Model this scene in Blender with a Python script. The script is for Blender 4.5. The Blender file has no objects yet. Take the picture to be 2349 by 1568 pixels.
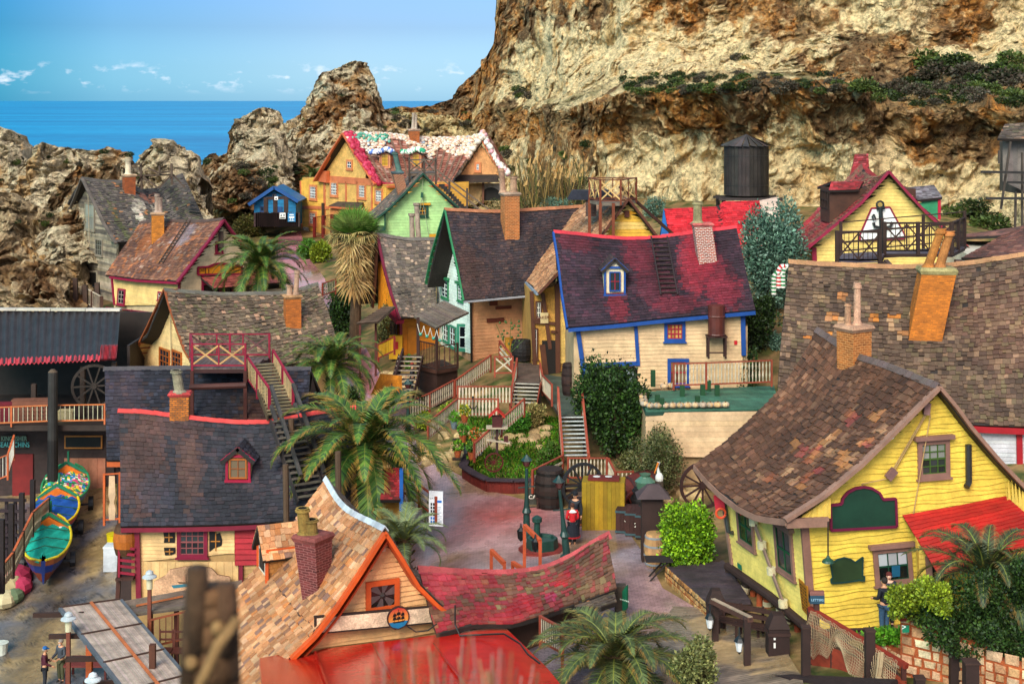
import bpy,bmesh,math,random
import numpy as np
from mathutils import Vector,Matrix
rnd=random.Random(7)
sc=bpy.context.scene
COL=sc.collection
# camera, world, sun, exposure
F=3262.5;CX=1174.5;HY=230.0;CH=18.0
cam_d=bpy.data.cameras.new('camera');cam=bpy.data.objects.new('camera',cam_d);COL.objects.link(cam)
cam.location=(0,0,CH);cam.rotation_euler=(math.pi/2,0,0)
cam_d.lens=50;cam_d.sensor_width=36;cam_d.shift_y=-(784-HY)/2349.0
cam_d.clip_start=0.3;cam_d.clip_end=60000
cam_d.dof.use_dof=True;cam_d.dof.focus_distance=62;cam_d.dof.aperture_fstop=4.5
sc.camera=cam
SUN_EL,SUN_AZ=math.radians(38),math.radians(-157)
w=bpy.data.worlds.new('World');sc.world=w;w.use_nodes=True
nt=w.node_tree;bg=nt.nodes['Background']
sky=nt.nodes.new('ShaderNodeTexSky');sky.sky_type='NISHITA';sky.sun_disc=False
sky.sun_elevation=SUN_EL;sky.sun_rotation=SUN_AZ
sky.altitude=0;sky.air_density=1.0;sky.dust_density=1.2;sky.ozone_density=2.5
tc=nt.nodes.new('ShaderNodeTexCoord');sep=nt.nodes.new('ShaderNodeSeparateXYZ');nt.links.new(tc.outputs['Generated'],sep.inputs[0])
mp=nt.nodes.new('ShaderNodeMapping');mp.inputs['Scale'].default_value=(23,23,50);nt.links.new(tc.outputs['Generated'],mp.inputs[0])
cn=nt.nodes.new('ShaderNodeTexNoise');cn.inputs['Scale'].default_value=2.2;cn.inputs['Detail'].default_value=7;cn.inputs['Roughness'].default_value=.55
nt.links.new(mp.outputs[0],cn.inputs['Vector'])
cr=nt.nodes.new('ShaderNodeValToRGB');cr.color_ramp.elements[0].position=.56;cr.color_ramp.elements[1].position=.74
nt.links.new(cn.outputs['Fac'],cr.inputs[0])
band=nt.nodes.new('ShaderNodeValToRGB')
for p,v in((.004,0),(.012,1),(.021,.9),(.028,0)):
 e=band.color_ramp.elements.new(p);e.color=(v,v,v,1)
band.color_ramp.elements.remove(band.color_ramp.elements[0]);band.color_ramp.elements[-1].color=(0,0,0,1)
nt.links.new(sep.outputs['Z'],band.inputs[0])
mu=nt.nodes.new('ShaderNodeMath');mu.operation='MULTIPLY';nt.links.new(cr.outputs[0],mu.inputs[0]);nt.links.new(band.outputs[0],mu.inputs[1])
hs=nt.nodes.new('ShaderNodeMixRGB');hs.blend_type='MULTIPLY';hs.inputs[0].default_value=1;tr=nt.nodes.new('ShaderNodeValToRGB');tr.color_ramp.elements[0].color=(.49,.81,1.2,1);tr.color_ramp.elements[1].position=.32;tr.color_ramp.elements[1].color=(1.9,1.35,.95,1)
e=tr.color_ramp.elements.new(.05);e.color=(.27,.38,.60,1);e=tr.color_ramp.elements.new(.022);e.color=(.37,.57,.87,1);e=tr.color_ramp.elements.new(.11);e.color=(.27,.37,.58,1)
nt.links.new(sep.outputs['Z'],tr.inputs[0]);nt.links.new(tr.outputs[0],hs.inputs[2])
nt.links.new(sky.outputs[0],hs.inputs[1])
xr=nt.nodes.new('ShaderNodeValToRGB');xr.color_ramp.elements[0].position=.16;xr.color_ramp.elements[0].color=(.0,.55,.72,1);e=xr.color_ramp.elements.new(.23);e.color=(.5,.84,.94,1);xr.color_ramp.elements[-1].position=.38;xr.color_ramp.elements[-1].color=(1,1,1,1)
xo=nt.nodes.new('ShaderNodeMath');xo.operation='ADD';xo.inputs[1].default_value=.5;nt.links.new(sep.outputs['X'],xo.inputs[0]);nt.links.new(xo.outputs[0],xr.inputs[0])
xm=nt.nodes.new('ShaderNodeMixRGB');xm.blend_type='MULTIPLY';xm.inputs[0].default_value=.8;nt.links.new(hs.outputs[0],xm.inputs[1]);nt.links.new(xr.outputs[0],xm.inputs[2]);hs=xm
mx=nt.nodes.new('ShaderNodeMixRGB');mx.inputs[2].default_value=(3.7,3.9,4.3,1)
nt.links.new(mu.outputs[0],mx.inputs[0]);nt.links.new(hs.outputs[0],mx.inputs[1])
nt.links.new(mx.outputs[0],bg.inputs[0]);bg.inputs[1].default_value=0.15
sl=bpy.data.lights.new('sun','SUN');sl.energy=2.0;sl.angle=math.radians(30);sl.color=(1,.95,.86)
sun=bpy.data.objects.new('sun',sl);COL.objects.link(sun)
sd=Vector((math.sin(SUN_AZ)*math.cos(SUN_EL),math.cos(SUN_AZ)*math.cos(SUN_EL),math.sin(SUN_EL)))
sun.rotation_euler=sd.to_track_quat('Z','Y').to_euler();sun.location=sd*80
sc.view_settings.view_transform='Standard';sc.view_settings.look='None';sc.view_settings.gamma=1
sc.view_settings.use_curve_mapping=False;sc.view_settings.exposure=0.98
sc.cycles.use_denoising=True;sc.cycles.max_bounces=6;sc.cycles.transparent_max_bounces=8
# helpers
def P(x,y,Y):return Vector(((x-CX)*Y/F,Y,CH-(y-HY)*Y/F))
def PZ(x,y,z):return P(x,y,(CH-z)*F/(y-HY))
def ray(x,y,p0,n):
 d=Vector(((x-CX)/F,1,-(y-HY)/F));o=Vector((0,0,CH));return o+d*((p0-o).dot(n)/d.dot(n))
def hx(s):
 s=s.lstrip('#');c=[int(s[i:i+2],16)/255 for i in(0,2,4)]
 return tuple((v/12.92 if v<=.04045 else((v+.055)/1.055)**2.4)for v in c)
def cc(c):return hx(c)if isinstance(c,str)else c
def vary(c,a=.12,r=rnd):
 k=1+r.uniform(-a,a);return tuple(max(0,min(1,v*k*(1+r.uniform(-a,a)*.25)))for v in c)
def mixc(a,b,t):return tuple(x*(1-t)+y*t for x,y in zip(a,b))
UP=Vector((0,0,1))
def hashf(ix,iy,iz,s=0):
 h=(ix*374761393+iy*668265263+iz*2147483647+s*1274126177)&0xffffffff
 h=((h^(h>>13))*1274126177)&0xffffffff;h=((h^(h>>15))*2246822519)&0xffffffff
 return((h^(h>>16))&0xffffff)/16777215.0
def vnoise(p,s=0):
 i=np.floor(p).astype(np.int64);f=p-i;f=f*f*(3-2*f);r=0
 for a in(0,1):
  for b in(0,1):
   for c in(0,1):
    wt=(f[:,0]if a else 1-f[:,0])*(f[:,1]if b else 1-f[:,1])*(f[:,2]if c else 1-f[:,2])
    r=r+wt*hashf(i[:,0]+a,i[:,1]+b,i[:,2]+c,s)
 return r
def fbm(p,o=5,s=0,g=.5):
 r=0;a=1;t=0
 for k in range(o):
  r=r+a*vnoise(p*(2.03**k)+k*17.3,s+k);t+=a;a*=g
 return r/t
def worley(p,s=0):
 i=np.floor(p).astype(np.int64);best=np.full(len(p),9.0);sec=np.full(len(p),9.0)
 for a in(-1,0,1):
  for b in(-1,0,1):
   for c in(-1,0,1):
    X,Y,Z=i[:,0]+a,i[:,1]+b,i[:,2]+c
    d=(X+hashf(X,Y,Z,s)-p[:,0])**2+(Y+hashf(X,Y,Z,s+1)-p[:,1])**2+(Z+hashf(X,Y,Z,s+2)-p[:,2])**2
    sec=np.minimum(sec,np.maximum(best,d));best=np.minimum(best,d)
 return np.sqrt(best),np.sqrt(sec)
def tag(o,label=None,cat=None,group=None,kind=None):
 if label:o['label']=label
 if cat:o['category']=cat
 if group:o['group']=group
 if kind:o['kind']=kind
 return o
def empty(name,loc,label,cat,group=None):
 o=bpy.data.objects.new(name,None);COL.objects.link(o);o.location=loc;o.empty_display_size=.3
 return tag(o,label,cat,group)
def link_mesh(name,me,parent=None,keep=True):
 o=bpy.data.objects.new(name,me);COL.objects.link(o)
 if parent is not None:
  o.parent=parent
  if keep:o.matrix_parent_inverse=PM(parent).inverted()
 return o
def PM(o):
 m=Matrix.LocRotScale(o.location,o.rotation_euler,o.scale)
 return PM(o.parent)@o.matrix_parent_inverse@m if o.parent else m
def copy_tree(o,parent=None):
 c=o.copy();COL.objects.link(c)
 if parent:c.parent=parent
 for ch in[x for x in bpy.data.objects if x.parent==o]:copy_tree(ch,c)
 return c
class MB:
 0
 def __init__(s):s.v=[];s.f=[];s.c=[];s.uv={}
 def face(s,pts,col,uv=None):
  n=len(s.v);s.v.extend(pts);s.f.append(tuple(range(n,n+len(pts))));s.c.append(col)
  if uv:s.uv[len(s.f)-1]=uv
  return s
 def hexa(s,b,t,col,sidecol=None):
  sc_=sidecol or col;n=len(s.v);s.v.extend(list(b)+list(t));k=len(b)
  s.f.append(tuple(n+i for i in reversed(range(k))));s.f.append(tuple(n+k+i for i in range(k)));s.c+=[sc_,col]
  for i in range(k):
   j=(i+1)%k;s.f.append((n+i,n+j,n+k+j,n+k+i));s.c.append(sc_)
  return s
 def box(s,c,sx,sy,sz,col,ang=0,lean=(0,0),taper=1.0):
  ca,sa=math.cos(ang),math.sin(ang);b=[];t=[]
  for x,y in((-1,-1),(1,-1),(1,1),(-1,1)):
   dx,dy=x*sx/2,y*sy/2
   b.append(Vector((c[0]+dx*ca-dy*sa,c[1]+dx*sa+dy*ca,c[2])))
   dx*=taper;dy*=taper
   t.append(Vector((c[0]+dx*ca-dy*sa+lean[0],c[1]+dx*sa+dy*ca+lean[1],c[2]+sz)))
  return s.hexa(b,t,col)
 def bar(s,a,b,w,h,col,up=UP):
  a=Vector(a);b=Vector(b);d=(b-a)
  if d.length<1e-6:return s
  d.normalize();u=up if abs(d.dot(up))<.97 else Vector((0,1,0))if abs(d.y)<.9 else Vector((1,0,0))
  r=d.cross(u).normalized();u=r.cross(d)
  def ring(p):return[p-r*w/2-u*h/2,p+r*w/2-u*h/2,p+r*w/2+u*h/2,p-r*w/2+u*h/2]
  return s.hexa(ring(a)[::-1],ring(b)[::-1],col)
 def tube(s,pts,rad,col,n=8,cap=True,cols=None):
  pts=[Vector(p)for p in pts];m=len(pts)
  if not isinstance(rad,(list,tuple)):rad=[rad]*m
  base=len(s.v);prev=None
  for i,p in enumerate(pts):
   d=(pts[min(i+1,m-1)]-pts[max(i-1,0)])
   d=d.normalized()if d.length>1e-9 else UP
   if prev is None:prev=d.orthogonal().normalized()
   r=(prev-d*prev.dot(d));r=r.normalized()if r.length>1e-6 else d.orthogonal().normalized();prev=r
   q=d.cross(r)
   for k in range(n):
    a=2*math.pi*k/n;s.v.append(p+(r*math.cos(a)+q*math.sin(a))*rad[i])
  for i in range(m-1):
   for k in range(n):
    a=base+i*n+k;b=base+i*n+(k+1)%n
    s.f.append((a,b,b+n,a+n));s.c.append(cols[i]if cols else col)
  if cap:
   s.f.append(tuple(base+k for k in reversed(range(n))));s.f.append(tuple(base+(m-1)*n+k for k in range(n)))
   s.c+=[cols[0]if cols else col,cols[-1]if cols else col]
  return s
 def lathe(s,c,prof,col,n=12,cols=None,lean=(0,0)):
  z0=prof[0][1];H=(prof[-1][1]-z0)or 1
  base=len(s.v);c=Vector(c)
  for r,h in prof:
   for k in range(n):
    a=2*math.pi*k/n;t=(h-z0)/H
    s.v.append(c+Vector((r*math.cos(a)+lean[0]*t,r*math.sin(a)+lean[1]*t,h)))
  for i in range(len(prof)-1):
   for k in range(n):
    a=base+i*n+k;b=base+i*n+(k+1)%n
    s.f.append((a,b,b+n,a+n));s.c.append(cols[i]if cols else col)
  s.f.append(tuple(base+k for k in reversed(range(n))));s.f.append(tuple(base+(len(prof)-1)*n+k for k in range(n)))
  s.c+=[cols[0]if cols else col,cols[-1]if cols else col]
  return s
 def ball(s,c,r,col,n=8,m=6,sq=(1,1,1)):
  c=Vector(c);pr=[(math.sin(math.pi*i/m)*r+1e-4,-math.cos(math.pi*i/m)*r)for i in range(m+1)]
  base=len(s.v)
  for a,h in pr:
   for k in range(n):
    t=2*math.pi*k/n;s.v.append(c+Vector((a*math.cos(t)*sq[0],a*math.sin(t)*sq[1],h*sq[2])))
  for i in range(m):
   for k in range(n):
    a=base+i*n+k;b=base+i*n+(k+1)%n;s.f.append((a,b,b+n,a+n));s.c.append(col)
  return s
 def build(s,name,mat,parent=None,smooth=False):
  me=bpy.data.meshes.new(name)
  me.from_pydata([tuple(v)for v in s.v],[],s.f)
  at=me.attributes.new('col','FLOAT_COLOR','FACE')
  arr=np.ones((len(s.f),4),dtype=np.float32)
  if s.c:arr[:,:3]=np.array(s.c,dtype=np.float32)[:,:3]
  at.data.foreach_set('color',arr.ravel())
  if s.uv:
   ul=me.uv_layers.new(name='UVMap')
   for fi,uv in s.uv.items():
    ls=me.polygons[fi].loop_start
    for k,c in enumerate(uv):ul.data[ls+k].uv=c
  me.materials.append(mat)
  if smooth:me.polygons.foreach_set('use_smooth',[True]*len(me.polygons))
  return link_mesh(name,me,parent)
def grid_mesh(name,V,nu,nv,mat,parent=None,attrs=None,smooth=True):
 me=bpy.data.meshes.new(name);n=nu*nv
 me.vertices.add(n);me.vertices.foreach_set('co',V.astype(np.float32).ravel())
 i=(np.arange(nv-1)[:,None]*nu+np.arange(nu-1)[None,:]).ravel()
 q=np.stack([i,i+1,i+nu+1,i+nu],1).astype(np.int32)
 me.loops.add(q.size);me.loops.foreach_set('vertex_index',q.ravel())
 me.polygons.add(len(q));me.polygons.foreach_set('loop_start',np.arange(0,q.size,4,dtype=np.int32))
 me.polygons.foreach_set('loop_total',np.full(len(q),4,dtype=np.int32))
 me.update(calc_edges=True)
 if smooth:me.polygons.foreach_set('use_smooth',[True]*len(me.polygons))
 for k,a in(attrs or{}).items():
  if a.ndim==2:
   at=me.attributes.new(k,'FLOAT_COLOR','POINT');b=np.ones((n,4),np.float32);b[:,:3]=a;at.data.foreach_set('color',b.ravel())
  else:
   at=me.attributes.new(k,'FLOAT','POINT');at.data.foreach_set('value',a.astype(np.float32))
 me.materials.append(mat);me.validate()
 return link_mesh(name,me,parent)
# materials
def new_mat(name):
 m=bpy.data.materials.new(name);m.use_nodes=True;return m,m.node_tree,m.node_tree.nodes['Principled BSDF']
def N(t,kind,**kw):
 n=t.nodes.new(kind)
 for k,v in kw.items():
  if k in n.inputs:n.inputs[k].default_value=v
  else:setattr(n,k,v)
 return n
def attr_mat(name,rough=.75,grain=.25,scale=(3,3,3),bump=.25,dirt=.35,spec=.35,metal=0,dscale=1.3,fine=18):
 m,t,b=new_mat(name);L=t.links.new
 a=N(t,'ShaderNodeAttribute',attribute_name='col');co=N(t,'ShaderNodeTexCoord')
 mp=N(t,'ShaderNodeMapping');mp.inputs['Scale'].default_value=scale;L(co.outputs['Object'],mp.inputs[0])
 n1=N(t,'ShaderNodeTexNoise',Scale=fine,Detail=5.0,Roughness=.65);L(mp.outputs[0],n1.inputs['Vector'])
 n2=N(t,'ShaderNodeTexNoise',Scale=dscale,Detail=6.0,Roughness=.7);L(co.outputs['Object'],n2.inputs['Vector'])
 r1=N(t,'ShaderNodeMapRange');r1.inputs[1].default_value=.3;r1.inputs[2].default_value=.7;r1.inputs[3].default_value=1-grain;r1.inputs[4].default_value=1+grain*.6
 L(n1.outputs['Fac'],r1.inputs[0])
 r2=N(t,'ShaderNodeMapRange');r2.inputs[1].default_value=.40;r2.inputs[2].default_value=.62;r2.inputs[3].default_value=1-dirt;r2.inputs[4].default_value=1.05
 L(n2.outputs['Fac'],r2.inputs[0])
 m1=N(t,'ShaderNodeMath',operation='MULTIPLY');L(r1.outputs[0],m1.inputs[0]);L(r2.outputs[0],m1.inputs[1])
 vm=N(t,'ShaderNodeVectorMath',operation='SCALE');L(a.outputs['Color'],vm.inputs[0]);L(m1.outputs[0],vm.inputs['Scale'])
 L(vm.outputs[0],b.inputs['Base Color'])
 bp=N(t,'ShaderNodeBump',Strength=bump,Distance=.03);L(n1.outputs['Fac'],bp.inputs['Height']);L(bp.outputs[0],b.inputs['Normal'])
 b.inputs['Roughness'].default_value=rough;b.inputs['Specular IOR Level'].default_value=spec;b.inputs['Metallic'].default_value=metal
 return m
M={}
M['wood']=attr_mat('painted_wood',.7,.22,(1,1,6),.3,.25)
M['plank']=attr_mat('weathered_planks',.62,.4,(2,2,5),.5,.4)
M['shingle']=attr_mat('wood_shingle',.66,.42,(3,3,1.2),.6,.25,fine=14)
M['plain']=attr_mat('painted_plain',.55,.1,(3,3,3),.12,.2)
M['metal']=attr_mat('painted_metal',.4,.1,(3,3,3),.1,.3,.5)
M['rough']=attr_mat('rough_plaster',.9,.35,(2,2,2),.7,.45,fine=9)
M['cloth']=attr_mat('cloth',.85,.15,(6,6,6),.2,.15)
M['leaf']=attr_mat('foliage',.55,.2,(1,1,1),.1,.3,.3,dscale=.8)
M['skin']=attr_mat('skin',.55,.06,(6,6,6),.05,.05)
M['wet']=attr_mat('wet_paint',.18,.1,(1,1,1),.12,.2,.6,fine=3)
def glass_mat():
 m,t,b=new_mat('window_glass');a=N(t,'ShaderNodeAttribute',attribute_name='col')
 t.links.new(a.outputs['Color'],b.inputs['Base Color']);b.inputs['Roughness'].default_value=.12;b.inputs['Specular IOR Level'].default_value=.6
 co=N(t,'ShaderNodeTexCoord');n=N(t,'ShaderNodeTexNoise',Scale=2.5);t.links.new(co.outputs['Object'],n.inputs['Vector'])
 bp=N(t,'ShaderNodeBump',Strength=.15,Distance=.05);t.links.new(n.outputs['Fac'],bp.inputs['Height']);t.links.new(bp.outputs[0],b.inputs['Normal'])
 return m
M['glass']=glass_mat()
def brick_mat():
 m,t,b=new_mat('brick');L=t.links.new
 a=N(t,'ShaderNodeAttribute',attribute_name='col');a2=N(t,'ShaderNodeAttribute',attribute_name='mortar',attribute_type='OBJECT');uv=N(t,'ShaderNodeUVMap')
 no=N(t,'ShaderNodeTexNoise',Scale=2.4,Detail=3.0);L(uv.outputs[0],no.inputs['Vector'])
 sb=N(t,'ShaderNodeVectorMath',operation='SUBTRACT');sb.inputs[1].default_value=(.5,.5,.5);L(no.outputs['Color'],sb.inputs[0])
 sk=N(t,'ShaderNodeVectorMath',operation='SCALE');sk.inputs['Scale'].default_value=.10;L(sb.outputs[0],sk.inputs[0])
 ad=N(t,'ShaderNodeVectorMath',operation='ADD');L(uv.outputs[0],ad.inputs[0]);L(sk.outputs[0],ad.inputs[1])
 br=N(t,'ShaderNodeTexBrick',Scale=1.0);br.inputs['Brick Width'].default_value=.22;br.inputs['Row Height'].default_value=.085;br.inputs['Mortar Size'].default_value=.014
 br.inputs['Mortar Smooth'].default_value=.3;L(ad.outputs[0],br.inputs['Vector'])
 br.inputs['Color1'].default_value=(1.15,1.15,1.15,1);br.inputs['Color2'].default_value=(.6,.6,.6,1);br.inputs['Bias'].default_value=-.1
 mm=N(t,'ShaderNodeMixRGB',blend_type='MULTIPLY');mm.inputs[0].default_value=1;L(a.outputs['Color'],mm.inputs[1]);L(br.outputs['Color'],mm.inputs[2])
 n2=N(t,'ShaderNodeTexNoise',Scale=1.7,Detail=6.0,Roughness=.7);L(uv.outputs[0],n2.inputs['Vector'])
 r2=N(t,'ShaderNodeMapRange');r2.inputs[1].default_value=.38;r2.inputs[2].default_value=.6;r2.inputs[3].default_value=.62;r2.inputs[4].default_value=1.1;L(n2.outputs['Fac'],r2.inputs[0])
 sc2=N(t,'ShaderNodeVectorMath',operation='SCALE');L(mm.outputs[0],sc2.inputs[0]);L(r2.outputs[0],sc2.inputs['Scale'])
 fin=N(t,'ShaderNodeMixRGB');L(br.outputs['Fac'],fin.inputs[0]);L(sc2.outputs[0],fin.inputs[1]);L(a2.outputs['Color'],fin.inputs[2])
 L(fin.outputs[0],b.inputs['Base Color'])
 inv=N(t,'ShaderNodeMath',operation='SUBTRACT');inv.inputs[0].default_value=1;L(br.outputs['Fac'],inv.inputs[1])
 bp=N(t,'ShaderNodeBump',Strength=.9,Distance=.03);L(inv.outputs[0],bp.inputs['Height']);L(bp.outputs[0],b.inputs['Normal'])
 b.inputs['Roughness'].default_value=.8
 return m
M['brick']=brick_mat()
def rock_mat(name='rock',fs=2.2):
 m,t,b=new_mat(name);L=t.links.new
 a=N(t,'ShaderNodeAttribute',attribute_name='rcol');co=N(t,'ShaderNodeTexCoord')
 n1=N(t,'ShaderNodeTexNoise',Scale=fs,Detail=10.0,Roughness=.72);L(co.outputs['Object'],n1.inputs['Vector'])
 n3=N(t,'ShaderNodeTexNoise',Scale=fs*.42,Detail=6.0,Roughness=.65);L(co.outputs['Object'],n3.inputs['Vector'])
 vo=N(t,'ShaderNodeTexVoronoi',Scale=fs*.6);L(co.outputs['Object'],vo.inputs['Vector'])
 dv=N(t,'ShaderNodeVectorMath',operation='ADD');L(co.outputs['Object'],dv.inputs[0]);L(n3.outputs['Color'],dv.inputs[1]);ck=N(t,'ShaderNodeTexVoronoi',Scale=.33,feature='DISTANCE_TO_EDGE');sm=N(t,'ShaderNodeVectorMath',operation='MULTIPLY');sm.inputs[1].default_value=(1,1,.7);n5=N(t,'ShaderNodeTexNoise',Scale=.5,Detail=5.0,Roughness=.7);L(co.outputs['Object'],n5.inputs['Vector']);s5=N(t,'ShaderNodeVectorMath',operation='SCALE');s5.inputs['Scale'].default_value=5.0;L(n5.outputs['Color'],s5.inputs[0]);L(s5.outputs[0],dv.inputs[1]);L(dv.outputs[0],sm.inputs[0]);L(sm.outputs[0],ck.inputs['Vector']);cm_=N(t,'ShaderNodeMapRange');cm_.inputs[1].default_value=.0;cm_.inputs[2].default_value=.035;cm_.inputs[3].default_value=.35;cm_.inputs[4].default_value=1;L(ck.outputs['Distance'],cm_.inputs[0])
 r1=N(t,'ShaderNodeMapRange');r1.inputs[1].default_value=.36;r1.inputs[2].default_value=.62;r1.inputs[3].default_value=.5;r1.inputs[4].default_value=1.22;L(n1.outputs['Fac'],r1.inputs[0])
 pit=N(t,'ShaderNodeMapRange');pit.inputs[1].default_value=.34;pit.inputs[2].default_value=.42;pit.inputs[3].default_value=.45;pit.inputs[4].default_value=1;L(n3.outputs['Fac'],pit.inputs[0])
 mm=N(t,'ShaderNodeMath',operation='MULTIPLY');L(r1.outputs[0],mm.inputs[0]);L(pit.outputs[0],mm.inputs[1])
 m3=N(t,'ShaderNodeMath',operation='MULTIPLY');L(mm.outputs[0],m3.inputs[0]);L(cm_.outputs[0],m3.inputs[1]);vm=N(t,'ShaderNodeVectorMath',operation='SCALE');L(a.outputs['Color'],vm.inputs[0]);L(m3.outputs[0],vm.inputs['Scale']);L(vm.outputs[0],b.inputs['Base Color'])
 ad=N(t,'ShaderNodeMath',operation='ADD');L(n1.outputs['Fac'],ad.inputs[0]);L(n3.outputs['Fac'],ad.inputs[1])
 bp=N(t,'ShaderNodeBump',Strength=1,Distance=.55);L(ad.outputs[0],bp.inputs['Height']);L(bp.outputs[0],b.inputs['Normal'])
 b.inputs['Roughness'].default_value=.95;b.inputs['Specular IOR Level'].default_value=.15
 return m
M['rock']=rock_mat()
def ground_mat(name,rough,bumpd,spec,pav=0):
 m,t,b=new_mat(name);L=t.links.new
 a=N(t,'ShaderNodeAttribute',attribute_name='rcol');co=N(t,'ShaderNodeTexCoord')
 n1=N(t,'ShaderNodeTexNoise',Scale=3.5,Detail=9.0,Roughness=.7);L(co.outputs['Object'],n1.inputs['Vector'])
 n2=N(t,'ShaderNodeTexNoise',Scale=.35,Detail=6.0,Roughness=.6);L(co.outputs['Object'],n2.inputs['Vector'])
 r1=N(t,'ShaderNodeMapRange');r1.inputs[1].default_value=.35;r1.inputs[2].default_value=.65;r1.inputs[3].default_value=.72;r1.inputs[4].default_value=1.15;L(n1.outputs['Fac'],r1.inputs[0])
 r2=N(t,'ShaderNodeMapRange');r2.inputs[1].default_value=.4;r2.inputs[2].default_value=.6;r2.inputs[3].default_value=.7;r2.inputs[4].default_value=1.12;L(n2.outputs['Fac'],r2.inputs[0])
 mm=N(t,'ShaderNodeMath',operation='MULTIPLY');L(r1.outputs[0],mm.inputs[0]);L(r2.outputs[0],mm.inputs[1])
 vm=N(t,'ShaderNodeVectorMath',operation='SCALE');L(a.outputs['Color'],vm.inputs[0]);L(mm.outputs[0],vm.inputs['Scale'])
 last=vm.outputs[0];hgt=n1.outputs['Fac']
 if pav:
  br=N(t,'ShaderNodeTexBrick',Scale=1.0);br.inputs['Brick Width'].default_value=.24;br.inputs['Row Height'].default_value=.13;br.inputs['Mortar Size'].default_value=.012
  L(co.outputs['Object'],br.inputs['Vector']);br.inputs['Color1'].default_value=(1.05,1.05,1.05,1);br.inputs['Color2'].default_value=(.86,.86,.86,1);br.inputs['Mortar'].default_value=(.55,.55,.55,1)
  m2=N(t,'ShaderNodeMixRGB',blend_type='MULTIPLY');m2.inputs[0].default_value=.7;L(last,m2.inputs[1]);L(br.outputs['Color'],m2.inputs[2]);last=m2.outputs[0]
 L(last,b.inputs['Base Color'])
 rr=N(t,'ShaderNodeMapRange');rr.inputs[1].default_value=.38;rr.inputs[2].default_value=.62;rr.inputs[3].default_value=rough-.14;rr.inputs[4].default_value=rough+.2;L(n2.outputs['Fac'],rr.inputs[0]);L(rr.outputs[0],b.inputs['Roughness'])
 bp=N(t,'ShaderNodeBump',Strength=.6,Distance=bumpd);L(hgt,bp.inputs['Height']);L(bp.outputs[0],b.inputs['Normal'])
 b.inputs['Specular IOR Level'].default_value=spec
 return m
M['ground']=ground_mat('ground_soil',.7,.06,.3)
M['paving']=ground_mat('wet_paving',.15,.01,.6,1)
M['slip']=ground_mat('wet_concrete',.26,.03,.6)
def sea_mat():
 m,t,b=new_mat('sea_water');L=t.links.new;co=N(t,'ShaderNodeTexCoord')
 mp=N(t,'ShaderNodeMapping');mp.inputs['Scale'].default_value=(.06,.2,1);L(co.outputs['Object'],mp.inputs[0])
 n=N(t,'ShaderNodeTexNoise',Scale=1.0,Detail=8.0,Roughness=.65);L(mp.outputs[0],n.inputs['Vector'])
 mp2=N(t,'ShaderNodeMapping');mp2.inputs['Scale'].default_value=(.0016,.006,1);L(co.outputs['Object'],mp2.inputs[0])
 n2=N(t,'ShaderNodeTexNoise',Scale=1.0,Detail=5.0);L(mp2.outputs[0],n2.inputs['Vector'])
 mm=N(t,'ShaderNodeMath',operation='ADD');L(n.outputs['Fac'],mm.inputs[0]);L(n2.outputs['Fac'],mm.inputs[1])
 cr=N(t,'ShaderNodeValToRGB');cr.color_ramp.elements[0].position=.42;cr.color_ramp.elements[0].color=(.0,.14,.33,1)
 cr.color_ramp.elements[1].position=.60;cr.color_ramp.elements[1].color=(.0,.27,.52,1)
 hf=N(t,'ShaderNodeMath',operation='MULTIPLY');hf.inputs[1].default_value=.5;L(mm.outputs[0],hf.inputs[0]);L(hf.outputs[0],cr.inputs[0]);L(cr.outputs[0],b.inputs['Base Color'])
 bp=N(t,'ShaderNodeBump',Strength=.35,Distance=.5);L(n.outputs['Fac'],bp.inputs['Height']);L(bp.outputs[0],b.inputs['Normal'])
 b.inputs['Roughness'].default_value=.5;b.inputs['Specular IOR Level'].default_value=.12
 return m
M['sea']=sea_mat()
# the land
_cp=[PZ(x,y,z)for x,y,z in((60,1560,-6),(230,1560,-6),(20,1450,-5.6),(200,1400,-5.2),(110,1345,-4.9),(0,1300,-4.6),(240,1250,-4.2),(150,1180,-3.9),(40,1140,-3.9),(240,1135,-3.8),(400,1560,-5.5),(650,1500,-4.5),(330,1400,-4.6),(1000,1300,0),(1200,1280,0),(1400,1300,0),(1000,1180,0),(1200,1150,0),(1420,1200,0),(1480,1420,0),(1500,1530,0),(1800,1560,0),(2100,1560,.1),(1250,1400,0),(1300,1500,0),(1150,1130,.1),(1000,1080,.3),(930,1000,.8),(880,940,1.2),(840,900,1.5),(1050,1060,.4),(980,1020,.9),(1000,980,1.4),(1150,1090,.5),(1250,1060,.8),(1200,960,2.0),(1100,1000,1.5),(1450,1120,.3),(1550,1100,.6),(1650,1090,.8),(1450,1010,1.2),(1080,870,2.6),(940,870,1.7),(1150,860,2.8),(900,800,2.6),(1300,980,1.8),(1600,960,2.2),(790,760,2.6),(740,690,3.8),(700,640,4.5),(660,580,5.0),(640,530,5.4),(640,520,5.6),(780,560,5.2),(690,545,5.4),(900,560,5.2),(560,560,5.0),(560,700,3.6),(400,700,3.6),(250,710,3.2),(150,710,2.8),(0,720,2.4),(1100,480,8),(1200,470,9),(1400,490,9),(1600,500,9.5),(1800,510,9.5),(2100,520,10),(2349,500,11),(620,500,6.2),(500,520,5.8),(1950,1450,2.0),(2100,1460,2.0),(2300,1450,2.2),(2349,1530,.5),(1700,1420,.4),(1800,1440,.3),(1620,1180,.4),(2300,1100,3.0))]
_cp+=[Vector(p)for p in((-60,100,0),(-60,125,-6),(-30,140,2),(0,150,6),(30,150,9),(60,150,11),(60,100,8),(60,60,4),(45,40,2),(-45,45,-7),(-60,60,-7),(-60,80,-6),(-48,88,-3),(30,80,4),(36,90,7),(0,42,-1),(-20,42,-5.5))]
_A=np.array([[p.x,p.y,p.z]for p in _cp])
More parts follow.
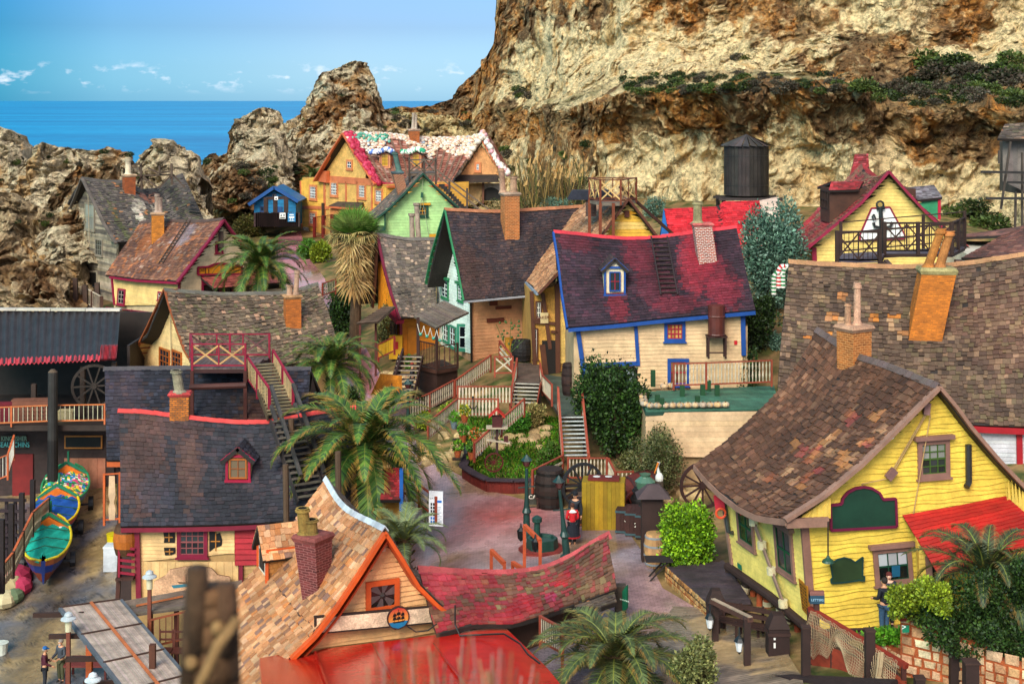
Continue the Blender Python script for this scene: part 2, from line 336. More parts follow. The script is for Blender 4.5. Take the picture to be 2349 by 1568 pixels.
def _tps_fit(A,lam=1.5):
 n=len(A);d=np.sqrt(((A[:,None,:2]-A[None,:,:2])**2).sum(-1))+1e-9
 K=d*d*np.log(d)+np.eye(n)*lam*40;Q=np.c_[np.ones(n),A[:,:2]]
 S=np.zeros((n+3,n+3));S[:n,:n]=K;S[:n,n:]=Q;S[n:,:n]=Q.T
 return np.linalg.solve(S,np.r_[A[:,2],0,0,0])
_W=_tps_fit(_A)
def gz_arr(X,Y):
 d=np.sqrt((X[:,None]-_A[None,:,0])**2+(Y[:,None]-_A[None,:,1])**2)+1e-9
 return(d*d*np.log(d))@_W[:len(_A)]+_W[-3]+_W[-2]*X+_W[-1]*Y
def gz(X,Y):return float(gz_arr(np.array([X],float),np.array([Y],float))[0])
def G(x,y,dz=0):
 Ys=np.arange(36,160,.25);X=(x-CX)*Ys/F;z=CH-(y-HY)*Ys/F;g=gz_arr(X,Ys);k=np.nonzero(z<=g)[0]
 k=k[0]if len(k)else len(Ys)-1
 if k>0:
  a=z[k-1]-g[k-1];b=z[k]-g[k];t=a/(a-b+1e-9);Y=Ys[k-1]+t*.25
 else:Y=Ys[0]
 p=P(x,y,Y);p.z+=dz;return p
def poly_mask(X,Y,poly):
 m=np.zeros(len(X),bool);n=len(poly)
 for i in range(n):
  (x0,y0),(x1,y1)=poly[i],poly[(i+1)%n]
  c=((y0>Y)!=(y1>Y))&(X<(x1-x0)*(Y-y0)/(y1-y0+1e-12)+x0);m^=c
 return m
C_SOIL,C_SAND,C_GRASS,C_DARK=hx('5f4a32'),hx('93744a'),hx('43501f'),hx('4a3a26')
def make_ground():
 xs=np.arange(-75,75.01,.4);ys=np.concatenate([np.arange(30,110,.4),np.arange(110,175,1.0)])
 X,Y=np.meshgrid(xs,ys);X=X.ravel();Y=Y.ravel();z=gz_arr(X,Y)
 p=np.c_[X,Y,z]
 n=fbm(p*.25,5,3);z=z+(fbm(p*.9,4,9)-.5)*.12
 z=np.maximum(z,-9.5)
 c=np.empty((len(X),3));g=fbm(p*1.3,6,20,.65)
 t=np.clip((g-.47)*9,0,1)[:,None];c[:]=np.array(C_SAND)*(1-t)+np.array(C_GRASS)*t
 t2=np.clip((n-.52)*8,0,1)[:,None];c=c*(1-t2*.5)+np.array(C_SOIL)*t2*.5
 fl=((np.abs(z)<.35)&(Y<70))[:,None];c=np.where(fl,c*.35+np.array(C_SAND)*.65,c)
 return tag(grid_mesh('ground',np.c_[X,Y,z],len(xs),len(ys),M['ground'],attrs={'rcol':c}),kind='structure')
make_ground()
def resample(pts,n):
 pts=[Vector(p)for p in pts];L=[0]
 for a,b in zip(pts,pts[1:]):L.append(L[-1]+(b-a).length)
 out=[];k=0
 for i in range(n):
  s=L[-1]*i/(n-1)
  while k<len(pts)-2 and L[k+1]<s:k+=1
  t=(s-L[k])/max(L[k+1]-L[k],1e-9);out.append(pts[k].lerp(pts[k+1],t))
 return out
def strip(name,left,right,mat,colf,dz=.05,nu=60,nv=200):
 0
 A=resample([G(*p)for p in left],nv);B=resample([G(*p)for p in right],nv);V=[]
 for a,b in zip(A,B):
  for i in range(nu):q=a.lerp(b,i/(nu-1));V.append((q.x,q.y))
 V=np.array(V);z=gz_arr(V[:,0],V[:,1])+dz;p=np.c_[V,z]
 return tag(grid_mesh(name,p,nu,nv,mat,attrs={'rcol':colf(p)}),kind='structure')
def c_pave(p):
 a,b,c=np.array(hx('b08c8c')),np.array(hx('857c86')),np.array(hx('a84038'));t=np.clip((fbm(p*.12,4,5)-.42)*6,0,1)[:,None]
 r=a*(1-t)+b*t
 far=np.clip((p[:,1]-72)/8,0,1)[:,None];r=r*(1-far)+np.array(hx('c07c80'))*far
 red=np.exp(-((p[:,1]-61.5)/2.6)**2-((p[:,0]+1.5)/5.5)**2)*np.clip(fbm(p*.4,4,8)*2.2-.5,0,1);r=r*(1-red[:,None]*.85)+c*red[:,None]*.85
 m=np.clip((fbm(p*.35+9,5,50)-.56)*7,0,.75)[:,None];r=r*(1-m)+np.array(hx('8c6a48'))*m
 return r
strip('plaza',[(1010,1135),(930,1150),(900,1250),(880,1400),(1000,1500),(1300,1640),(1500,1660)],[(1130,1128),(1330,1180),(1440,1220),(1490,1290),(1520,1350),(1640,1420),(1760,1560)],M['paving'],c_pave,.04)
strip('path',[(640,532),(632,600),(640,660),(690,720),(770,830),(800,890),(870,960),(890,1040),(930,1150)],[(690,532),(712,600),(745,640),(765,700),(840,800),(900,900),(945,960),(960,1050),(1135,1128)],M['paving'],c_pave,.05,40,260)
def c_slip(p):
 a,b,c=np.array(hx('5d5a60')),np.array(hx('8c7450')),np.array(hx('a88c60'));t=np.clip((fbm(p*.3,6,15)-.43)*7,0,1)[:,None]
 r=a*(1-t)+b*t;u=np.clip((fbm(p*.5+5,5,16)-.56)*7,0,1)[:,None];r=r*(1-u)+c*u
 n=np.abs(fbm(p*.8,5,31)-.5);return r*np.clip(.35+n*25,.4,1)[:,None]
strip('slipway',[(-60,1130),(-60,1300),(-60,1500),(-60,1640)],[(262,1120),(285,1300),(360,1450),(560,1640)],M['slip'],c_slip,.05,120,160)
def c_board(p):
 k=np.floor(p[:,1]/.16).astype(np.int64);h=hashf(k,k*0+1,k*0,4);r=np.array(hx('83705f'))[None,:]*(.7+.55*h)[:,None]
 gap=(np.abs((p[:,1]/.16)%1-.5)>.42)[:,None];r=np.where(gap,r*.35,r)
 m=np.clip((fbm(p*.6,4,77)-.53)*8,0,.7)[:,None];return r*(1-m)+np.array(hx('b99768'))*m
strip('boardwalk',[(1360,1660),(1420,1560),(1500,1460),(1545,1395)],[(1860,1660),(1840,1560),(1790,1470),(1640,1400)],M['slip'],c_board,.09,60,260)
# sea
b=MB();n=60
s0=9000
me=bpy.data.meshes.new('sea');me.from_pydata([(-30000,90,-8),(30000,90,-8),(30000,45000,-8),(-30000,45000,-8)],[],[(0,1,2,3)]);me.materials.append(M['sea'])
tag(link_mesh('sea',me),kind='structure')
# cliffs and rocks
def interp(poly,x):
 xs=[p[0]for p in poly];return np.interp(x,xs,[p[1]for p in poly])
CREAM,ORNG,BRWN,DKBR,GREY,GREEN=(np.array(hx(s))for s in('f8dba6','c8843f','b89060','6a523c','b8a282','4b5a22'))
def rock_color(p,brown,seed,cream=CREAM):
 0
 n1=fbm(p*.12,6,seed,.55);n2=fbm(p*.35+7,5,seed+9,.6);n3=fbm(p*np.array([.5,.5,.12])+3,5,seed+20,.55)
 t=np.clip((brown+(n1-.5)*3.4+(n2-.5)*1.6-.5)*8+.5,0,1)[:,None];n4=fbm(p*1.7,5,seed+40,.62);n5=fbm(p*4.5,3,seed+50,.6)
 warm=np.clip((n3-.45)*6,0,1)[:,None];br=ORNG*warm+BRWN*(1-warm)
 dk=np.clip((n2+(n1-.5)-.53)*7,0,1)[:,None];br=br*(1-dk*.75)+DKBR*dk*.75;d4=np.clip((n4-.5)*9,0,1)[:,None];br=br*(1-d4*.5)+DKBR*d4*.5;l4=np.clip((.44-n4)*9,0,1)[:,None];br=br*(1-l4*.45)+cream*l4*.45;br=br*(.7+.6*n5[:,None])
 cr=cream*(.8+.35*n2[:,None])*(.86+.28*n5[:,None])*(1-.3*np.clip((n4-.6)*10,0,1)[:,None]);st=np.clip((n3-.58)*7,0,.6)[:,None];cr=cr*(1-st)+np.array(hx('cf9a52'))*st
 return cr*(1-t)+br*t
def make_cliff():
 nu,xs=760,None;xs=np.linspace(1085,2620,nu)
 foot=([(1085,560),(2620,600)],[(1085,172),(1200,158),(1290,132),(1400,118),(1700,108),(2100,100),(2620,92)])
 mid=([(1085,330),(1300,330),(1700,330),(1960,345),(2300,350),(2620,360)],[(1085,174),(1200,160),(1290,134),(1400,122),(1700,113),(1960,106),(2100,107),(2620,98)])
 edge=([(1085,285),(1108,258),(1250,250),(1420,222),(1560,205),(1700,195),(1880,200),(1945,190),(1968,240),(2150,252),(2349,245),(2620,240)],[(1085,176),(1200,162),(1290,135),(1400,121),(1560,113),(1700,110.5),(1945,104),(1968,108),(2100,106),(2620,95)])
 back=([(1085,275),(1108,246),(1210,235),(1330,215),(1430,185),(1560,170),(1700,166),(1940,176),(1975,215),(2100,188),(2349,165),(2620,150)],[(1085,178),(1210,165),(1300,146),(1430,136),(1700,132),(1945,127),(1970,126),(2349,124),(2620,120)])
 up1=([(1085,262),(1108,200),(1130,180),(1210,150),(1430,90),(1700,70),(2349,60),(2620,50)],[(1085,180),(1210,168),(1300,152),(1430,142),(1700,137),(2349,129),(2620,124)])
 top=([(1085,250),(1108,150),(1128,118),(1136,60),(1145,-60),(1180,-200),(2620,-260)],[(1085,184),(1210,172),(1300,157),(1430,146),(1700,139),(2349,131),(2620,126)])
 rim=([(1085,255),(1110,160),(1134,125),(1150,60),(1160,-50),(1200,-190),(2620,-240)],[(1085,200),(1140,190),(2620,175)])
 keys=[foot,mid,edge,back,up1,top,rim];rows=[70,90,34,80,150,8];br=[.12,.3,1.05,.55,.2,.95,.95]
 PX=[];PY=[];PD=[];B=[]
 for k in range(len(keys)-1):
  a,b=keys[k],keys[k+1]
  for i in range(rows[k]):
   t=i/rows[k];PX.append(xs);PY.append(interp(a[0],xs)*(1-t)+interp(b[0],xs)*t)
   PD.append(interp(a[1],xs)*(1-t)+interp(b[1],xs)*t);bb=br[k]*(1-t)+br[k+1]*t
   if k==1:bb=br[1]+(br[2]-br[1])*min(1,t*1.5)
   if k==4:bb=.22+.75*min(1,max(0,(t-.05)*1.6))
   B.append(np.full(nu,bb))
 nv=len(PX);x=np.array(PX).ravel();y=np.array(PY).ravel();D=np.array(PD).ravel();B=np.array(B).ravel()
 p=np.c_[(x-CX)*D/F,D,CH-(y-HY)*D/F]
 w1,w1b=worley(p*np.array([.16,.16,.11])+fbm(p*.3,2,5)[:,None]*.8,11);w2,w2b=worley(p*np.array([.55,.55,.42])+fbm(p*.9,2,6)[:,None]*.7,21);f=fbm(p*.8,5,31,.58)
 w3,_=worley(p*1.5,41)
 big=fbm(p*np.array([.09,.09,.04]),3,51)
 isedge=np.exp(-((np.arange(nv)-160)/28.0)**2)[:,None]*np.ones((1,nu));isedge=isedge.ravel()
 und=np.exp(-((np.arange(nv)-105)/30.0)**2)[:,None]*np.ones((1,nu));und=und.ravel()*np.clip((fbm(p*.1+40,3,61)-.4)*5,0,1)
 rough=.42+.6*np.clip(B*1.3,0,1)
 crack=np.clip((w1b-w1)*3.5,0,1)
 fh=fbm(p*2.6,4,33,.6);disp=(1-w1)*1.7+(crack-1)*.6+(1-w2)*.9*rough+(f-.5)*4.2*rough+(fh-.5)*1.3*rough+(1-w3)*.3*rough+(big-.5)*8+isedge*.8-und*1.0
 strat=np.sin(p[:,2]*5+fbm(p*.2,3,71)*9)*.16*(1-rough*.6)+np.sin(p[:,2]*1.7+fbm(p*.15,3,72)*6)*.3;disp=disp+strat
 p[:,1]-=disp;p[:,0]+=(fbm(p*.35+50,4,81)-.5)*2.2*np.clip((x-1085)/60,.6,1);p[:,2]+=(fbm(p*.4+90,4,91)-.5)*2.4*rough
 tb=np.clip((B+(fbm(p*.12,6,200,.55)-.5)*3.4+(fbm(p*.35+7,5,209,.6)-.5)*1.6-.5)*6+.5,0,1);p[:,1]-=tb*(.45+.9*(fbm(p*1.9,4,301,.6)-.4));Bc=B-.1+np.clip((w2-.55)*.5,-.2,.3)
 for bx,by,rx,ry,am in((1200,300,90,60,.7),(1380,300,130,70,.75),(1560,270,120,55,.6),(1300,420,120,60,.35),(1500,420,160,70,-.75),(1850,400,130,110,-.85),(1800,330,100,60,-.6),(2150,310,190,70,.8),(2250,430,160,60,-.4),(1700,60,320,60,.5),(2150,60,260,80,.55),(1350,110,160,60,-.6),(1250,220,130,30,-.7),(1640,150,130,30,-.6),(1900,130,70,60,-.5),(1350,160,50,20,.7),(1960,150,60,50,.5),(2200,120,80,40,-.4),(1170,40,40,90,.3),(1260,110,90,60,-.6),(1500,120,160,50,-.4),(1300,190,120,40,-.5),(1920,250,50,60,.5)):
  Bc=Bc+am*np.exp(-((x-bx)/rx)**2-((y-by)/ry)**2)
 Bc=Bc+np.clip((1165-x)/40,0,1)*np.clip((260-y)/60,0,1)*1.0
 c=rock_color(p,Bc,200)
 ledge=np.clip(1-np.abs(np.arange(nv)-177)/20.0,0,1)[:,None]*np.ones((1,nu));ledge=ledge.ravel()*np.clip((fbm(p*.5,4,95)-.4)*6,0,1)
 c=c*(1-ledge[:,None]*.75)+np.array(hx('55562c'))*ledge[:,None]*.75
 hol=(np.clip(und,0,1)*.3*np.clip(fbm(p*.7,4,96)*2.5-.6,0,1))[:,None];c=c*(1-hol)+np.array(DKBR)*hol  # overhang shade painted into the rock colour, patchy dark brown in the hollows
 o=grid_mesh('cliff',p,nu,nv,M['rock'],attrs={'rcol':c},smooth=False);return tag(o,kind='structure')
make_cliff()
def rock_mass(top,base,Yc,T,seed,cream=GREY,brown=.45,name='rock_hill',nu=None,amp=1.0,lump=.6,foot=None,slope=0):
 0
 x0,x1=top[0][0],top[-1][0];nu=nu or int((x1-x0)/1.7)+8;xs=np.linspace(x0,x1,nu)
 nb,nf=12,max(40,int((base-min(q[1]for q in top))/1.6));ty=interp(top,xs);V=[];
 for i in range(nb):
  t=i/nb;D=Yc+T*.8*(1-t)**.8;zc=CH-(ty-HY)*Yc/F;z=zc-(1-t)**2*(8+T*.5);V.append(np.c_[(xs-CX)*Yc/F,np.full(nu,D),z])
 for i in range(nf+1):
  t=i/nf;D=Yc-T*t**(1.3 if not slope else 1.0);y=ty+(base-ty)*t;V.append(np.c_[(xs-CX)*D/F,np.full(nu,D),CH-(y-HY)*D/F])
 p=np.concatenate(V);k=np.repeat(np.arange(nb+nf+1),nu);env=.4+.6*np.clip(np.abs(k-nb)/12.0,0,1)
 w1,w1b=worley(p*lump*.45+fbm(p*.5,2,seed)[:,None]*.6,seed);w2,_=worley(p*lump*1.5,seed+5);f=fbm(p*1.1,5,seed+9,.6);big=fbm(p*.14,3,seed+7)
 fh=fbm(p*3.2,4,seed+11,.6);d=((1-w1)*1.9-np.clip(.2-(w1b-w1),0,1)*2.2+(1-w2)*.8+(f-.5)*3.6+(fh-.5)*2.1+(big-.5)*4)*amp
 d=d-1.1*amp
 p[:,1]-=d;p[:,0]+=(fbm(p*.5+20,4,seed+3)-.5)*2.2*amp*env;p[:,2]+=(((fbm(p*.6+60,4,seed+4)-.5)*1.6+(1-w2)*.5-.3)*env)*amp
 c=rock_color(p,brown+(w2-.5)*.5+(w1-.5)*.35,seed+100,cream)
 return tag(grid_mesh(name,p,nu,nb+nf+1,M['rock'],attrs={'rcol':c},smooth=False),kind='structure')
TAN=np.array(hx('e0cca8'))
rock_mass([(-90,270),(0,292),(30,299),(50,322),(58,340),(62,372),(70,440)],560,124,10,1,TAN,.24)
rock_mass([(36,400),(66,368),(82,366),(84,328),(110,326),(150,336),(190,345),(235,352),(290,372),(330,420)],560,119,8,2,TAN,.24)
rock_mass([(70,520),(110,450),(150,400),(200,352),(232,338),(250,342),(276,352),(288,366),(330,430),(380,480)],600,112,7,3,TAN,.24)
rock_mass([(290,420),(306,378),(322,350),(345,328),(372,317),(398,320),(425,342),(448,354),(458,372),(470,400)],520,122,6,4,TAN,.24)
rock_mass([(440,420),(462,376),(478,356),(492,350),(500,362),(516,350),(520,330),(530,305),(540,290),(545,268),(575,258),(600,247),(635,253),(645,275),(650,310),(670,350)],480,140,8,5,TAN,.24)
rock_mass([(600,330),(648,285),(680,262),(702,240),(722,195),(742,168),(770,158),(800,143),(835,139),(852,168),(868,210),(876,245),(900,262),(960,280)],430,152,12,6,TAN,.24)
rock_mass([(840,262),(875,250),(900,247),(935,245),(985,243),(1010,236),(1035,228),(1052,200),(1080,176),(1105,150),(1132,116),(1160,120),(1200,160)],400,192,14,7,GREY,.85)
rock_mass([(860,300),(900,262),(950,258),(985,262),(1040,268),(1110,292),(1160,300),(1250,330)],480,176,14,8,np.array(hx('dcc38e')),.2)
rock_mass([(380,420),(430,385),(462,376),(540,340),(600,330),(690,330),(760,350),(900,400)],520,152,10,9,TAN,.35,lump=1.5,slope=1)
rock_mass([(430,500),(480,440),(540,420),(600,428),(660,440),(730,420)],530,143,5,10,np.array(hx('d0ac78')),.2,lump=1.1)
rock_mass([(-90,450),(0,440),(60,470),(130,500),(170,540),(200,620)],740,108,12,12,np.array(hx('cbb088')),.3,lump=1.3)
rock_mass([(-90,600),(0,590),(60,585),(130,610),(150,650)],745,99,5,13,np.array(hx('d2b890')),.2,lump=1.3)
# building kit
def _z(s,ox,oy):return lambda x,y:(x*s+ox,y*s+oy)
ZA=_z(.3418,0,229.4);ZB=_z(.3418,573.5,229.4);ZC=_z(.5361,1089.6,0);ZD=_z(.293,1147,344);ZE=_z(.2926,1718.2,286.7)
ZF=_z(.2926,0,630.9);ZG=_z(.3416,0,1032.3);ZH=_z(.2926,516.2,688.2);ZI=_z(.3291,860.3,688.2);ZJ=_z(.2926,1089.6,975)
ZK=_z(.3418,458.8,1089.6);ZL=_z(.3408,1548.5,688.2);ZM=_z(.3408,1548.5,1089.6);ZN=_z(.2197,688.2,229.4)
def zs(f,*p):return[f(*q)for q in p]
def pal_pick(pal):
 t=rnd.random()*sum(w_ for w_,_ in pal)
 for w_,c in pal:
  t-=w_
  if t<=0:return cc(c)
 return cc(pal[-1][1])
class Patch:
 0
 def __init__(s,top,bot,l=None,r=None,n=60,curve=0):
  s.n=n;s.T=resample(top,n+1);s.B=resample(bot,n+1);s.L=resample(l or[bot[0],top[0]],n+1);s.R=resample(r or[bot[-1],top[-1]],n+1)
  s.nrm=(s.T[n//2]-s.B[n//2]).cross(s.B[n]-s.B[0]).normalized();s.nrm=s.nrm if s.nrm.z>0 else-s.nrm;s.curve=curve
  s.len=((s.T[n]-s.T[0]).length+(s.B[n]-s.B[0]).length)/2;s.hgt=((s.T[0]-s.B[0]).length+(s.T[n]-s.B[n]).length)/2
 def at(s,A,t):
  t=max(0,min(1,t))*s.n;i=min(int(t),s.n-1);return A[i].lerp(A[i+1],t-i)
 def __call__(s,u,v):
  T,B,L,R=s.at(s.T,u),s.at(s.B,u),s.at(s.L,v),s.at(s.R,v)
  q=B*(1-v)+T*v+L*(1-u)+R*u-(s.B[0]*(1-u)*(1-v)+s.B[-1]*u*(1-v)+s.T[0]*(1-u)*v+s.T[-1]*u*v)
  return q-s.nrm*(s.curve*4*v*(1-v))
 def hit(s,x,y):return ray(x,y,s(.5,.5),s.nrm)
def slab(mb,S,col,th=.12,nu=16,nv=8):
 pt=[[S(i/nu,j/nv)for i in range(nu+1)]for j in range(nv+1)];n=S.nrm
 for j in range(nv):
  for i in range(nu):
   a,b,c,d=pt[j][i],pt[j][i+1],pt[j+1][i+1],pt[j+1][i];mb.face([a,b,c,d],col);mb.face([p-n*th for p in(d,c,b,a)],col)
 for row in(pt[0],pt[-1]):
  for a,b in zip(row,row[1:]):mb.face([a,b,b-n*th,a-n*th],col)
 for k in(0,-1):
  for j in range(nv):mb.face([pt[j][k],pt[j+1][k],pt[j+1][k]-n*th,pt[j][k]-n*th],col)
def shingles(mb,S,pal,w=.2,e=.22,blots=(),rag=.15,th=.035,under=None,wav=0,holes=0,base_var=.16):
 n=S.nrm;slab(mb,S,cc(under or'2a2320'),.14);tw=sum(w_ for w_,_ in pal);avg=tuple(sum(w_*cc(c_)[i]for w_,c_ in pal)/tw for i in range(3))
 rows=max(3,int(S.hgt/e));cols=max(3,int(S.len/w));dv=1/rows;ph=rnd.random()*9
 for j in range(rows):
  off=rnd.random();u=-off/cols;rv=.9+rnd.random()*.2
  while u<1:
   du=rnd.uniform(.62,1.38)/cols;u0=max(0,u);u1=min(1,u+du*.965);u+=du
   if u1-u0<.15/cols or(holes and rnd.random()<holes):continue
   wv=wav*math.sin(u0*9+ph+j*.35)*dv;k=rnd.uniform(-rag,rag)*dv;v0=j*dv+k+wv;v1=min(1,(j+1.25)*dv+wv)
   if v0<0:v0=max(v0,-.25*dv)
   if v1<=v0:continue
   blt=0;c=pal_pick(pal);t=th*rnd.uniform(.7,1.5);um,vm=(u0+u1)/2,(v0+v1)/2
   for bu,bv,ru,rvv,bc,st in blots:
    d=((um-bu)/ru)**2+((vm-bv)/rvv)**2+rnd.uniform(-.25,.35)
    if d<1:blt=1;c=mixc(c,cc(bc),min(1,(1-d)*2.2)*st*rnd.uniform(.7,1))
   ns=.5+.18*math.sin(um*S.len*1.9+ph+2*math.sin(vm*3+ph))+.14*math.sin(um*S.len*.7+vm*5+ph*2)+.12*math.sin(um*S.len*5.1+ph*3+vm*2)+.1*math.sin(vm*S.hgt*1.6+um*7);c=vary(c,base_var);c=c if blt else mixc(c,avg,.2);c=tuple(q*rv*(.66+.62*ns)for q in c)
   a,b=S(u0,v0),S(u1,v0);d1,c1=S(u0,v1),S(u1,v1);tl=rnd.uniform(-.008,.012)
   A,B_=a+n*(t+tl),b+n*(t-tl);D_,C_=d1+n*.006,c1+n*.006
   mb.face([A,B_,C_,D_],c);dk=c
   mb.face([a,b,B_,A],dk);mb.face([b,c1,C_,B_],dk);mb.face([d1,a,A,D_],dk)
def capline(mb,pts,col,w=.26,seg=.35,h=.07):
 0
 L=sum((b-a).length for a,b in zip(pts,pts[1:]));q=resample(pts,max(3,int(L/seg)+1))
 for a,b in zip(q,q[1:]):
  d=(b-a).normalized();s=d.cross(UP).normalized();c=vary(cc(col),.12);t=rnd.uniform(0,.03);e=d*.04
  for sg in(1,-1):
   p=[a-e+UP*(h+t),b+e+UP*(h),b+e+s*sg*w-UP*w*.75,a-e+s*sg*w-UP*(w*.75-t)]
   mb.face(p if sg<0 else p[::-1],c);mb.face([p[0]-UP*.05,p[3]-UP*.05,p[3],p[0]],c)
class Plane:
 def __init__(s,p,n):
  s.p=Vector(p);s.n=Vector(n).normalized()
  if(Vector((0,0,CH))-s.p).dot(s.n)<0:s.n=-s.n
  s.u=UP.cross(s.n).normalized();s.v=s.n.cross(s.u)
  if s.v.z<0:s.v=-s.v
 def __call__(s,x,y,off=0):return ray(x,y,s.p+s.n*off,s.n)
 def uv(s,q):d=q-s.p;return d.dot(s.u),d.dot(s.v)
 def at(s,u,v,o=0):return s.p+s.u*u+s.v*v+s.n*o
def boards(mb,pl,poly,col,bh=.17,wob=.012,lap=.028,du=.5,vertical=False,var=.07,pal=None,tilt=0,stain=None,warp=0,gap=0):
 0
 Q=[pl.uv(p)for p in poly]
 if vertical:Q=[(b,a)for a,b in Q]
 u0,u1=min(q[0]for q in Q),max(q[0]for q in Q);v0,v1=min(q[1]for q in Q),max(q[1]for q in Q);m=len(Q)
 def ext(u):
  r=[]
  for i in range(m):
   a,b=Q[i],Q[(i+1)%m]
   if(a[0]<=u<b[0])or(b[0]<=u<a[0]):r.append(a[1]+(b[1]-a[1])*(u-a[0])/(b[0]-a[0]))
  return(min(r),max(r))if len(r)>1 else None
 nu=max(2,int((u1-u0)/du));us=sorted(set([u0+(u1-u0)*i/nu for i in range(nu+1)]+[q[0]for q in Q]));ne=1e-4
 nb=int((v1-v0)/bh)+3;k0=rnd.randrange(1000)
 cols=[vary(pal_pick(pal)if pal else cc(col),var)for _ in range(nb+4)];ofs=[rnd.uniform(-.3,.3)*wob for _ in range(nb+4)]
 def bv(k,u):return v0-bh+k*bh+ofs[k]+wob*math.sin(u*1.7+k*2.1+k0)+wob*.6*math.sin(u*4.3+k*5.7)+tilt*(u-u0)+warp*math.sin(u*.9+.3*k)
 def W(a,b,o):return pl.at(b,a,o)if vertical else pl.at(a,b,o)
 for ua,ub in zip(us,us[1:]):
  if ub-ua<1e-3:continue
  ea,eb=ext(ua+ne),ext(ub-ne)
  if not ea or not eb:continue
  for k in range(nb+3):
   la,lb=max(bv(k,ua),ea[0]),max(bv(k,ub),eb[0]);ha,hb=min(bv(k+1,ua),ea[1]),min(bv(k+1,ub),eb[1])
   if ha<=la and hb<=lb:continue
   ha,hb=max(ha,la),max(hb,lb);fa=(la-bv(k,ua))/bh;fb=(lb-bv(k,ub))/bh;ga=(ha-bv(k,ua))/bh;gb=(hb-bv(k,ub))/bh
   if vertical:
    g=.022;o=lap*(1 if k%2 else.3);mb.face([W(ua,la,o),W(ub,lb,o),W(ub,hb,o),W(ua,ha,o)],cols[k]);mb.face([W(ua,ha,0),W(ub,hb,0),W(ub,hb,lap),W(ua,ha,lap)],cols[k]);continue
   oa=[lap*(1-max(0,min(1,t)))for t in(fa,fb,gb,ga)]
   mb.face([W(ua,la,oa[0]),W(ub,lb,oa[1]),W(ub,hb,oa[2]),W(ua,ha,oa[3])],cols[k])
   mb.face([W(ua,la,-.01),W(ub,lb,-.01),W(ub,lb,oa[1]),W(ua,la,oa[0])],tuple(q*.85 for q in cols[k]))
def wallshingle(mb,pl,poly,col,w=.16,e=.16,var=.06):
 Q=[pl.uv(p)for p in poly];u0,u1=min(q[0]for q in Q),max(q[0]for q in Q);v0,v1=min(q[1]for q in Q),max(q[1]for q in Q);m=len(Q)
 def inside(u,v):
  c=False
  for i in range(m):
   a,b=Q[i],Q[(i+1)%m]
   if((a[1]>v)!=(b[1]>v))and u<(b[0]-a[0])*(v-a[1])/(b[1]-a[1])+a[0]:c=not c
  return c
 mb.face([pl.at(q[0],q[1],.004)for q in Q],tuple(q*.6 for q in cc(col)))
 v=v0
 while v<v1:
  u=u0-rnd.random()*w
  while u<u1:
   d=w*rnd.uniform(.7,1.3);x0,x1,y0,y1=u+.006,u+d,v+rnd.uniform(-.015,.015),v+e*1.05;u+=d
   if not(inside((x0+x1)/2,(y0+y1)/2)and inside(x0+.02,y0+.02)and inside(x1-.02,y1-.02)):continue
   c=vary(cc(col),var);o=.03
   mb.face([pl.at(x0,y0,o),pl.at(x1,y0,o),pl.at(x1,y1,.008),pl.at(x0,y1,.008)],c);mb.face([pl.at(x0,y0,0),pl.at(x1,y0,0),pl.at(x1,y0,o),pl.at(x0,y0,o)],c)
  v+=e
def pbox(mb,pl,u0,v0,u1,v1,o0,o1,col,shear=0):
 f=lambda u,v,o:pl.at(u+shear*(v-v0),v,o)
 b=[f(u0,v0,o0),f(u1,v0,o0),f(u1,v0,o1),f(u0,v0,o1)];t=[f(u0,v1,o0),f(u1,v1,o0),f(u1,v1,o1),f(u0,v1,o1)]
 return mb.hexa(b,t,col)
def rect_px(pl,r):
 x0,y0,x1,y1=r;xm,ym=(x0+x1)/2,(y0+y1)/2
 us=sorted((pl.uv(pl(x0,ym))[0],pl.uv(pl(x1,ym))[0]));vs=sorted((pl.uv(pl(xm,y0))[1],pl.uv(pl(xm,y1))[1]));return us[0],vs[0],us[1],vs[1]
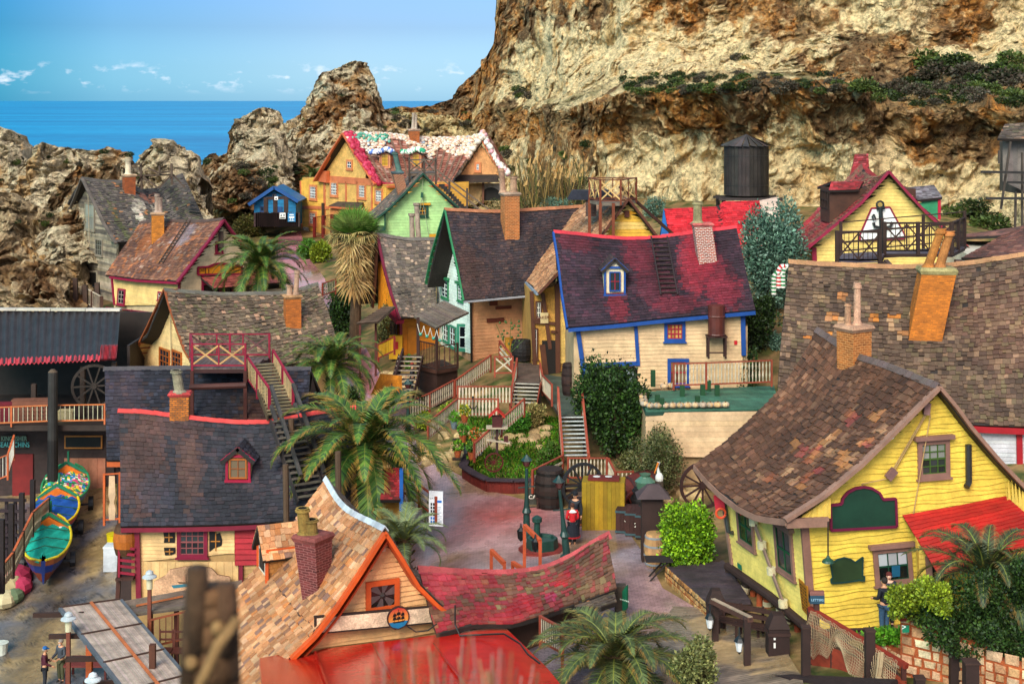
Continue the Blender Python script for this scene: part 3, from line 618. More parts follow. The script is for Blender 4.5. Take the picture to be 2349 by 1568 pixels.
def window(parent,pl,r,fcol,scol,nx=2,ny=2,glass='10151a',fw=.09,sill=True,hood=None,curtain=None,name='window',shear=0,label=None,sw=.035,mid=False):
 pl=Plane(pl.p+pl.n*.022,pl.n);u0,v0,u1,v1=rect_px(pl,r);f=MB();fc=cc(fcol);h=v1-v0
 S_=lambda a,b,c,d,o0,o1,col,mb=f:pbox(mb,pl,a+shear*(b-v0),b,c+shear*(b-v0),d,o0,o1,col,shear)
 S_(u0,v0,u0+fw,v1,.0,.085,fc);S_(u1-fw,v0,u1,v1,.0,.085,fc);S_(u0+fw,v1-fw,u1-fw,v1,0,.083,fc);S_(u0+fw,v0,u1-fw,v0+fw,0,.083,fc)
 if sill:S_(u0-.06,v0-.06,u1+.06,v0,0,.13,fc)
 if hood:S_(u0-.14,v1,u1+.14,v1+.14,0,.2,cc(hood))
 o=f.build(name,M['plain'],parent);g=MB();a0,b0,a1,b1=u0+fw,v0+fw,u1-fw,v1-fw
 gc=cc(glass)
 for i in range(nx):
  for j in range(ny):
   x0_,x1_=a0+(a1-a0)*i/nx,a0+(a1-a0)*(i+1)/nx;y0_,y1_=b0+(b1-b0)*j/ny,b0+(b1-b0)*(j+1)/ny;t=rnd.uniform(-.004,.004);c=vary(gc,.5)
   if curtain and j>=ny/2:c=vary(cc(curtain),.2)
   sh=lambda x,y:x+shear*(y-v0)
   g.face([pl.at(sh(x0_,y0_),y0_,.036+t),pl.at(sh(x1_,y0_),y0_,.036-t),pl.at(sh(x1_,y1_),y1_,.036+t),pl.at(sh(x0_,y1_),y1_,.036-t)],c)
 g.build('pane',M['glass'],o)
 if scol:
  s=MB();c=cc(scol)
  for i in range(nx+1):
   x=a0+(a1-a0)*i/nx;ww=sw*(1.3 if i in(0,nx)else 1);S_(max(a0,x-ww/2),b0,min(a1,x+ww/2),b1,.034,.058,c,s)
  for j in range(ny+1):
   y=b0+(b1-b0)*j/ny;ww=sw*(1.3 if j in(0,ny)else(1.6 if j*2==ny else 1));S_(a0,max(b0,y-ww/2),a1,min(b1,y+ww/2),.034,.062,c,s)
  s.build('sash',M['plain'],o)
 if label:o['label']=label
 return o
def bbar(mb,pts,w,h,col,up=UP):
 for a,b in zip(pts,pts[1:]):mb.bar(a,b,w,h,cc(col),up)
def brick_box(mb,b,t,col):
 0
 uo=0
 for i in range(4):
  j=(i+1)%4;wd=(b[j]-b[i]).length;h=(t[i]-b[i]).length;n=6
  for k in range(n):
   f0,f1=k/n,(k+1)/n;q=[b[i].lerp(t[i],f0),b[j].lerp(t[j],f0),b[j].lerp(t[j],f1),b[i].lerp(t[i],f1)]
   mb.face(q,col,[(uo,h*f0),(uo+wd,h*f0),(uo+wd,h*f1),(uo,h*f1)])
  uo+=wd
 mb.face(list(t),col,[(0,0)]*4)
def chimney(parent,base,wpx,hpx,col='a8581c',mortar='b0703a',cap='c9926a',pots=(),ang=.3,lean=(0,0),dep=None,flare=1.0,capw=1.22,name='chimney',back=None,down=1.2):
 0
 k=base.y/F;w_=wpx*k;d=(dep or.85)*w_;h=hpx*k;bk=(back or Vector((0,1,0)))*(d*.5)
 c=base+bk;ca,sa=math.cos(ang),math.sin(ang);lx,ly=lean[0]*k,lean[1]*k;cl=cc(col)
 ww=w_/(abs(ca)+abs(sa)*d/w_);dd=ww*d/w_
 def ring(z,f,off):return[Vector((c.x+x*ww/2*f*ca-y*dd/2*f*sa+off*lx,c.y+x*ww/2*f*sa+y*dd/2*f*ca+off*ly,z))for x,y in((-1,-1),(1,-1),(1,1),(-1,1))]
 z0,z1=base.z-down,base.z+h;m=MB();f0=-down/h
 brick_box(m,ring(z0,flare,f0),ring(z1,1,1),cl);o=m.build(name,M['brick'],parent);o['mortar']=list(cc(mortar))
 m=MB();ch=.13*w_/1.0+.05;m.hexa(ring(z1-.02,1.04,1),ring(z1+ch*.5,capw,1),cc(cap));m.hexa(ring(z1+ch*.5,capw+.01,1),ring(z1+ch,capw*.9,1),cc(cap));m.build('chimney_cap',M['rough'],o)
 for pt in pots:
  ox,pw,ph,pc=pt[:4];pl_=pt[4]if len(pt)>4 else 0;r=pw*k/2;H=ph*k;q=Vector((c.x+lx+ox*k,c.y+ly+rnd.uniform(-.05,.05),z1+ch*.8));m=MB();c1=cc(pc)
  prof=[(r*1.5,0),(r*1.25,H*.06),(r,H*.12),(r*.92,H*.86),(r*1.2,H*.87),(r*1.2,H*.93),(r*.95,H*.94),(r*1.05,H),(r*.7,H),(r*.65,H-.1)]
  m.lathe(q,prof,c1,12,[vary(c1,.1)for _ in prof[:-2]]+[hx('151210')]*3,(pl_*k,0));m.build('chimney_pot',M['rough'],o,smooth=False)
 return o
class House:
 def __init__(s,name,label,apex,Y,vx,cat='house',group=None,loc=None):
  s.A=P(*apex,Y);s.r=Vector((vx-CX,F,0)).normalized();s.a=Vector((s.r.y,-s.r.x,0));b=Vector(s.A);b.z=gz(b.x,b.y)
  s.root=empty(name,b,label,cat,group);s.G=Plane(s.A,s.r);s.R=Plane(s.A,s.a)
 def g(s,x,y,off=0):return ray(x,y,s.A+s.r*off,s.r)
 def rp(s,x,y):return ray(x,y,s.A,s.a)
 def e(s,q,x,y):return ray(x,y,q,s.a)
 def gplane(s,off=.35):return Plane(s.A+s.r*off,s.r)
 def slope(s,ridge,eave,pal,l=None,r=None,curve=0,name='roof',build=True,**kw):
  top=[s.g(*ridge[0])]+[s.rp(*p)for p in ridge[1:]];e0=s.g(*eave[0]);bot=[e0]+[s.e(e0,*p)for p in eave[1:]]
  if l:l=[s.g(*p)for p in l]
  if r:
   pn=(top[-1]-bot[-1]);pn.z=0;pn=pn.cross(UP);pn=pn if pn.length>.01 else s.r;r=[bot[-1]]+[ray(*p,bot[-1],pn)for p in r[1:-1]]+[top[-1]]
  S=Patch(top,bot,l,r,curve=curve)
  if build:m=MB();shingles(m,S,pal,**kw);S.ob=m.build(name,M['shingle'],s.root)
  return S
 def mirror(s,p):d=(p-s.A).dot(s.a);return p-s.a*2*d
 def back(s,S,pal,**kw):
  f=s.mirror;T=[p+s.a*.0 for p in S.T];B=[f(p)for p in S.B];S2=Patch(T,B,[f(p)for p in S.L],[f(p)for p in S.R],curve=S.curve)
  m=MB();shingles(m,S2,pal,w=.4,e=.35,**kw);m.build('roof',M['shingle'],s.root);return S2
 def sideplane(s,top,bot):return Plane(top,(top-bot).cross(s.r))
 def shell(s,cl,cr,length,zb,ze,zr,col,off=.42,peak=.5):
  0
  c=cc(col);m=MB();o=s.r*.06;a,b=Vector(cl)+o,Vector(cr)+o;L=s.r*(length)
  def at(p,z):q=Vector(p);q.z=z;return q
  base=[a,b,b+L,a+L];m.hexa([at(p,zb)for p in base],[at(p,ze)for p in base],c)
  if zr<-90:
   t=a.lerp(b,peak);m.face([at(a,ze),at(b,ze),at(t,zr)],c);m.face([at(b+L,ze),at(a+L,ze),at(t+L,zr)],c)
   m.face([at(a,ze),at(t,zr),at(t+L,zr),at(a+L,ze)],c);m.face([at(t,zr),at(b,ze),at(b+L,ze),at(t+L,zr)],c)
  return m.build('wall_core',M['wood'],s.root)
def pick3(pl,pts,off=0):return[pl(x,y,off)for x,y in pts]
def dormer(parent,S,foot,wpx,hpx,roofh,wallc,frame,sash,pal,face=None,rl=1.5,over=.12,glass='1a1c1e',nx=2,ny=2,curtain=None,roofc=None,cheek=None,trim=None,inner=None,ins=.13):
 0
 q=S.hit(*foot);n=Vector((S.nrm.x,S.nrm.y,0)).normalized()if face is None else Vector(face).normalized();pl=Plane(q+n*.05,n);n=pl.n;k=q.y/F;w_,h,rh=wpx*k,hpx*k,roofh*k;c=cc(wallc)
 m=MB();u=pl.u;bk=-n*rl
 A=[q-u*w_/2,q+u*w_/2];T=[p+UP*h for p in A];dn=-UP*.15
 m.hexa([A[0]+dn,A[1]+dn,A[1]+dn+bk,A[0]+dn+bk],[T[0],T[1],T[1]+bk,T[0]+bk],c)
 pk=(T[0]+T[1])/2+UP*rh;m.face([T[0],T[1],pk],c);d=m.build('dormer',M['plain'],parent)
 m=MB();ov=n*over
 for sg in(-1,1):
  e=(T[0]if sg<0 else T[1]);lo=e+(e-pk)*(over/w_*2.2);bot=[lo+ov,lo+bk*1.1];top=[pk+ov+UP*.03,pk+bk*1.1+UP*.03];shingles(m,Patch(top,bot,n=8),pal,w=.16,e=.16,under=roofc)
 m.build('dormer_roof',M['shingle'],d)
 m=MB();tc_=cc(trim or frame)
 for p in T:m.bar(pk+ov*.7,p+(p-pk)*(over/w_*1.8)+ov*.7,.05,.11,tc_)
 pbox(m,pl,-w_/2,h,w_/2,h+.1,.01,.07,tc_);pbox(m,pl,-w_/2-.05,-.08,w_/2+.05,0.02,0,.12,tc_)
 pbox(m,pl,-w_/2-.02,0,-w_/2+.08,h,.0,.06,tc_);pbox(m,pl,w_/2-.08,0,w_/2+.02,h,.0,.06,tc_);m.build('dormer_trim',M['plain'],d)
 k2=pl;a=pl.at(-w_/2+.13,.06,0);b_=pl.at(w_/2-.13,h-.06,0)
 wd=MB();x0,x1,y0,y1=-w_/2+ins,w_/2-ins,.06+(ins-.13),h-.05-(ins-.13);fw=.06;fc=cc(inner or frame)
 for r in((x0,y0,x0+fw,y1),(x1-fw,y0,x1,y1),(x0+fw,y1-fw,x1-fw,y1),(x0+fw,y0,x1-fw,y0+fw)):pbox(wd,pl,*r,0,.075,fc)
 for i in range(1,nx):x=x0+(x1-x0)*i/nx;pbox(wd,pl,x-.018,y0+fw,x+.018,y1-fw,0,.06,cc(sash))
 for j in range(1,ny):y=y0+(y1-y0)*j/ny;pbox(wd,pl,x0+fw,y-.018,x1-fw,y+.018,0,.062,cc(sash))
 wo=wd.build('window',M['plain'],d)
 g=MB();g.face([pl.at(x0+fw,y0+fw,.03),pl.at(x1-fw,y0+fw,.03),pl.at(x1-fw,y1-fw,.03),pl.at(x0+fw,y1-fw,.03)],cc(glass));gl=g.build('glass',M['glass'],d)
 return d
def fence(name,label,pts,h=.95,post='9a3f28',picket='c9b79a',rail=None,style='picket',cat='fence',group='painted wooden railings',sp=.16,post_h=None,pw=.09,parent=None,post_every=2.2,root=None,psz=.09,batten=True):
 pts=[Vector(p)for p in pts];rail=rail or post
 r_=root or(empty(name,pts[0],label,cat,group));rl=MB();pk=MB();last=None
 for a,b in zip(pts,pts[1:]):
  d=b-a;L=Vector((d.x,d.y,0)).length;n=max(1,round(L/post_every))
  for i in range(n+1):
   if i==0 and last is not None:continue
   q=a.lerp(b,i/n);p=MB().box(q-UP*.12,psz,psz,(post_h or h)+.16,vary(cc(post),.1),math.atan2(d.y,d.x));p.build('post',M['wood'],r_)
  last=b
  rl.bar(a+UP*h,b+UP*h,.1,.05,cc(rail));rl.bar(a+UP*.12,b+UP*.12,.05,.07,cc(rail))
  if style in('picket','slat','baluster'):
   m_=max(1,int(d.length/sp));hd=Vector((d.x,d.y,0)).normalized();nn=hd.cross(UP)
   for i in range(m_):
    q=a.lerp(b,(i+.5)/m_);c=vary(cc(picket),.14)
    if style=='baluster':
     pk.lathe(q+UP*.12,[(.022,0),(.022,h*.12),(.045,h*.28),(.03,h*.42),(.02,h*.5),(.045,h*.68),(.022,h*.8),(.022,h*.86)],c,6)
    elif style=='slat':
     pk.bar(q+UP*.1,q+UP*h,.03,.03,c,hd)
    else:
     w2=pw/2;prof=[(.05,.8),(.28,1),(.42,.55),(.55,1),(.8,.85),(.96,.8)];last_=None
     for t,f in prof:
      e=q+UP*(h*t)+nn*.015;row=[e-hd*w2*f,e+hd*w2*f]
      if last_:pk.hexa([last_[0]-nn*.012,last_[1]-nn*.012,last_[1]+nn*.012,last_[0]+nn*.012],[row[0]-nn*.012,row[1]-nn*.012,row[1]+nn*.012,row[0]+nn*.012],c)
      last_=row
  elif style=='X':
   n2=max(1,round(L/1.3))
   for i in range(n2):
    p,q=a.lerp(b,i/n2),a.lerp(b,(i+1)/n2);c=cc(picket);pk.bar(p+UP*.15,q+UP*(h-.05),.04,.07,c);pk.bar(p+UP*(h-.05),q+UP*.15,.045,.07,c);
    if i:rl.bar(p+UP*.1,p+UP*h,.06,.06,cc(rail),Vector((1,0,0)))
  elif style=='rails':
   for f in(.35,.65):rl.bar(a+UP*h*f,b+UP*h*f,.04,.1,cc(picket))
 rl.build('rail',M['wood'],r_)
 if pk.f:pk.build('picket_panel' if style!='X' else'cross_brace',M['wood'],r_)
 return r_
def stairs(name,label,top,bot,width,n,tread='8a7f72',string='8e3b26',side=None,cat='stairs',edge=None,riser=None,group=None):
 top,bot=Vector(top),Vector(bot);d=bot-top;hd=Vector((d.x,d.y,0)).normalized();s=Vector((-hd.y,hd.x,0))if side is None else Vector(side);root=empty(name,bot,label,cat,group);m=MB();L=Vector((d.x,d.y,0)).length;run=L/n
 for i in range(n):
  q=top.lerp(bot,(i+.5)/n);c=vary(cc(tread),.15);m.bar(q-s*width/2,q+s*width/2,run*.92,.045,c)
  if edge:e=q+hd*run*.46+UP*.004;m.bar(e-s*width/2,e+s*width/2,.05,.055,vary(cc(edge),.08))
 m.build('tread',M['plank'],root)
 for sg in(-1,1):
  m=MB();m.bar(top+s*sg*(width/2+.03)-UP*.1,bot+s*sg*(width/2+.03)-UP*.1,.05,.26,cc(string));m.build('stringer',M['wood'],root)
 if riser:
  m=MB();
  for i in range(n):q=top.lerp(bot,(i+.5)/n)-hd*run*.42-UP*.1;m.bar(q-s*width/2,q+s*width/2,.02,.16,cc(riser))
  m.build('riser',M['wood'],root)
 return root
def deck(name,label,poly,col,th=.16,legs=None,root=None,cat='deck',plank=.16,along=None,legc='3a2a20',skirt=None,partname='deck_board'):
 0
 poly=[Vector(p)for p in poly];root=root or empty(name,poly[0],label,cat);a=(Vector(along)if along else poly[1]-poly[0]).normalized();a.z=0;a.normalize();n=Vector((-a.y,a.x,0));m=MB();z=sum(p.z for p in poly)/len(poly)
 o=poly[0];Q=[((p-o).dot(a),(p-o).dot(n))for p in poly];v=min(q[1]for q in Q);vm=max(q[1]for q in Q);k=len(Q)
 zf=lambda p:p
 while v<vm:
  c=v+plank/2;xs=[]
  for i in range(k):
   p,q=Q[i],Q[(i+1)%k]
   if(p[1]<=c<q[1])or(q[1]<=c<p[1]):t=(c-p[1])/(q[1]-p[1]);xs.append((p[0]+(q[0]-p[0])*t,poly[i].z+(poly[(i+1)%k].z-poly[i].z)*t))
  xs.sort()
  if len(xs)>=2:
   (x0,z0),(x1,z1)=xs[0],xs[-1];A_=o+a*x0+n*c;B_=o+a*x1+n*c;A_.z=z0;B_.z=z1;m.bar(A_-UP*.025,B_-UP*.025,plank*.93,.05,vary(cc(col),.16))
  v+=plank
 m.build(partname,M['plank'],root);m=MB()
 for p,q in zip(poly,poly[1:]+poly[:1]):m.bar(p-UP*.13,q-UP*.13,.06,.16,cc(skirt or legc))
 m.build('joist',M['wood'],root)
 for p in legs or[]:
  zb=gz(p.x,p.y)-.1;MB().box((p.x,p.y,zb),.14,.14,max(.1,p.z-.1-zb),vary(cc(legc),.1)).build('leg',M['wood'],root)
 return root
P_GREY=[(5,'5f5148'),(4,'51463f'),(3,'746353'),(1.2,'5e5a42'),(1.2,'8a7461'),(.5,'b08f78'),(.25,'b9774d')]
P_BRN=[(5,'6e4c3c'),(4,'7e5846'),(3,'5d4035'),(1.2,'8f6449'),(.6,'a6683a')]
P_DARK=[(5,'3b3032'),(4,'2e282e'),(3,'483535'),(1,'55403a')]
P_BLK=[(5,'24242e'),(4,'2c2a34'),(2,'3a3a48'),(1.5,'402f2c')]
P_TAN=[(5,'c08a63'),(4,'a9744f'),(3,'cf9b72'),(2,'8f624a'),(1,'d9aa80')]
P_ORG=[(5,'cf8f5f'),(4,'b97a4c'),(3,'dba274'),(2,'e0ae84'),(1.3,'94674d'),(1.2,'7f5f56'),(1,'d07f42')]
P_RED=[(5,'9c2a2f'),(4,'7d2a2a'),(3,'b53a3f'),(2,'64302a'),(1,'c5565a')]
P_YH=[(6,'64402c'),(5,'523524'),(3,'764e38'),(1.5,'8a6248')]
P_BIG=[(5,'604a3c'),(4,'725a48'),(3,'4c3a30'),(1.5,'6c5c42'),(1.2,'907258')]
# yellow house on the right
def yellow_house():
 h=House('yellow_house','bright yellow crooked clapboard house with brown shingle roof on log stilts at right',ZL(1772,572),46.5,275)
 ridge=zs(ZL,(1772,572),(1600,505),(1450,442),(1300,395),(1200,370),(1120,300),(960,195))
 eave=zs(ZL,(750,1475),(560,1450),(430,1390),(300,1290),(200,1190),(130,1105))
 bl=[(rnd.uniform(.05,.6),rnd.uniform(.15,.75),.05,.035,rnd.choice(['d08a4e','c9714a','cf9a70','b8504a']),.6)for _ in range(26)]
 S=h.slope(ridge,eave,P_YH,l=zs(ZL,(750,1475),(1000,1302),(1250,1095),(1500,850),(1772,572)),r=zs(ZL,(130,1105),(300,985),(440,865),(580,730),(720,590),(850,390),(960,195)),w=.2,e=.24,rag=.25,wav=.35,th=.045,blots=bl)
 rt=[h.g(*p)for p in zs(ZL,(1772,572),(1880,700),(1990,850),(2170,1060),(2349,1250),(2600,1500))]
 L=S.T[-1]-S.T[0];m=MB();shingles(m,Patch([p for p in S.T],[rt[-1]+h.r*(L.dot(h.r))*t for t in(0,.5,1)],l=rt[::-1],n=30),P_YH,w=.35,e=.3);m.build('roof',M['shingle'],h.root)
 T=MB();lp=[h.g(*p,-.05)for p in zs(ZL,(740,1480),(1000,1315),(1250,1108),(1500,862),(1775,585))];rp=[p-h.r*.05-UP*.06 for p in rt]
 bbar(T,lp,.12,.24,'96705f',h.r);bbar(T,rp,.12,.24,'96705f',h.r)
 ev=[p-UP*.1 for p in S.B];bbar(T,ev[::6],.1,.2,'96705f')
 bw=[h.g(*ZL(750,1500),.0),h.g(*ZL(1030,1490),.0)];bbar(T,bw,.3,.14,'96705f',h.r);T.build('bargeboard',M['wood'],h.root)
 m=MB();capline(m,[p+UP*.02 for p in S.T[::5]],'6d5a55',.16,.3);m.build('ridge_cap',M['shingle'],h.root)
 G=h.gplane(.42);poly=pick3(G,zs(ZM,(852,352),(905,1030),(1100,1056),(1345,1025),(1700,1010),(2500,960),(2500,300))+zs(ZL,(2300,1250),(1985,880),(1775,620),(1480,905),(1045,1310),(860,1440)))
 m=MB();boards(m,G,poly,'e6c24a',.165,.035,.045,.28,var=.05,tilt=.012,warp=.015);m.build('wall',M['wood'],h.root)
 ct,cb=G(*ZM(855,350)),G(*ZM(908,1030));SP=h.sideplane(ct,cb)
 pl=pick3(SP,zs(ZM,(850,345),(908,1028),(760,900),(600,790),(385,605),(345,380),(312,130),(420,220),(560,290),(700,335)))
 m=MB();boards(m,SP,pl,'f6d872',.16,.02,.035,.3,var=.04);m.build('wall',M['wood'],h.root)  # paler yellow than the gable: the brighter light on this side is painted in
 bx=Plane(h.A+h.r*.08,h.r);m=MB();boards(m,bx,pick3(bx,zs(ZL,(830,1470),(1045,1465),(1045,1320))),'ecc65a',.11,0,.03,9,vertical=True);m.build('eave_panel',M['wood'],h.root);m=MB();boards(m,bx,pick3(bx,zs(ZL,(2218,1215),(2235,1370),(2500,1700),(2500,1420))),'ecc65a',.13,0,.03,9,vertical=True);m.build('eave_panel',M['wood'],h.root)
 m=MB()
 m.bar(G(*ZM(872,352),.05),G(*ZM(925,1040),.05),.26,.1,hx('8a6253'),G.n);m.build('corner_board',M['wood'],h.root);m=MB()
 m.bar(SP(*ZM(320,150),.05),SP(*ZM(385,610),.05),.16,.1,hx('96705f'),SP.n);m.build('corner_board',M['wood'],h.root)
 m=MB();m.tube([SP(*ZM(355,612),.1),SP(*ZM(640,815),.12),SP(*ZM(895,1032),.15)],.16,hx('3a2621'),10);m.build('base_log',M['wood'],h.root)
 m=MB();m.tube([G(*ZM(905,1050),.0),G(*ZM(1345,1030),.0)],.07,hx('3a2621'),8);m.build('base_board',M['wood'],h.root)
 Lw=6.0;cr=G(*ZM(2500,900));h.shell(cb,cr,Lw,cb.z+.05,ct.z-.2,0,'e0b848')
 window(h.root,G,ZL(1632,935)+ZL(1845,1195),'8a6458','3f5a1e',3,4,'2a2d2c',.16,hood='8a6458',curtain='7f8078',shear=-.02)
 window(h.root,G,ZM(1345,480)+ZM(1600,730),'8a6458','10402c',3,2,'151a18',.16,hood='8a6458',curtain='a9a7b0',shear=-.09)
 window(h.root,SP,ZM(430,225)+ZM(535,470),'8a6458','14502f',2,2,'1a2420',.14,hood='8a6458',sill=True)
 window(h.root,SP,ZM(685,350)+ZM(800,660),'8a6458','14502f',2,2,'1a2420',.14,hood='8a6458')
 chimney(h.root,S.hit(*ZL(1230,490)),78,92,'b4672a','c88a50','c99a7c',[(-14,15,52,'b58a6a'),(8,17,100,'d0a184')],ang=.55,dep=.9,flare=.95)
 def board_sign(name,label,pts,fill,rim,lab=None,w=.08,text=None):
  q=[G(*p,.13)for p in pts];r=MB();f=MB();n=G.n
  f.face(q,cc(fill));f.face([p-n*.06 for p in q][::-1],cc(fill));o=f.build(name,M['plain']);tag(o,label,'sign','signs on the yellow house')
  bbar(r,q+[q[0]],w,w,rim,n);r.build('frame',M['plain'],o);return o
 arc=[(1045,1380),(1120,1370),(1130,1330),(1165,1290),(1215,1265),(1270,1256),(1325,1265),(1375,1295),(1400,1340),(1485,1335)]
 s=board_sign('wall_sign','large dark green sign with arched top and maroon frame on yellow gable wall',zs(ZL,*arc)+zs(ZM,(1492,345),(1050,370)),'173a2b','6d1638')
 s2=board_sign('wall_sign','smaller dark green sign with pointed ears beside the yellow house window',zs(ZM,(1043,570),(1072,580),(1095,565),(1140,553),(1185,565),(1215,585),(1265,550),(1262,675),(1275,680),(1275,710),(1240,705),(1200,712),(1120,722),(1052,725),(1050,700),(1062,690)),'2a3c22','123a3a',w=.04)
 m=MB();m.tube([G(*ZL(1975,970),.12),G(*ZL(1978,1225),.12),G(*ZL(1962,1255),.2)],.11,hx('2c2a28'),8);m.build('drain_pipe',M['metal'],h.root)
 m=MB();m.tube([SP(*ZM(328,160),.15),SP(*ZM(360,380),.15),SP(*ZM(385,385),.1)],.08,hx('3a3a38'),8);m.build('drain_pipe',M['metal'],h.root)
 o=MB();a,b=SP(*ZM(525,300),.25),SP(*ZM(735,880),.25)
 for d in(-.07,0,.07):o.tube([a+SP.u*d,b+SP.u*d],.04,hx('8d7160'),6)
 for t in(.02,.3,.6,.97):q=a.lerp(b,t);o.tube([q-SP.v*.12,q+SP.v*.12],.16,hx('d8c8a0'),8)
 tag(o.build('spar_bundle',M['wood']),'bundle of bound wooden spars leaning on the pale yellow side wall','spars')
 o=MB();o.bar(G(*ZL(1700,690),.2),G(*ZL(1690,770),.2),.2,.16,hx('84605a'));o.bar(G(*ZL(1480,1140),.2),G(*ZL(1430,1200),.2),.26,.12,hx('84605a'),G.n)
 for p,q in(((1695,765),(1480,1140)),((1688,760),(1460,1150)),((1430,1200),(1260,1235)),((1260,1235),(1255,1255)),((1720,770),(1605,1435))):o.tube([G(*ZL(*p),.18),G(*ZL(*q),.12)],.02,hx('b08d5c'),6)
 tag(o.build('rope_pulley',M['wood']),'wooden block and tackle with ropes slung across the yellow gable','pulley')
 a=[G(*ZM(*p),.05)for p in((1530,268),(1850,215),(2225,140))];dv=-h.r*2.3
 b=[P(*ZM(*p),G(*ZM(1800,600)).y-dy)for p,dy in(((1780,680),2.0),((2100,560),2.2),((2560,430),2.6))]
 S2=Patch(a,b,n=20,curve=.0);m=MB();slab(m,S2,hx('7a1f1c'),.1);rows=15
 for j in range(rows):
  v0,v1=j/rows,(j+1.15)/rows;c=vary(hx('b3241d'),.16);nn=S2.nrm
  for i in range(12):
   u0,u1=i/12,(i+1)/12;jt=.012*math.sin(i*2.3+j*1.9);m.face([S2(u0,v0+jt)+nn*.05,S2(u1,v0-jt*.5)+nn*.05,S2(u1,min(1,v1))+nn*.012,S2(u0,min(1,v1))+nn*.012],c);m.face([S2(u0,v0+jt),S2(u1,v0-jt*.5),S2(u1,v0-jt*.5)+nn*.05,S2(u0,v0+jt)+nn*.05],c)
 m.build('porch_roof',M['wood'],h.root)
 m=MB();p0=G(*ZM(1700,540),.75);m.bar(p0,Vector((p0.x+.15,p0.y,gz(p0.x,p0.y)+0)),.2,.16,hx('8a6253'));m.build('porch_post',M['wood'],h.root)
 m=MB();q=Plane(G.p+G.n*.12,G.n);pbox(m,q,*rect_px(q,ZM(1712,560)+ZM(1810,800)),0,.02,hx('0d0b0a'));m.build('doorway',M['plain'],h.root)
 q=Plane(G.p+G.n*.75,G.n);m=MB();boards(m,q,pick3(q,zs(ZM,(1815,690),(2080,540),(2300,500),(2300,830),(1850,800))),'c7a032',.17,.02,.03);m.build('porch_wall',M['wood'],h.root);m=MB();boards(m,q,pick3(q,zs(ZM,(1615,410),(1690,520),(1712,800),(1640,790))),'ecc65a',.17,.01,.03);m.build('porch_wall',M['wood'],h.root)
 for i,(x,y0,x2,y1,c,wr)in enumerate(((365,640,325,830,'3d2a24',1),(415,650,412,960,'3d2a24',1),(480,730,430,900,'3d2a24',1),(525,780,530,900,'b0522e',0),(570,790,568,920,'b0522e',0),(622,830,630,960,'b0522e',1),(710,880,725,960,'3d2a24',1),(775,930,740,1010,'3d2a24',1),(820,1000,830,1090,'8e3f26',0),(865,1010,870,1110,'8e3f26',0))):
  a=SP(*ZM(x,y0),-.1-.15*(i%2));b=P(*ZM(x2,y1),a.y);b.z=min(b.z,gz(b.x,b.y)-.05);m=MB();r=.15 if wr else.11
  m.tube([a,b],r,hx(c),10);s=m.build('stilt',M['wood'],h.root)
  if wr:
   m=MB()
   for t0,t1 in((.12,.36),(.55,.7)):
    k=7
    for j in range(k):
     t=t0+(t1-t0)*j/k;m.tube([a.lerp(b,t),a.lerp(b,t+(t1-t0)/k*.8)],r+.03,vary(hx('cdbd9b'),.1),10)
   m.build('rope_wrap',M['cloth'],s)
 return h,G,SP
YH,YG,YS=yellow_house()
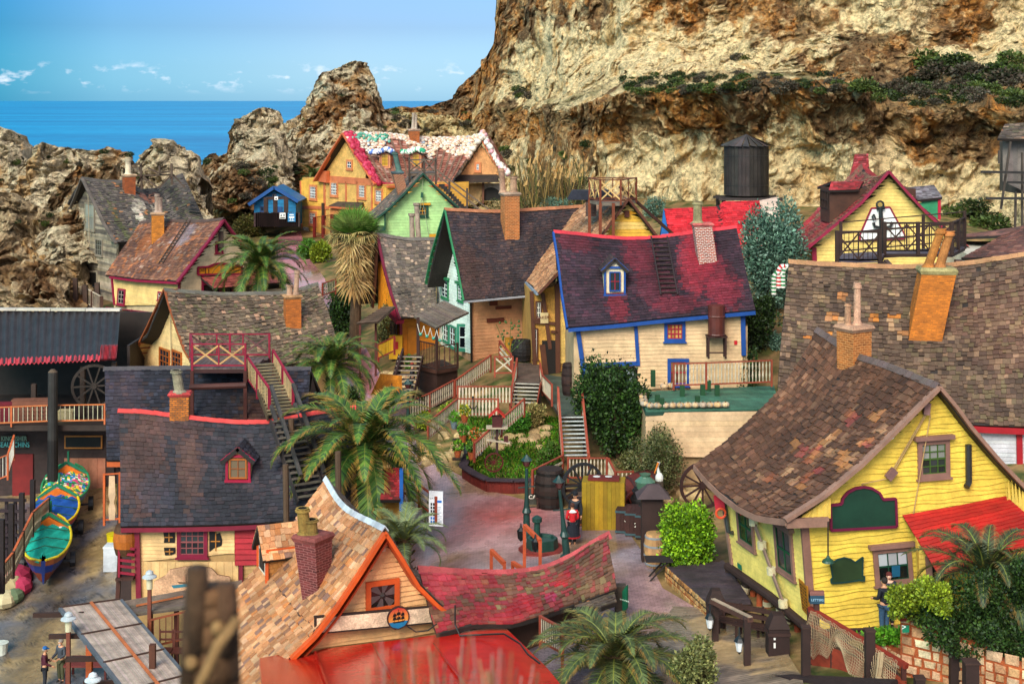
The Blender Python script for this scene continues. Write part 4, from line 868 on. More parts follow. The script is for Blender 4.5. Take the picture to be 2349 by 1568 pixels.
# orange shingle house at the front
def orange_house():
 h=House('tan_shingle_house','house with fresh tan shingles and orange bargeboards under ship sign at front',ZK(1240,355),46,-200)
 ridge=zs(ZK,(1240,355),(1130,300),(1050,265),(980,220),(920,150),(880,80),(845,20))
 e0=(600,1220)
 eave=zs(ZK,(330,1540),(240,1390),(150,1200),(50,985))
 S=h.slope(ridge,eave,P_ORG,l=zs(ZK,(330,1540),(600,1220),(760,1060),(900,880),(1060,640),(1240,355)),r=zs(ZK,(50,985),(230,780),(450,550),(630,310),(845,20)),w=.22,e=.26,rag=.12,th=.045,under='4a352c')
 tr=[h.g(*p)for p in zs(ZK,(1240,355),(1360,540),(1470,720),(1600,850),(1700,930),(1890,1060))]
 L=(S.T[-1]-S.T[0]).dot(h.r);m=MB();Sr=Patch(S.T,[tr[-1]+h.r*L*t for t in(0,.5,1)],l=tr[::-1],n=40);shingles(m,Sr,P_GREY,w=.22,e=.26,under='2a2320');m.build('roof',M['shingle'],h.root)
 m=MB();lp=[h.g(*p,-.06)for p in zs(ZK,(610,1232),(770,1075),(910,895),(1070,655),(1240,385))];rp=[h.g(*p,-.06)for p in zs(ZK,(1240,385),(1355,565),(1460,740),(1590,870),(1690,945),(1885,1078))]
 bbar(m,lp,.12,.3,'c8501a',h.r);bbar(m,rp,.12,.3,'c8501a',h.r);m.build('bargeboard',M['plain'],h.root)
 m=MB();lp=[h.g(*p,.3)for p in zs(ZK,(640,1245),(790,1090),(930,910),(1090,670),(1242,425))];bbar(m,lp,.55,.06,'b5461a',UP);rp2=[p+h.r*.36 for p in rp];bbar(m,[p-UP*.1 for p in rp2],.5,.06,'b5461a');m.build('soffit',M['plain'],h.root)
 G=h.gplane(.55);poly=pick3(G,zs(ZK,(1242,430),(1090,680),(940,900),(690,1170),(1000,1130),(1400,1080),(1760,1015),(1590,880),(1450,750),(1350,590)))
 m=MB();boards(m,G,poly,'e2aa72',.17,.01,.055,.6,var=.04,tilt=-.0);m.build('wall',M['wood'],h.root)
 h.shell(G(*ZK(700,1200)),G(*ZK(1760,1040)),7.5,-5,G(*ZK(700,1180)).z,h.A.z-.4,'c8955f',peak=.5)
 window(h.root,G,ZK(1110,700)+ZK(1335,910),'c8521f',None,1,1,'1d1512',.17,sill=False)
 m=MB();c=G(*ZK(1225,805),.06)
 for k in range(6):
  a=k*math.pi/3+.3;d=(G.u*math.cos(a)+G.v*math.sin(a));e=G.n.cross(d);m.hexa([c+d*.08-e*.03,c+d*.45-e*.14,c+d*.45+e*.14,c+d*.08+e*.03],[p+G.n*.02 for p in(c+d*.08-e*.03,c+d*.45-e*.14,c+d*.45+e*.14,c+d*.08+e*.03)],hx('5a4a48'))
 m.ball(c,.1,hx('3a302c'));m.build('fan',M['metal'],h.root)
 m=MB();q=Plane(G.p,G.n);pbox(m,q,*rect_px(q,ZK(1217,478)+ZK(1240,505)),0,.1,hx('d9c3a0'));m.build('vent_box',M['plain'],h.root)
 chimney(h.root,S.hit(*ZK(765,850)),86,130,'6e2b2a','8e5550','8d4a44',[(-18,30,62,'96793a',-6),(-4,30,36,'8a6f36')],ang=-.55,dep=1.0,flare=.62,lean=(-8,0),capw=1.16)
 m=MB();capline(m,[p+UP*.02 for p in S.T[::6]],'c7ccd2',.12,.5);m.build('ridge_flashing',M['metal'],h.root)
 q=S.hit(*ZK(455,715));nl=-h.a;w_=1.25
 pl=Plane(q,nl);f=Vector(q);k=q.y/F;hgt=72*k;m=MB();n=nl;u=h.r
 A=[f-u*.1,f+u*w_];T=[p+UP*hgt for p in A];bk=h.a*3.0
 m.hexa([A[0],A[1],A[1]+bk,A[0]+bk],[T[0],T[1],T[1]+bk,T[0]+bk],hx('9a6233'));pk=(T[0]+T[1])/2+UP*.75;m.face([T[0],T[1],pk],hx('d9783a'));d=m.build('dormer',M['shingle'],h.root)
 pw=Plane(A[0],h.r);m=MB();wallshingle(m,pw,[A[0],A[0]+bk,T[0]+bk,T[0]],'b07438',.16,.17);m.build('dormer_cheek',M['shingle'],d)
 m=MB()
 for e in T:lo=e+(e-pk)*.35;shingles(m,Patch([pk+n*.25,pk+bk],[lo+n*.25,lo+bk],n=10),P_ORG,w=.2,e=.2)
 m.build('dormer_roof',M['shingle'],d)
 m=MB();m.bar(A[0]+n*.05,T[0]+n*.05,.12,.12,hx('c8501a'));m.bar(A[1]+n*.05,T[1]+n*.05,.12,.12,hx('c8501a'));m.bar(T[0]+n*.08,T[0]+bk,.05,.12,hx('c8501a'));m.build('dormer_trim',M['plain'],d)
 fw=Plane(A[0]+n*.03,n);ua,va=fw.uv(A[0]);ub,vb=fw.uv(T[1]);lo_,hi_=sorted((ua,ub));m=MB()
 pbox(m,fw,lo_+.2,va+.2,hi_-.2,vb-.1,0,.05,hx('e8dcc8'));pbox(m,fw,lo_+.28,va+.28,hi_-.28,vb-.18,.02,.06,hx('25211f'));m.build('window',M['plain'],d)
 SG=Plane(G.p+G.n*.45,G.n);root=empty('shop_sign',SG(*ZK(1240,980)),'long blank cream sign board with round ship emblem across the tan gable','sign')
 m=MB();q=pick3(SG,zs(ZK,(772,1068),(1708,980),(1704,862),(768,945)));m.hexa([p-G.n*.08 for p in q],q,hx('2e2019'));m.build('backing',M['wood'],root)
 m=MB();q=[p+G.n*.012 for p in pick3(SG,zs(ZK,(785,1055),(1694,970),(1692,873),(783,958)))];m.face(q,hx('ecccaa'));m.build('panel',M['rough'],root)
 c=SG(*ZK(1330,955),.05);R=24*46/F;n=28
 def disc(r,o,col,nm,mat='plain',f=lambda x,y:True):m=MB();m.face([c+G.u*r*math.cos(2*math.pi*i/n)+G.v*r*math.sin(2*math.pi*i/n)+G.n*o for i in range(n)],hx(col));return m.build(nm,M[mat],root)
 m=MB();ring=[c+G.u*(R+.04)*math.cos(2*math.pi*i/n)+G.v*(R+.04)*math.sin(2*math.pi*i/n)-G.n*.05 for i in range(n)];m.hexa(ring,[p+G.n*.07 for p in ring],hx('40211c'));m.build('emblem_rim',M['wood'],root)
 m=MB()
 for i in range(12):
  y0,y1=-R+2*R*i/12,-R+2*R*(i+1)/12;w0,w1=math.sqrt(max(0,R*R-y0*y0)),math.sqrt(max(0,R*R-y1*y1));t=i/11;col=mixc(hx('1c6a94'),hx('1c6a94'),0)if i<4 else mixc(hx('d58a3a'),hx('b8352c'),(i-4)/7)
  m.face([c+G.u*x+G.v*y+G.n*.03 for x,y in((-w0,y0),(w0,y0),(w1,y1),(-w1,y1))],col)
 def sh(pts,col='1a100e',o=.04):m.face([c+G.u*x*R+G.v*y*R+G.n*o for x,y in pts],hx(col))
 sh([(-.62,-.25),(-.5,-.42),(.5,-.42),(.72,-.15),(.5,-.3),(-.45,-.3)])
 for x,t,w2 in((-.4,.5,.2),(0,.72,.24),(.42,.52,.2)):
  sh([(x-.02,-.35),(x+.02,-.35),(x+.02,t+.12),(x-.02,t+.12)],o=.043)
  for k in range(2):y=-.15+k*(t+.15)/2;sh([(x-w2,y),(x+w2*.9,y+.03),(x+w2*.7,y+.3),(x-w2*.6,y+.28)],o=.042+.001*k)
 m.build('ship_emblem',M['plain'],root)
 Pz=[P(*ZK(x,y),Yv)for x,y,Yv in((400,1225,44.5),(600,1190,46),(1180,1120,45.5),(1890,1030,46.3),(2040,1010,46.8),(2330,1290,42),(2500,1500,38.5),(430,1500,38))]
 m=MB();slab(m,Patch(Pz[:5],[Pz[7],Pz[6]],r=[Pz[6],Pz[5],Pz[4]],n=30),hx('c01c12'),.25,24,14);o=m.build('flat_roof',M['wet'],h.root,True);m=MB();[m.bar(Pz[7].lerp(Pz[6],t)+UP*.02,Pz[0].lerp(Pz[4],t)+Vector((0,-.1,.02)),.06,.03,hx('a81a14'))for t in(.22,.45,.68)];m.build('roof_seam',M['wet'],h.root)
 m=MB();cab=[P(*ZK(x,y),45.2)for x,y in((1390,1010),(1450,1050),(1530,1040),(1590,995))];m.tube(cab,.025,hx('1a1614'),6);m.tube([P(*ZK(x,y),Yv)for x,y,Yv in((1712,870,45.7),(1712,1000,45.6),(1745,1075,45.4),(1890,1068,45.2),(2040,1062,44.7),(2150,1130,43.3),(2200,1200,42.2),(2280,1260,41.2))],.03,hx('1a1614'),6)
 tag(m.build('cable',M['plain']),'black cable trailing over the glossy red flat roof','cable')
 return h,S
OH,OS_=orange_house()
# sagging red shingle roof behind it
def red_roof():
 root=empty('red_roof_shed',P(1200,1400,49),'low building with sagging worn red shingle roof beside the plaza','building')
 top=[P(*ZJ(x,y),Yv)for x,y,Yv in((-440,1120,48),(-200,1140,48.3),(0,1150,48.8),(250,1155,49.3),(480,1130,49.8),(620,1090,50),(760,1020,50.3),(900,930,50.6),(1045,850,51))]
 bot=[P(*ZJ(x,y),Yv)for x,y,Yv in((-300,1640,45.6),(0,1560,46),(300,1560,46.2),(540,1490,46.6),(800,1400,47.3),(1110,1280,48.2))]
 S=Patch(top,bot,r=[bot[-1],P(*ZJ(1090,1120),48.7),P(*ZJ(1055,960),50),top[-1]],curve=.12)
 pal=[(5,'6a4a38'),(4,'7e5a44'),(3,'93313a'),(2.5,'a83a42'),(1,'8a7a50')]
 bl=[(rnd.uniform(0,.5),rnd.uniform(0,1),.1,.2,'a82a34',.6)for _ in range(14)]+[(.72,.55,.07,.18,'c42a36',.9),(.62,.3,.04,.12,'c43a66',.8),(.1,.8,.2,.3,'b5404c',.6),(.85,.4,.15,.5,'6a4e38',.7)]
 m=MB();shingles(m,S,pal,w=.2,e=.21,rag=.3,th=.05,blots=bl,wav=.3);m.build('roof',M['shingle'],root)
 m=MB();capline(m,[p+UP*.03 for p in S.T[::5]],'b04a4c',.2,.4);m.build('ridge_cap',M['shingle'],root)
 m=MB();base=[S.B[2]+Vector((0,.6,-.3)),S.B[-3]+Vector((-.5,.6,-.3)),S.T[-6]+Vector((0,1.8,-2.2)),S.T[2]+Vector((0,1.8,-2.2))]
 m.hexa([Vector((p.x,p.y,-1))for p in base],[Vector((p.x,p.y,min(p.z,S.B[-1].z-.4)))for p in base],hx('4a3024'));m.build('wall',M['wood'],root)
 top2=[S.B[40]+Vector((0,.4,-.05)),S.B[-1]+Vector((-.1,.4,-.05))];bot2=[P(*ZJ(990,1425),46.9),P(*ZJ(1110,1385),47.5)]
 m=MB();shingles(m,Patch(top2,bot2,n=10),P_GREY,w=.2,e=.2);m.build('lower_roof',M['shingle'],root)
red_roof()
# generic house seen along its eaves
def lerpY(Y,x,x0,x1):return Y if not isinstance(Y,tuple)else Y[0]+(Y[1]-Y[0])*(x-x0)/(x1-x0)
def front_house(name,label,ridge,Yr,eave,Ye,pal,l=None,r=None,wallc='c9a980',zb=0,inset=.45,curve=0,back=True,cat='house',inset_x=.3,body=True,maxd=99,**kw):
 x0,x1=ridge[0][0],ridge[-1][0];top=[P(x,y,lerpY(Yr,x,x0,x1))for x,y in ridge];e0,e1=eave[0][0],eave[-1][0];bot=[P(x,y,lerpY(Ye,x,e0,e1))for x,y in eave]
 b=Vector(bot[0]);b.z=zb;root=empty(name,b,label,cat)
 def side(pts,lo,hi):return[lo]+[P(p[0],p[1],lo.y+(hi.y-lo.y)*(p[1]-pts[0][1])/(pts[-1][1]-pts[0][1]+1e-6))for p in pts[1:-1]]+[hi]
 S=Patch(top,bot,side(l,bot[0],top[0])if l else None,side(r,bot[-1],top[-1])if r else None,curve=curve);m=MB();shingles(m,S,pal,**kw);m.build('roof',M['shingle'],root)
 d=(bot[-1]-bot[0]);d.z=0;d.normalize();nb=Vector((-d.y,d.x,0))
 if back:
  f=lambda p,q:q+nb*((q-p).dot(nb))+UP*(p.z-q.z)+d*((p-q).dot(d));S2=Patch(S.T,[f(a,t)for a,t in zip(S.B,S.T)]);m=MB();shingles(m,S2,pal,w=.45,e=.4);m.build('roof',M['shingle'],root)
 W=Plane(bot[0]+nb*inset,nb)
 if body:
  dep=min(maxd,2*(top[0]-bot[0]).dot(nb)-2*inset-.1);a,c=bot[0]+nb*(inset+.06)+d*inset_x,bot[-1]+nb*(inset+.06)-d*inset_x;m=MB();ze=min(p.z for p in bot)-.05;base=[a,c,c+nb*dep,a+nb*dep];zz=lambda p,z:Vector((p.x,p.y,z))
  m.hexa([zz(p,zb)for p in base],[zz(p,ze)for p in base],cc(wallc));pk=[zz(a+nb*dep/2,top[0].z-.35),zz(c+nb*dep/2,top[-1].z-.35)]
  t4=[zz(p,ze)for p in base]
  if maxd>90:m.face([t4[0],pk[0],t4[3]],cc(wallc));m.face([t4[1],t4[2],pk[1]],cc(wallc))
  m.build('wall_core',M['wood'],root)
 return root,S,W
def walls(root,pl,polys,col,mat='wood',name='wall',**kw):
 for q in polys:m=MB();boards(m,pl,pick3(pl,q),col,**kw);m.build(name,M[mat],root)
def trim(root,pts,w,h,col,name='trim',up=UP,mat='plain'):
 m=MB();bbar(m,pts,w,h,col,up);return m.build(name,M[mat],root)
def capr(root,pts,col,w=.16,seg=.35,name='ridge_cap'):m=MB();capline(m,[p+UP*.02 for p in pts[::4]],col,w,seg);m.build(name,M['shingle'],root)
# black-roofed house, left
def black_house():
 pal=[(5,'2b2a31'),(4,'34323a'),(2.5,'40353a'),(1.5,'24242c')]
 bl=[(.1,.55,.12,.55,'5a3c33',.75),(.3,.5,.07,.4,'5e4035',.7),(.2,.9,.2,.12,'583b34',.6),(.16,.3,.1,.2,'43424e',.6)]
 r2,S2,W2=front_house('dark_roofed_house','tall rear house with plain black shingle roof above the red ridge',[(240,845),(420,843),(560,845),(712,845)],64.5,[(245,1056),(400,1056),(560,1052),(700,1050)],60.2,P_BLK,zb=-4.5,wallc='3a2a28',blots=[(.1,.6,.12,.6,'453840',.6),(.78,.35,.16,.4,'5a3524',.6)],w=.22,e=.21)
 capr(r2,S2.T,'4a4448');trim(r2,[S2.B[0]+Vector((-.02,.1,-.15)),S2.B[8]+Vector((0,.1,-.15))],.1,.26,'c05a2a')
 r,S,W=front_house('black_shingle_house','black shingle house with red ridge, red dormer and broken cream wall',[(273,941),(330,943),(400,952),(480,962),(560,968),(625,966),(700,950),(760,940),(815,934)],59.4,[(276,1207),(400,1206),(520,1203),(660,1196),(800,1190)],55.8,pal,zb=-5,wallc='b08a58',blots=bl,w=.22,e=.2,curve=.12)
 m=MB();capline(m,[p+UP*.03 for p in S.T[::3]],'d1403c',.13,.3,.05);m.build('ridge_cap',M['wood'],r)
 trim(r,[p+Vector((0,.12,-.16))for p in S.B[::6]],.1,.2,'7a1a30')
 walls(r,W,[zs(ZG,(935,530),(1575,500),(1575,690),(935,745))],'e0b67c',bh=.15,wob=.012);walls(r,W,[zs(ZG,(935,745),(1600,745),(1600,990),(950,990))],'e0b67c',bh=.16,vertical=True)
 W3=Plane(W.p-W.n*.0+W.n*.05,W.n);walls(r,W3,[zs(ZG,(1575,510),(1770,505),(1770,765),(1578,770))],'a8202c',bh=.22,lap=.06,wob=.01)
 walls(r,W,[zs(ZG,(1610,770),(1900,760),(1900,1000),(1610,1000))],'b08a58',bh=.17)
 for a,b,c,w_ in(((920,530),(932,990),'7a1a30',.2),((1618,775),(1618,900),'7a1a30',.16),((815,515),(790,1010),'4a2a22',.16)):trim(r,[W(*ZG(*a),.1),W(*ZG(*b),.1)],w_,.12,c,'post',W.n)
 for pts in(((1095,548),(1175,545),(1175,620),(1100,620),(1103,590)),((1100,652),(1178,652),(1178,690),(1150,702),(1108,705)),((1405,540),(1450,548),(1455,560),(1478,552),(1492,600),(1488,640),(1440,655),(1405,680))):
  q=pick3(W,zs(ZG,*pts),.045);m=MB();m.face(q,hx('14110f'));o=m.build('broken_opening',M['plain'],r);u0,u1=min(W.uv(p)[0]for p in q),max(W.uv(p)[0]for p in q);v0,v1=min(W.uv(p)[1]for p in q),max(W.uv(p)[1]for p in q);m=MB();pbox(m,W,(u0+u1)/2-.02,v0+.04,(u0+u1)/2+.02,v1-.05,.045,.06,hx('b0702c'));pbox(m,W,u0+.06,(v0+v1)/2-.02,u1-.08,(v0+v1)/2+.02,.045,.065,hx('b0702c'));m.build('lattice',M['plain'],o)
 window(r,W,ZG(1190,508)+ZG(1395,718),'7a1230','8a4a4a',4,4,'25282c',.14,curtain='31383c')
 SG=Plane(W.p+W.n*.35,W.n);root=empty('painted_board',SG(*ZG(1290,900)),'scalloped peach signboard with faded sailing ship on cream wall','sign');m=MB();q=pick3(SG,zs(ZG,(1020,985),(1035,880),(1110,840),(1140,800),(1230,782),(1330,780),(1420,790),(1460,835),(1545,850),(1548,960)));m.face(q,hx('d9a883'));m.hexa([p-SG.n*.06 for p in q],[p-SG.n*.004 for p in q],hx('6a2a24'));m.build('panel',M['rough'],root);m=MB();f=lambda*p:[x+SG.n*.01 for x in pick3(SG,zs(ZG,*p))]
 m.face(f((1150,905),(1270,893),(1275,912),(1165,925)),hx('2f6f80'));m.face(f((1188,880),(1270,885),(1255,895),(1205,893)),hx('6a4a35'));m.face(f((1248,830),(1252,830),(1253,885),(1247,885)),hx('6a4a35'));m.face(f((1225,845),(1245,840),(1245,872),(1228,875)),hx('c08a6a'));m.build('ship_painting',M['plain'],root)
 dormer(r,S,ZH(105,1405),55,52,22,'d9b078','9a1235','8a4a20',P_BLK,face=-W.n*-1,rl=1.8,glass='6b5b48',inner='a85a20',trim='9a1235',over=.2)
 chimney(r,P(*ZF(1398,1090),59.2),46,40,'c06a1c','6b4a30','cf4a48',[(0,24,52,'9a9078',-8)],ang=.1,dep=.7)
 m=MB();o=P(*ZG(850,600),56.4);k=56.4/F;m.lathe(o-UP*.55,[(.42,0),(.5,.3),(.53,.6),(.5,.9),(.42,1.15)],hx('b8641c'),14,[hx('5a3a20'),hx('b8641c'),hx('b8641c'),hx('5a3a20')]);tag(m.build('barrel',M['plank']),'orange barrel set on the red side balcony of the black house','barrel')
 b=empty('side_balcony',P(*ZG(850,830),56.2),'small red slatted balcony under the orange barrel','balcony');m=MB()
 for y in(650,690,735,775,820):m.bar(P(*ZG(800,y),56),P(*ZG(905,y+12),56),.05,.1,hx('8a1830'))
 m.build('rail',M['plain'],b);m=MB();m.bar(P(*ZG(800,640),56),P(*ZG(800,850),56),.08,.08,hx('8a1830'));m.build('post',M['plain'],b);m=MB();m.bar(P(*ZG(790,850),56.2),P(*ZG(910,845),56.2),.7,.1,hx('4a2a22'));m.build('floor',M['plank'],b)
 for x0,y0,x1,y1 in((700,220,700,500),(805,60,800,500)):
  pass
 fence('side_railing','orange and cream railing with net at the end of the slip',[P(*ZG(700,485),59),P(*ZG(805,478),59)],2.0,'c05a2a','d9b890','c05a2a',sp=.55,pw=.3)
 return r,S,W
BK=black_house()
# grey-brown roof with left gable (centre left)
def wide_roof_house():
 h=House('mossy_roof_house','cream house with wide mossy grey shingle roof behind the black roofs',ZF(1290,112),78,5833)
 ridge=zs(ZF,(1290,112),(1500,130),(1750,148),(2000,140))+[ZH(180,-30),ZH(500,-50),ZH(690,-90)];ridge=ridge[:4]+[(650,672),(700,660),(728,650)]
 S=h.slope(ridge,zs(ZF,(1510,680),(1900,720))+[(640,838),(780,822)],[(5,'6b5a4a'),(4,'7d6a57'),(3,'594b40'),(2,'6a6746'),(1.6,'a08268'),(.9,'c09478')],l=zs(ZF,(1510,680),(1435,570),(1380,400),(1330,250),(1290,112)),r=[(780,822),(768,765),(752,712),(728,650)],w=.22,e=.21,rag=.35,wav=.5,th=.055)
 h.back(S,P_GREY);capr(h.root,S.T,'6f6a60')
 lr=[h.g(*p)for p in zs(ZF,(1290,112),(1230,250),(1150,420),(1080,560),(1018,695))];rr=[h.g(*p)for p in zs(ZF,(1290,112),(1330,255),(1380,410),(1440,580),(1505,690))]
 m=MB();bbar(m,lr,.1,.16,'8f4a26',h.r);m.build('bargeboard',M['plain'],h.root);m=MB();bbar(m,rr,.08,.12,'8f4a26',h.r);m.build('bargeboard',M['plain'],h.root)
 m=MB();L2=[p+h.r*.75 for p in lr]
 for a,b,c,d in zip(lr,lr[1:],L2[1:],L2):m.face([a,b,c,d],hx('c9a468'))
 for i in range(14):t=i/13*(len(lr)-1.001);j=int(t);f=t-j;m.bar(lr[j].lerp(lr[j+1],f)-UP*.04,L2[j].lerp(L2[j+1],f)-UP*.04,.12,.06,hx('7a3c24'))
 m.build('soffit',M['plain'],h.root);G=h.gplane(.75)
 walls(h.root,G,[zs(ZF,(1325,250),(1240,400),(1115,610),(1090,735),(1510,740),(1500,690),(1440,590),(1385,430))],'e5c084',bh=.2,wob=.02)
 a,b=G(*ZF(1100,700)),G(*ZF(1505,700));h.shell(a,b,8.5,a.z-4,a.z+.2,h.A.z-.9,'c9a06a')
 window(h.root,G,ZF(1255,575)+ZF(1335,735),'a8561e','a8561e',3,3,'20242a',.09,sill=False);window(h.root,G,ZF(1352,592)+ZF(1428,735),'a8561e','a8561e',3,3,'20242a',.09,sill=False)
 m=MB();m.tube([G(*ZF(1335,300),.1),G(*ZF(1345,700),.1)],.025,hx('9a8468'),6);m.tube([G(*ZF(1130,500),.1),G(*ZF(1125,670),.1)],.025,hx('9a8468'),6);m.build('rope',M['cloth'],h.root)
 chimney(h.root,S.hit(*ZH(518,265)),43,80,'bd651c','a8602a','b88a60',[(-6,14,24,'b58f74'),(8,12,58,'b59078',3)],ang=.35,flare=1.05)
 return h,S
WR=wide_roof_house()
# small brown-roofed house with maroon trim
def maroon_house():
 h=House('maroon_trimmed_house','cream house with brown shingle roof and maroon bargeboards beside the palm',ZA(1500,797),96,-2400)
 S=h.slope(zs(ZA,(1500,797),(1400,808),(1280,815),(1120,805),(945,820)),zs(ZA,(1195,1217),(900,1200),(705,1173)),[(5,'7a503e'),(4,'8c5e46'),(3,'64443a'),(1.6,'a8653c'),(1,'9a7a68')],l=zs(ZA,(1195,1217),(1320,1040),(1420,910),(1500,797)),w=.24,e=.22,rag=.25,wav=.3,blots=[(.35,.75,.12,.25,'8a8088',.7),(.42,.6,.03,.4,'c07030',.6),(.75,.6,.1,.2,'b5652c',.6)])
 h.back(S,P_BRN);capr(h.root,S.T,'5a443c')
 m=MB();bbar(m,[h.g(*p,-.05)for p in zs(ZA,(1190,1225),(1320,1050),(1420,920),(1500,805))],.12,.3,'7a1434',h.r);m.build('bargeboard',M['plain'],h.root);m=MB();bbar(m,[h.g(*p,-.05)for p in zs(ZA,(1500,805),(1560,890),(1640,985),(1800,1160))],.12,.3,'7a1434',h.r);m.build('bargeboard',M['plain'],h.root)
 G=h.gplane(.4);walls(h.root,G,[zs(ZA,(1495,850),(1215,1220),(1215,1290),(1900,1290),(1900,1270),(1700,1100))],'e3cfa6',bh=.18)
 ct,cb=G(*ZA(1215,1215)),G(*ZA(1205,1375));SP=h.sideplane(ct,cb);walls(h.root,SP,[zs(ZA,(755,1185),(770,1378),(1205,1372),(1210,1215))],'e3bd78',bh=.16,wob=.02)
 for x0,y0,x1,y1 in((750,1188,768,1375),(1203,1220,1200,1290)):trim(h.root,[SP(*ZA(x0,y0),.05),SP(*ZA(x1,y1),.05)],.16,.1,'8a1838','corner_board',SP.n)
 trim(h.root,[p-UP*.12 for p in S.B[::8]],.1,.14,'8a1838','fascia')
 a,b=G(*ZA(1215,1370)),G(*ZA(1900,1370));h.shell(a,b,8.0,a.z-1,ct.z-.1,h.A.z-.6,'cbb08a')
 window(h.root,SP,ZA(792,1265)+ZA(842,1375),'8a1838','b09a88',2,3,'20242a',.12);window(h.root,SP,ZA(1062,1285)+ZA(1100,1345),'8a1838','c9c0b0',2,2,'20242a',.1);window(h.root,G,ZA(1443,948)+ZA(1495,1028),'8a1838',None,1,1,'14141a',.14)
 m=MB();q=G(*ZA(1483,900),.25);m.bar(q+UP*.2,q-UP*.9,.3,.2,hx('4a3a32'));m.tube([q-UP*.9,q-UP*2.6],.02,hx('8a7a60'),5);m.build('hoist',M['wood'],h.root)
 SG=Plane(G.p+G.n*.2,G.n);q=pick3(SG,zs(ZA,(1328,1122),(1400,1118),(1440,1100),(1480,1095),(1620,1112),(1620,1165),(1328,1172)));m=MB();m.hexa([p-SG.n*.05 for p in q],q,hx('d68a1e'));s=m.build('shop_sign',M['plain']);tag(s,'orange sign with dark lettering half hidden by the far palm','sign');m=MB();bbar(m,[p+SG.n*.02 for p in q+[q[0]]],.12,.12,'8a1838',SG.n);m.build('frame',M['plain'],s);text_on('Ti',SG,ZA(1385,1145),.62,'2a1a12',s,.02);text_on('Old',SG,ZA(1352,1143),.3,'2a1a12',s,.02)
 q=Plane(G.p+G.n*.1,G.n);m=MB();pbox(m,q,*rect_px(q,ZA(1360,1180)+ZA(1900,1290)),.0,.05,hx('241a1c'));m.build('shopfront',M['glass'],h.root);m=MB()
 for x in(1360,1480,1560,1700):m.bar(q(*ZA(x,1175),.1),q(*ZA(x,1290),.1),.14,.1,hx('7a1434'),q.n)
 m.bar(q(*ZA(1360,1235),.12),q(*ZA(1850,1225),.12),.12,.14,hx('7a1434'),q.n);m.build('shopfront_frame',M['plain'],h.root)
 m=MB();aw=[q(*ZA(1350,1190),.1),q(*ZA(1850,1150),.1)];S2=Patch(aw,[aw[0]+q.n*1.5-UP*.6,aw[1]+q.n*1.5-UP*.6],n=10);shingles(m,S2,[(1,'9a4a44'),(1,'b05a50')],w=.3,e=.3);m.build('awning',M['shingle'],h.root)
 chimney(h.root,S.hit(*ZA(1048,950)),33,60,'cf7a1a','b0702a','b59070',[(-2,11,44,'a89080'),(6,10,36,'a08878')],ang=.3,flare=1.02)
 m=MB();a,b=S.hit(*ZA(1270,815)),S.hit(*ZA(1085,1100));n=S.nrm*.1;u=(S.B[-1]-S.B[0]).normalized()
 for d in(-.22,.22):m.bar(a+u*d+n,b+u*d+n,.06,.06,hx('4a3a32'),S.nrm)
 for i in range(14):q=a.lerp(b,(i+.5)/14)+n;m.bar(q-u*.24,q+u*.24,.05,.05,hx('5a463a'),S.nrm)
 tag(m.build('roof_ladder',M['wood']),'dark wooden ladder lying on the brown shingle roof of the maroon-trimmed house','ladder')
def text_on(txt,pl,at,size,col,parent,off=.02,align='CENTER',sx=1):
 cu=bpy.data.curves.new('lettering','FONT');cu.body=txt;cu.size=size;cu.align_x=align;cu.align_y='CENTER';cu.extrude=.004;cu.space_character=1.02
 o=bpy.data.objects.new('tmp',cu);COL.objects.link(o);dg=bpy.context.evaluated_depsgraph_get();me=bpy.data.meshes.new_from_object(o.evaluated_get(dg));bpy.data.objects.remove(o);me.name='lettering'
 me.materials.clear();mt=bpy.data.materials.get('ink_'+col)
 if not mt:
  mt,t,b=new_mat('ink_'+col);n=N(t,'ShaderNodeTexNoise',Scale=14.0);r=N(t,'ShaderNodeMapRange');r.inputs[3].default_value=.75;r.inputs[4].default_value=1.2;t.links.new(n.outputs['Fac'],r.inputs[0]);v=N(t,'ShaderNodeVectorMath',operation='SCALE');v.inputs[0].default_value=cc(col);t.links.new(r.outputs[0],v.inputs['Scale']);t.links.new(v.outputs[0],b.inputs['Base Color'])
 me.materials.append(mt);q=pl(*at,off)if not isinstance(at,Vector)else at;mw=Matrix((pl.u,pl.v,pl.n)).transposed().to_4x4();mw.translation=q
 me.transform(mw@Matrix.Diagonal((sx,1,1,1)));return link_mesh('lettering',me,parent)
maroon_house()
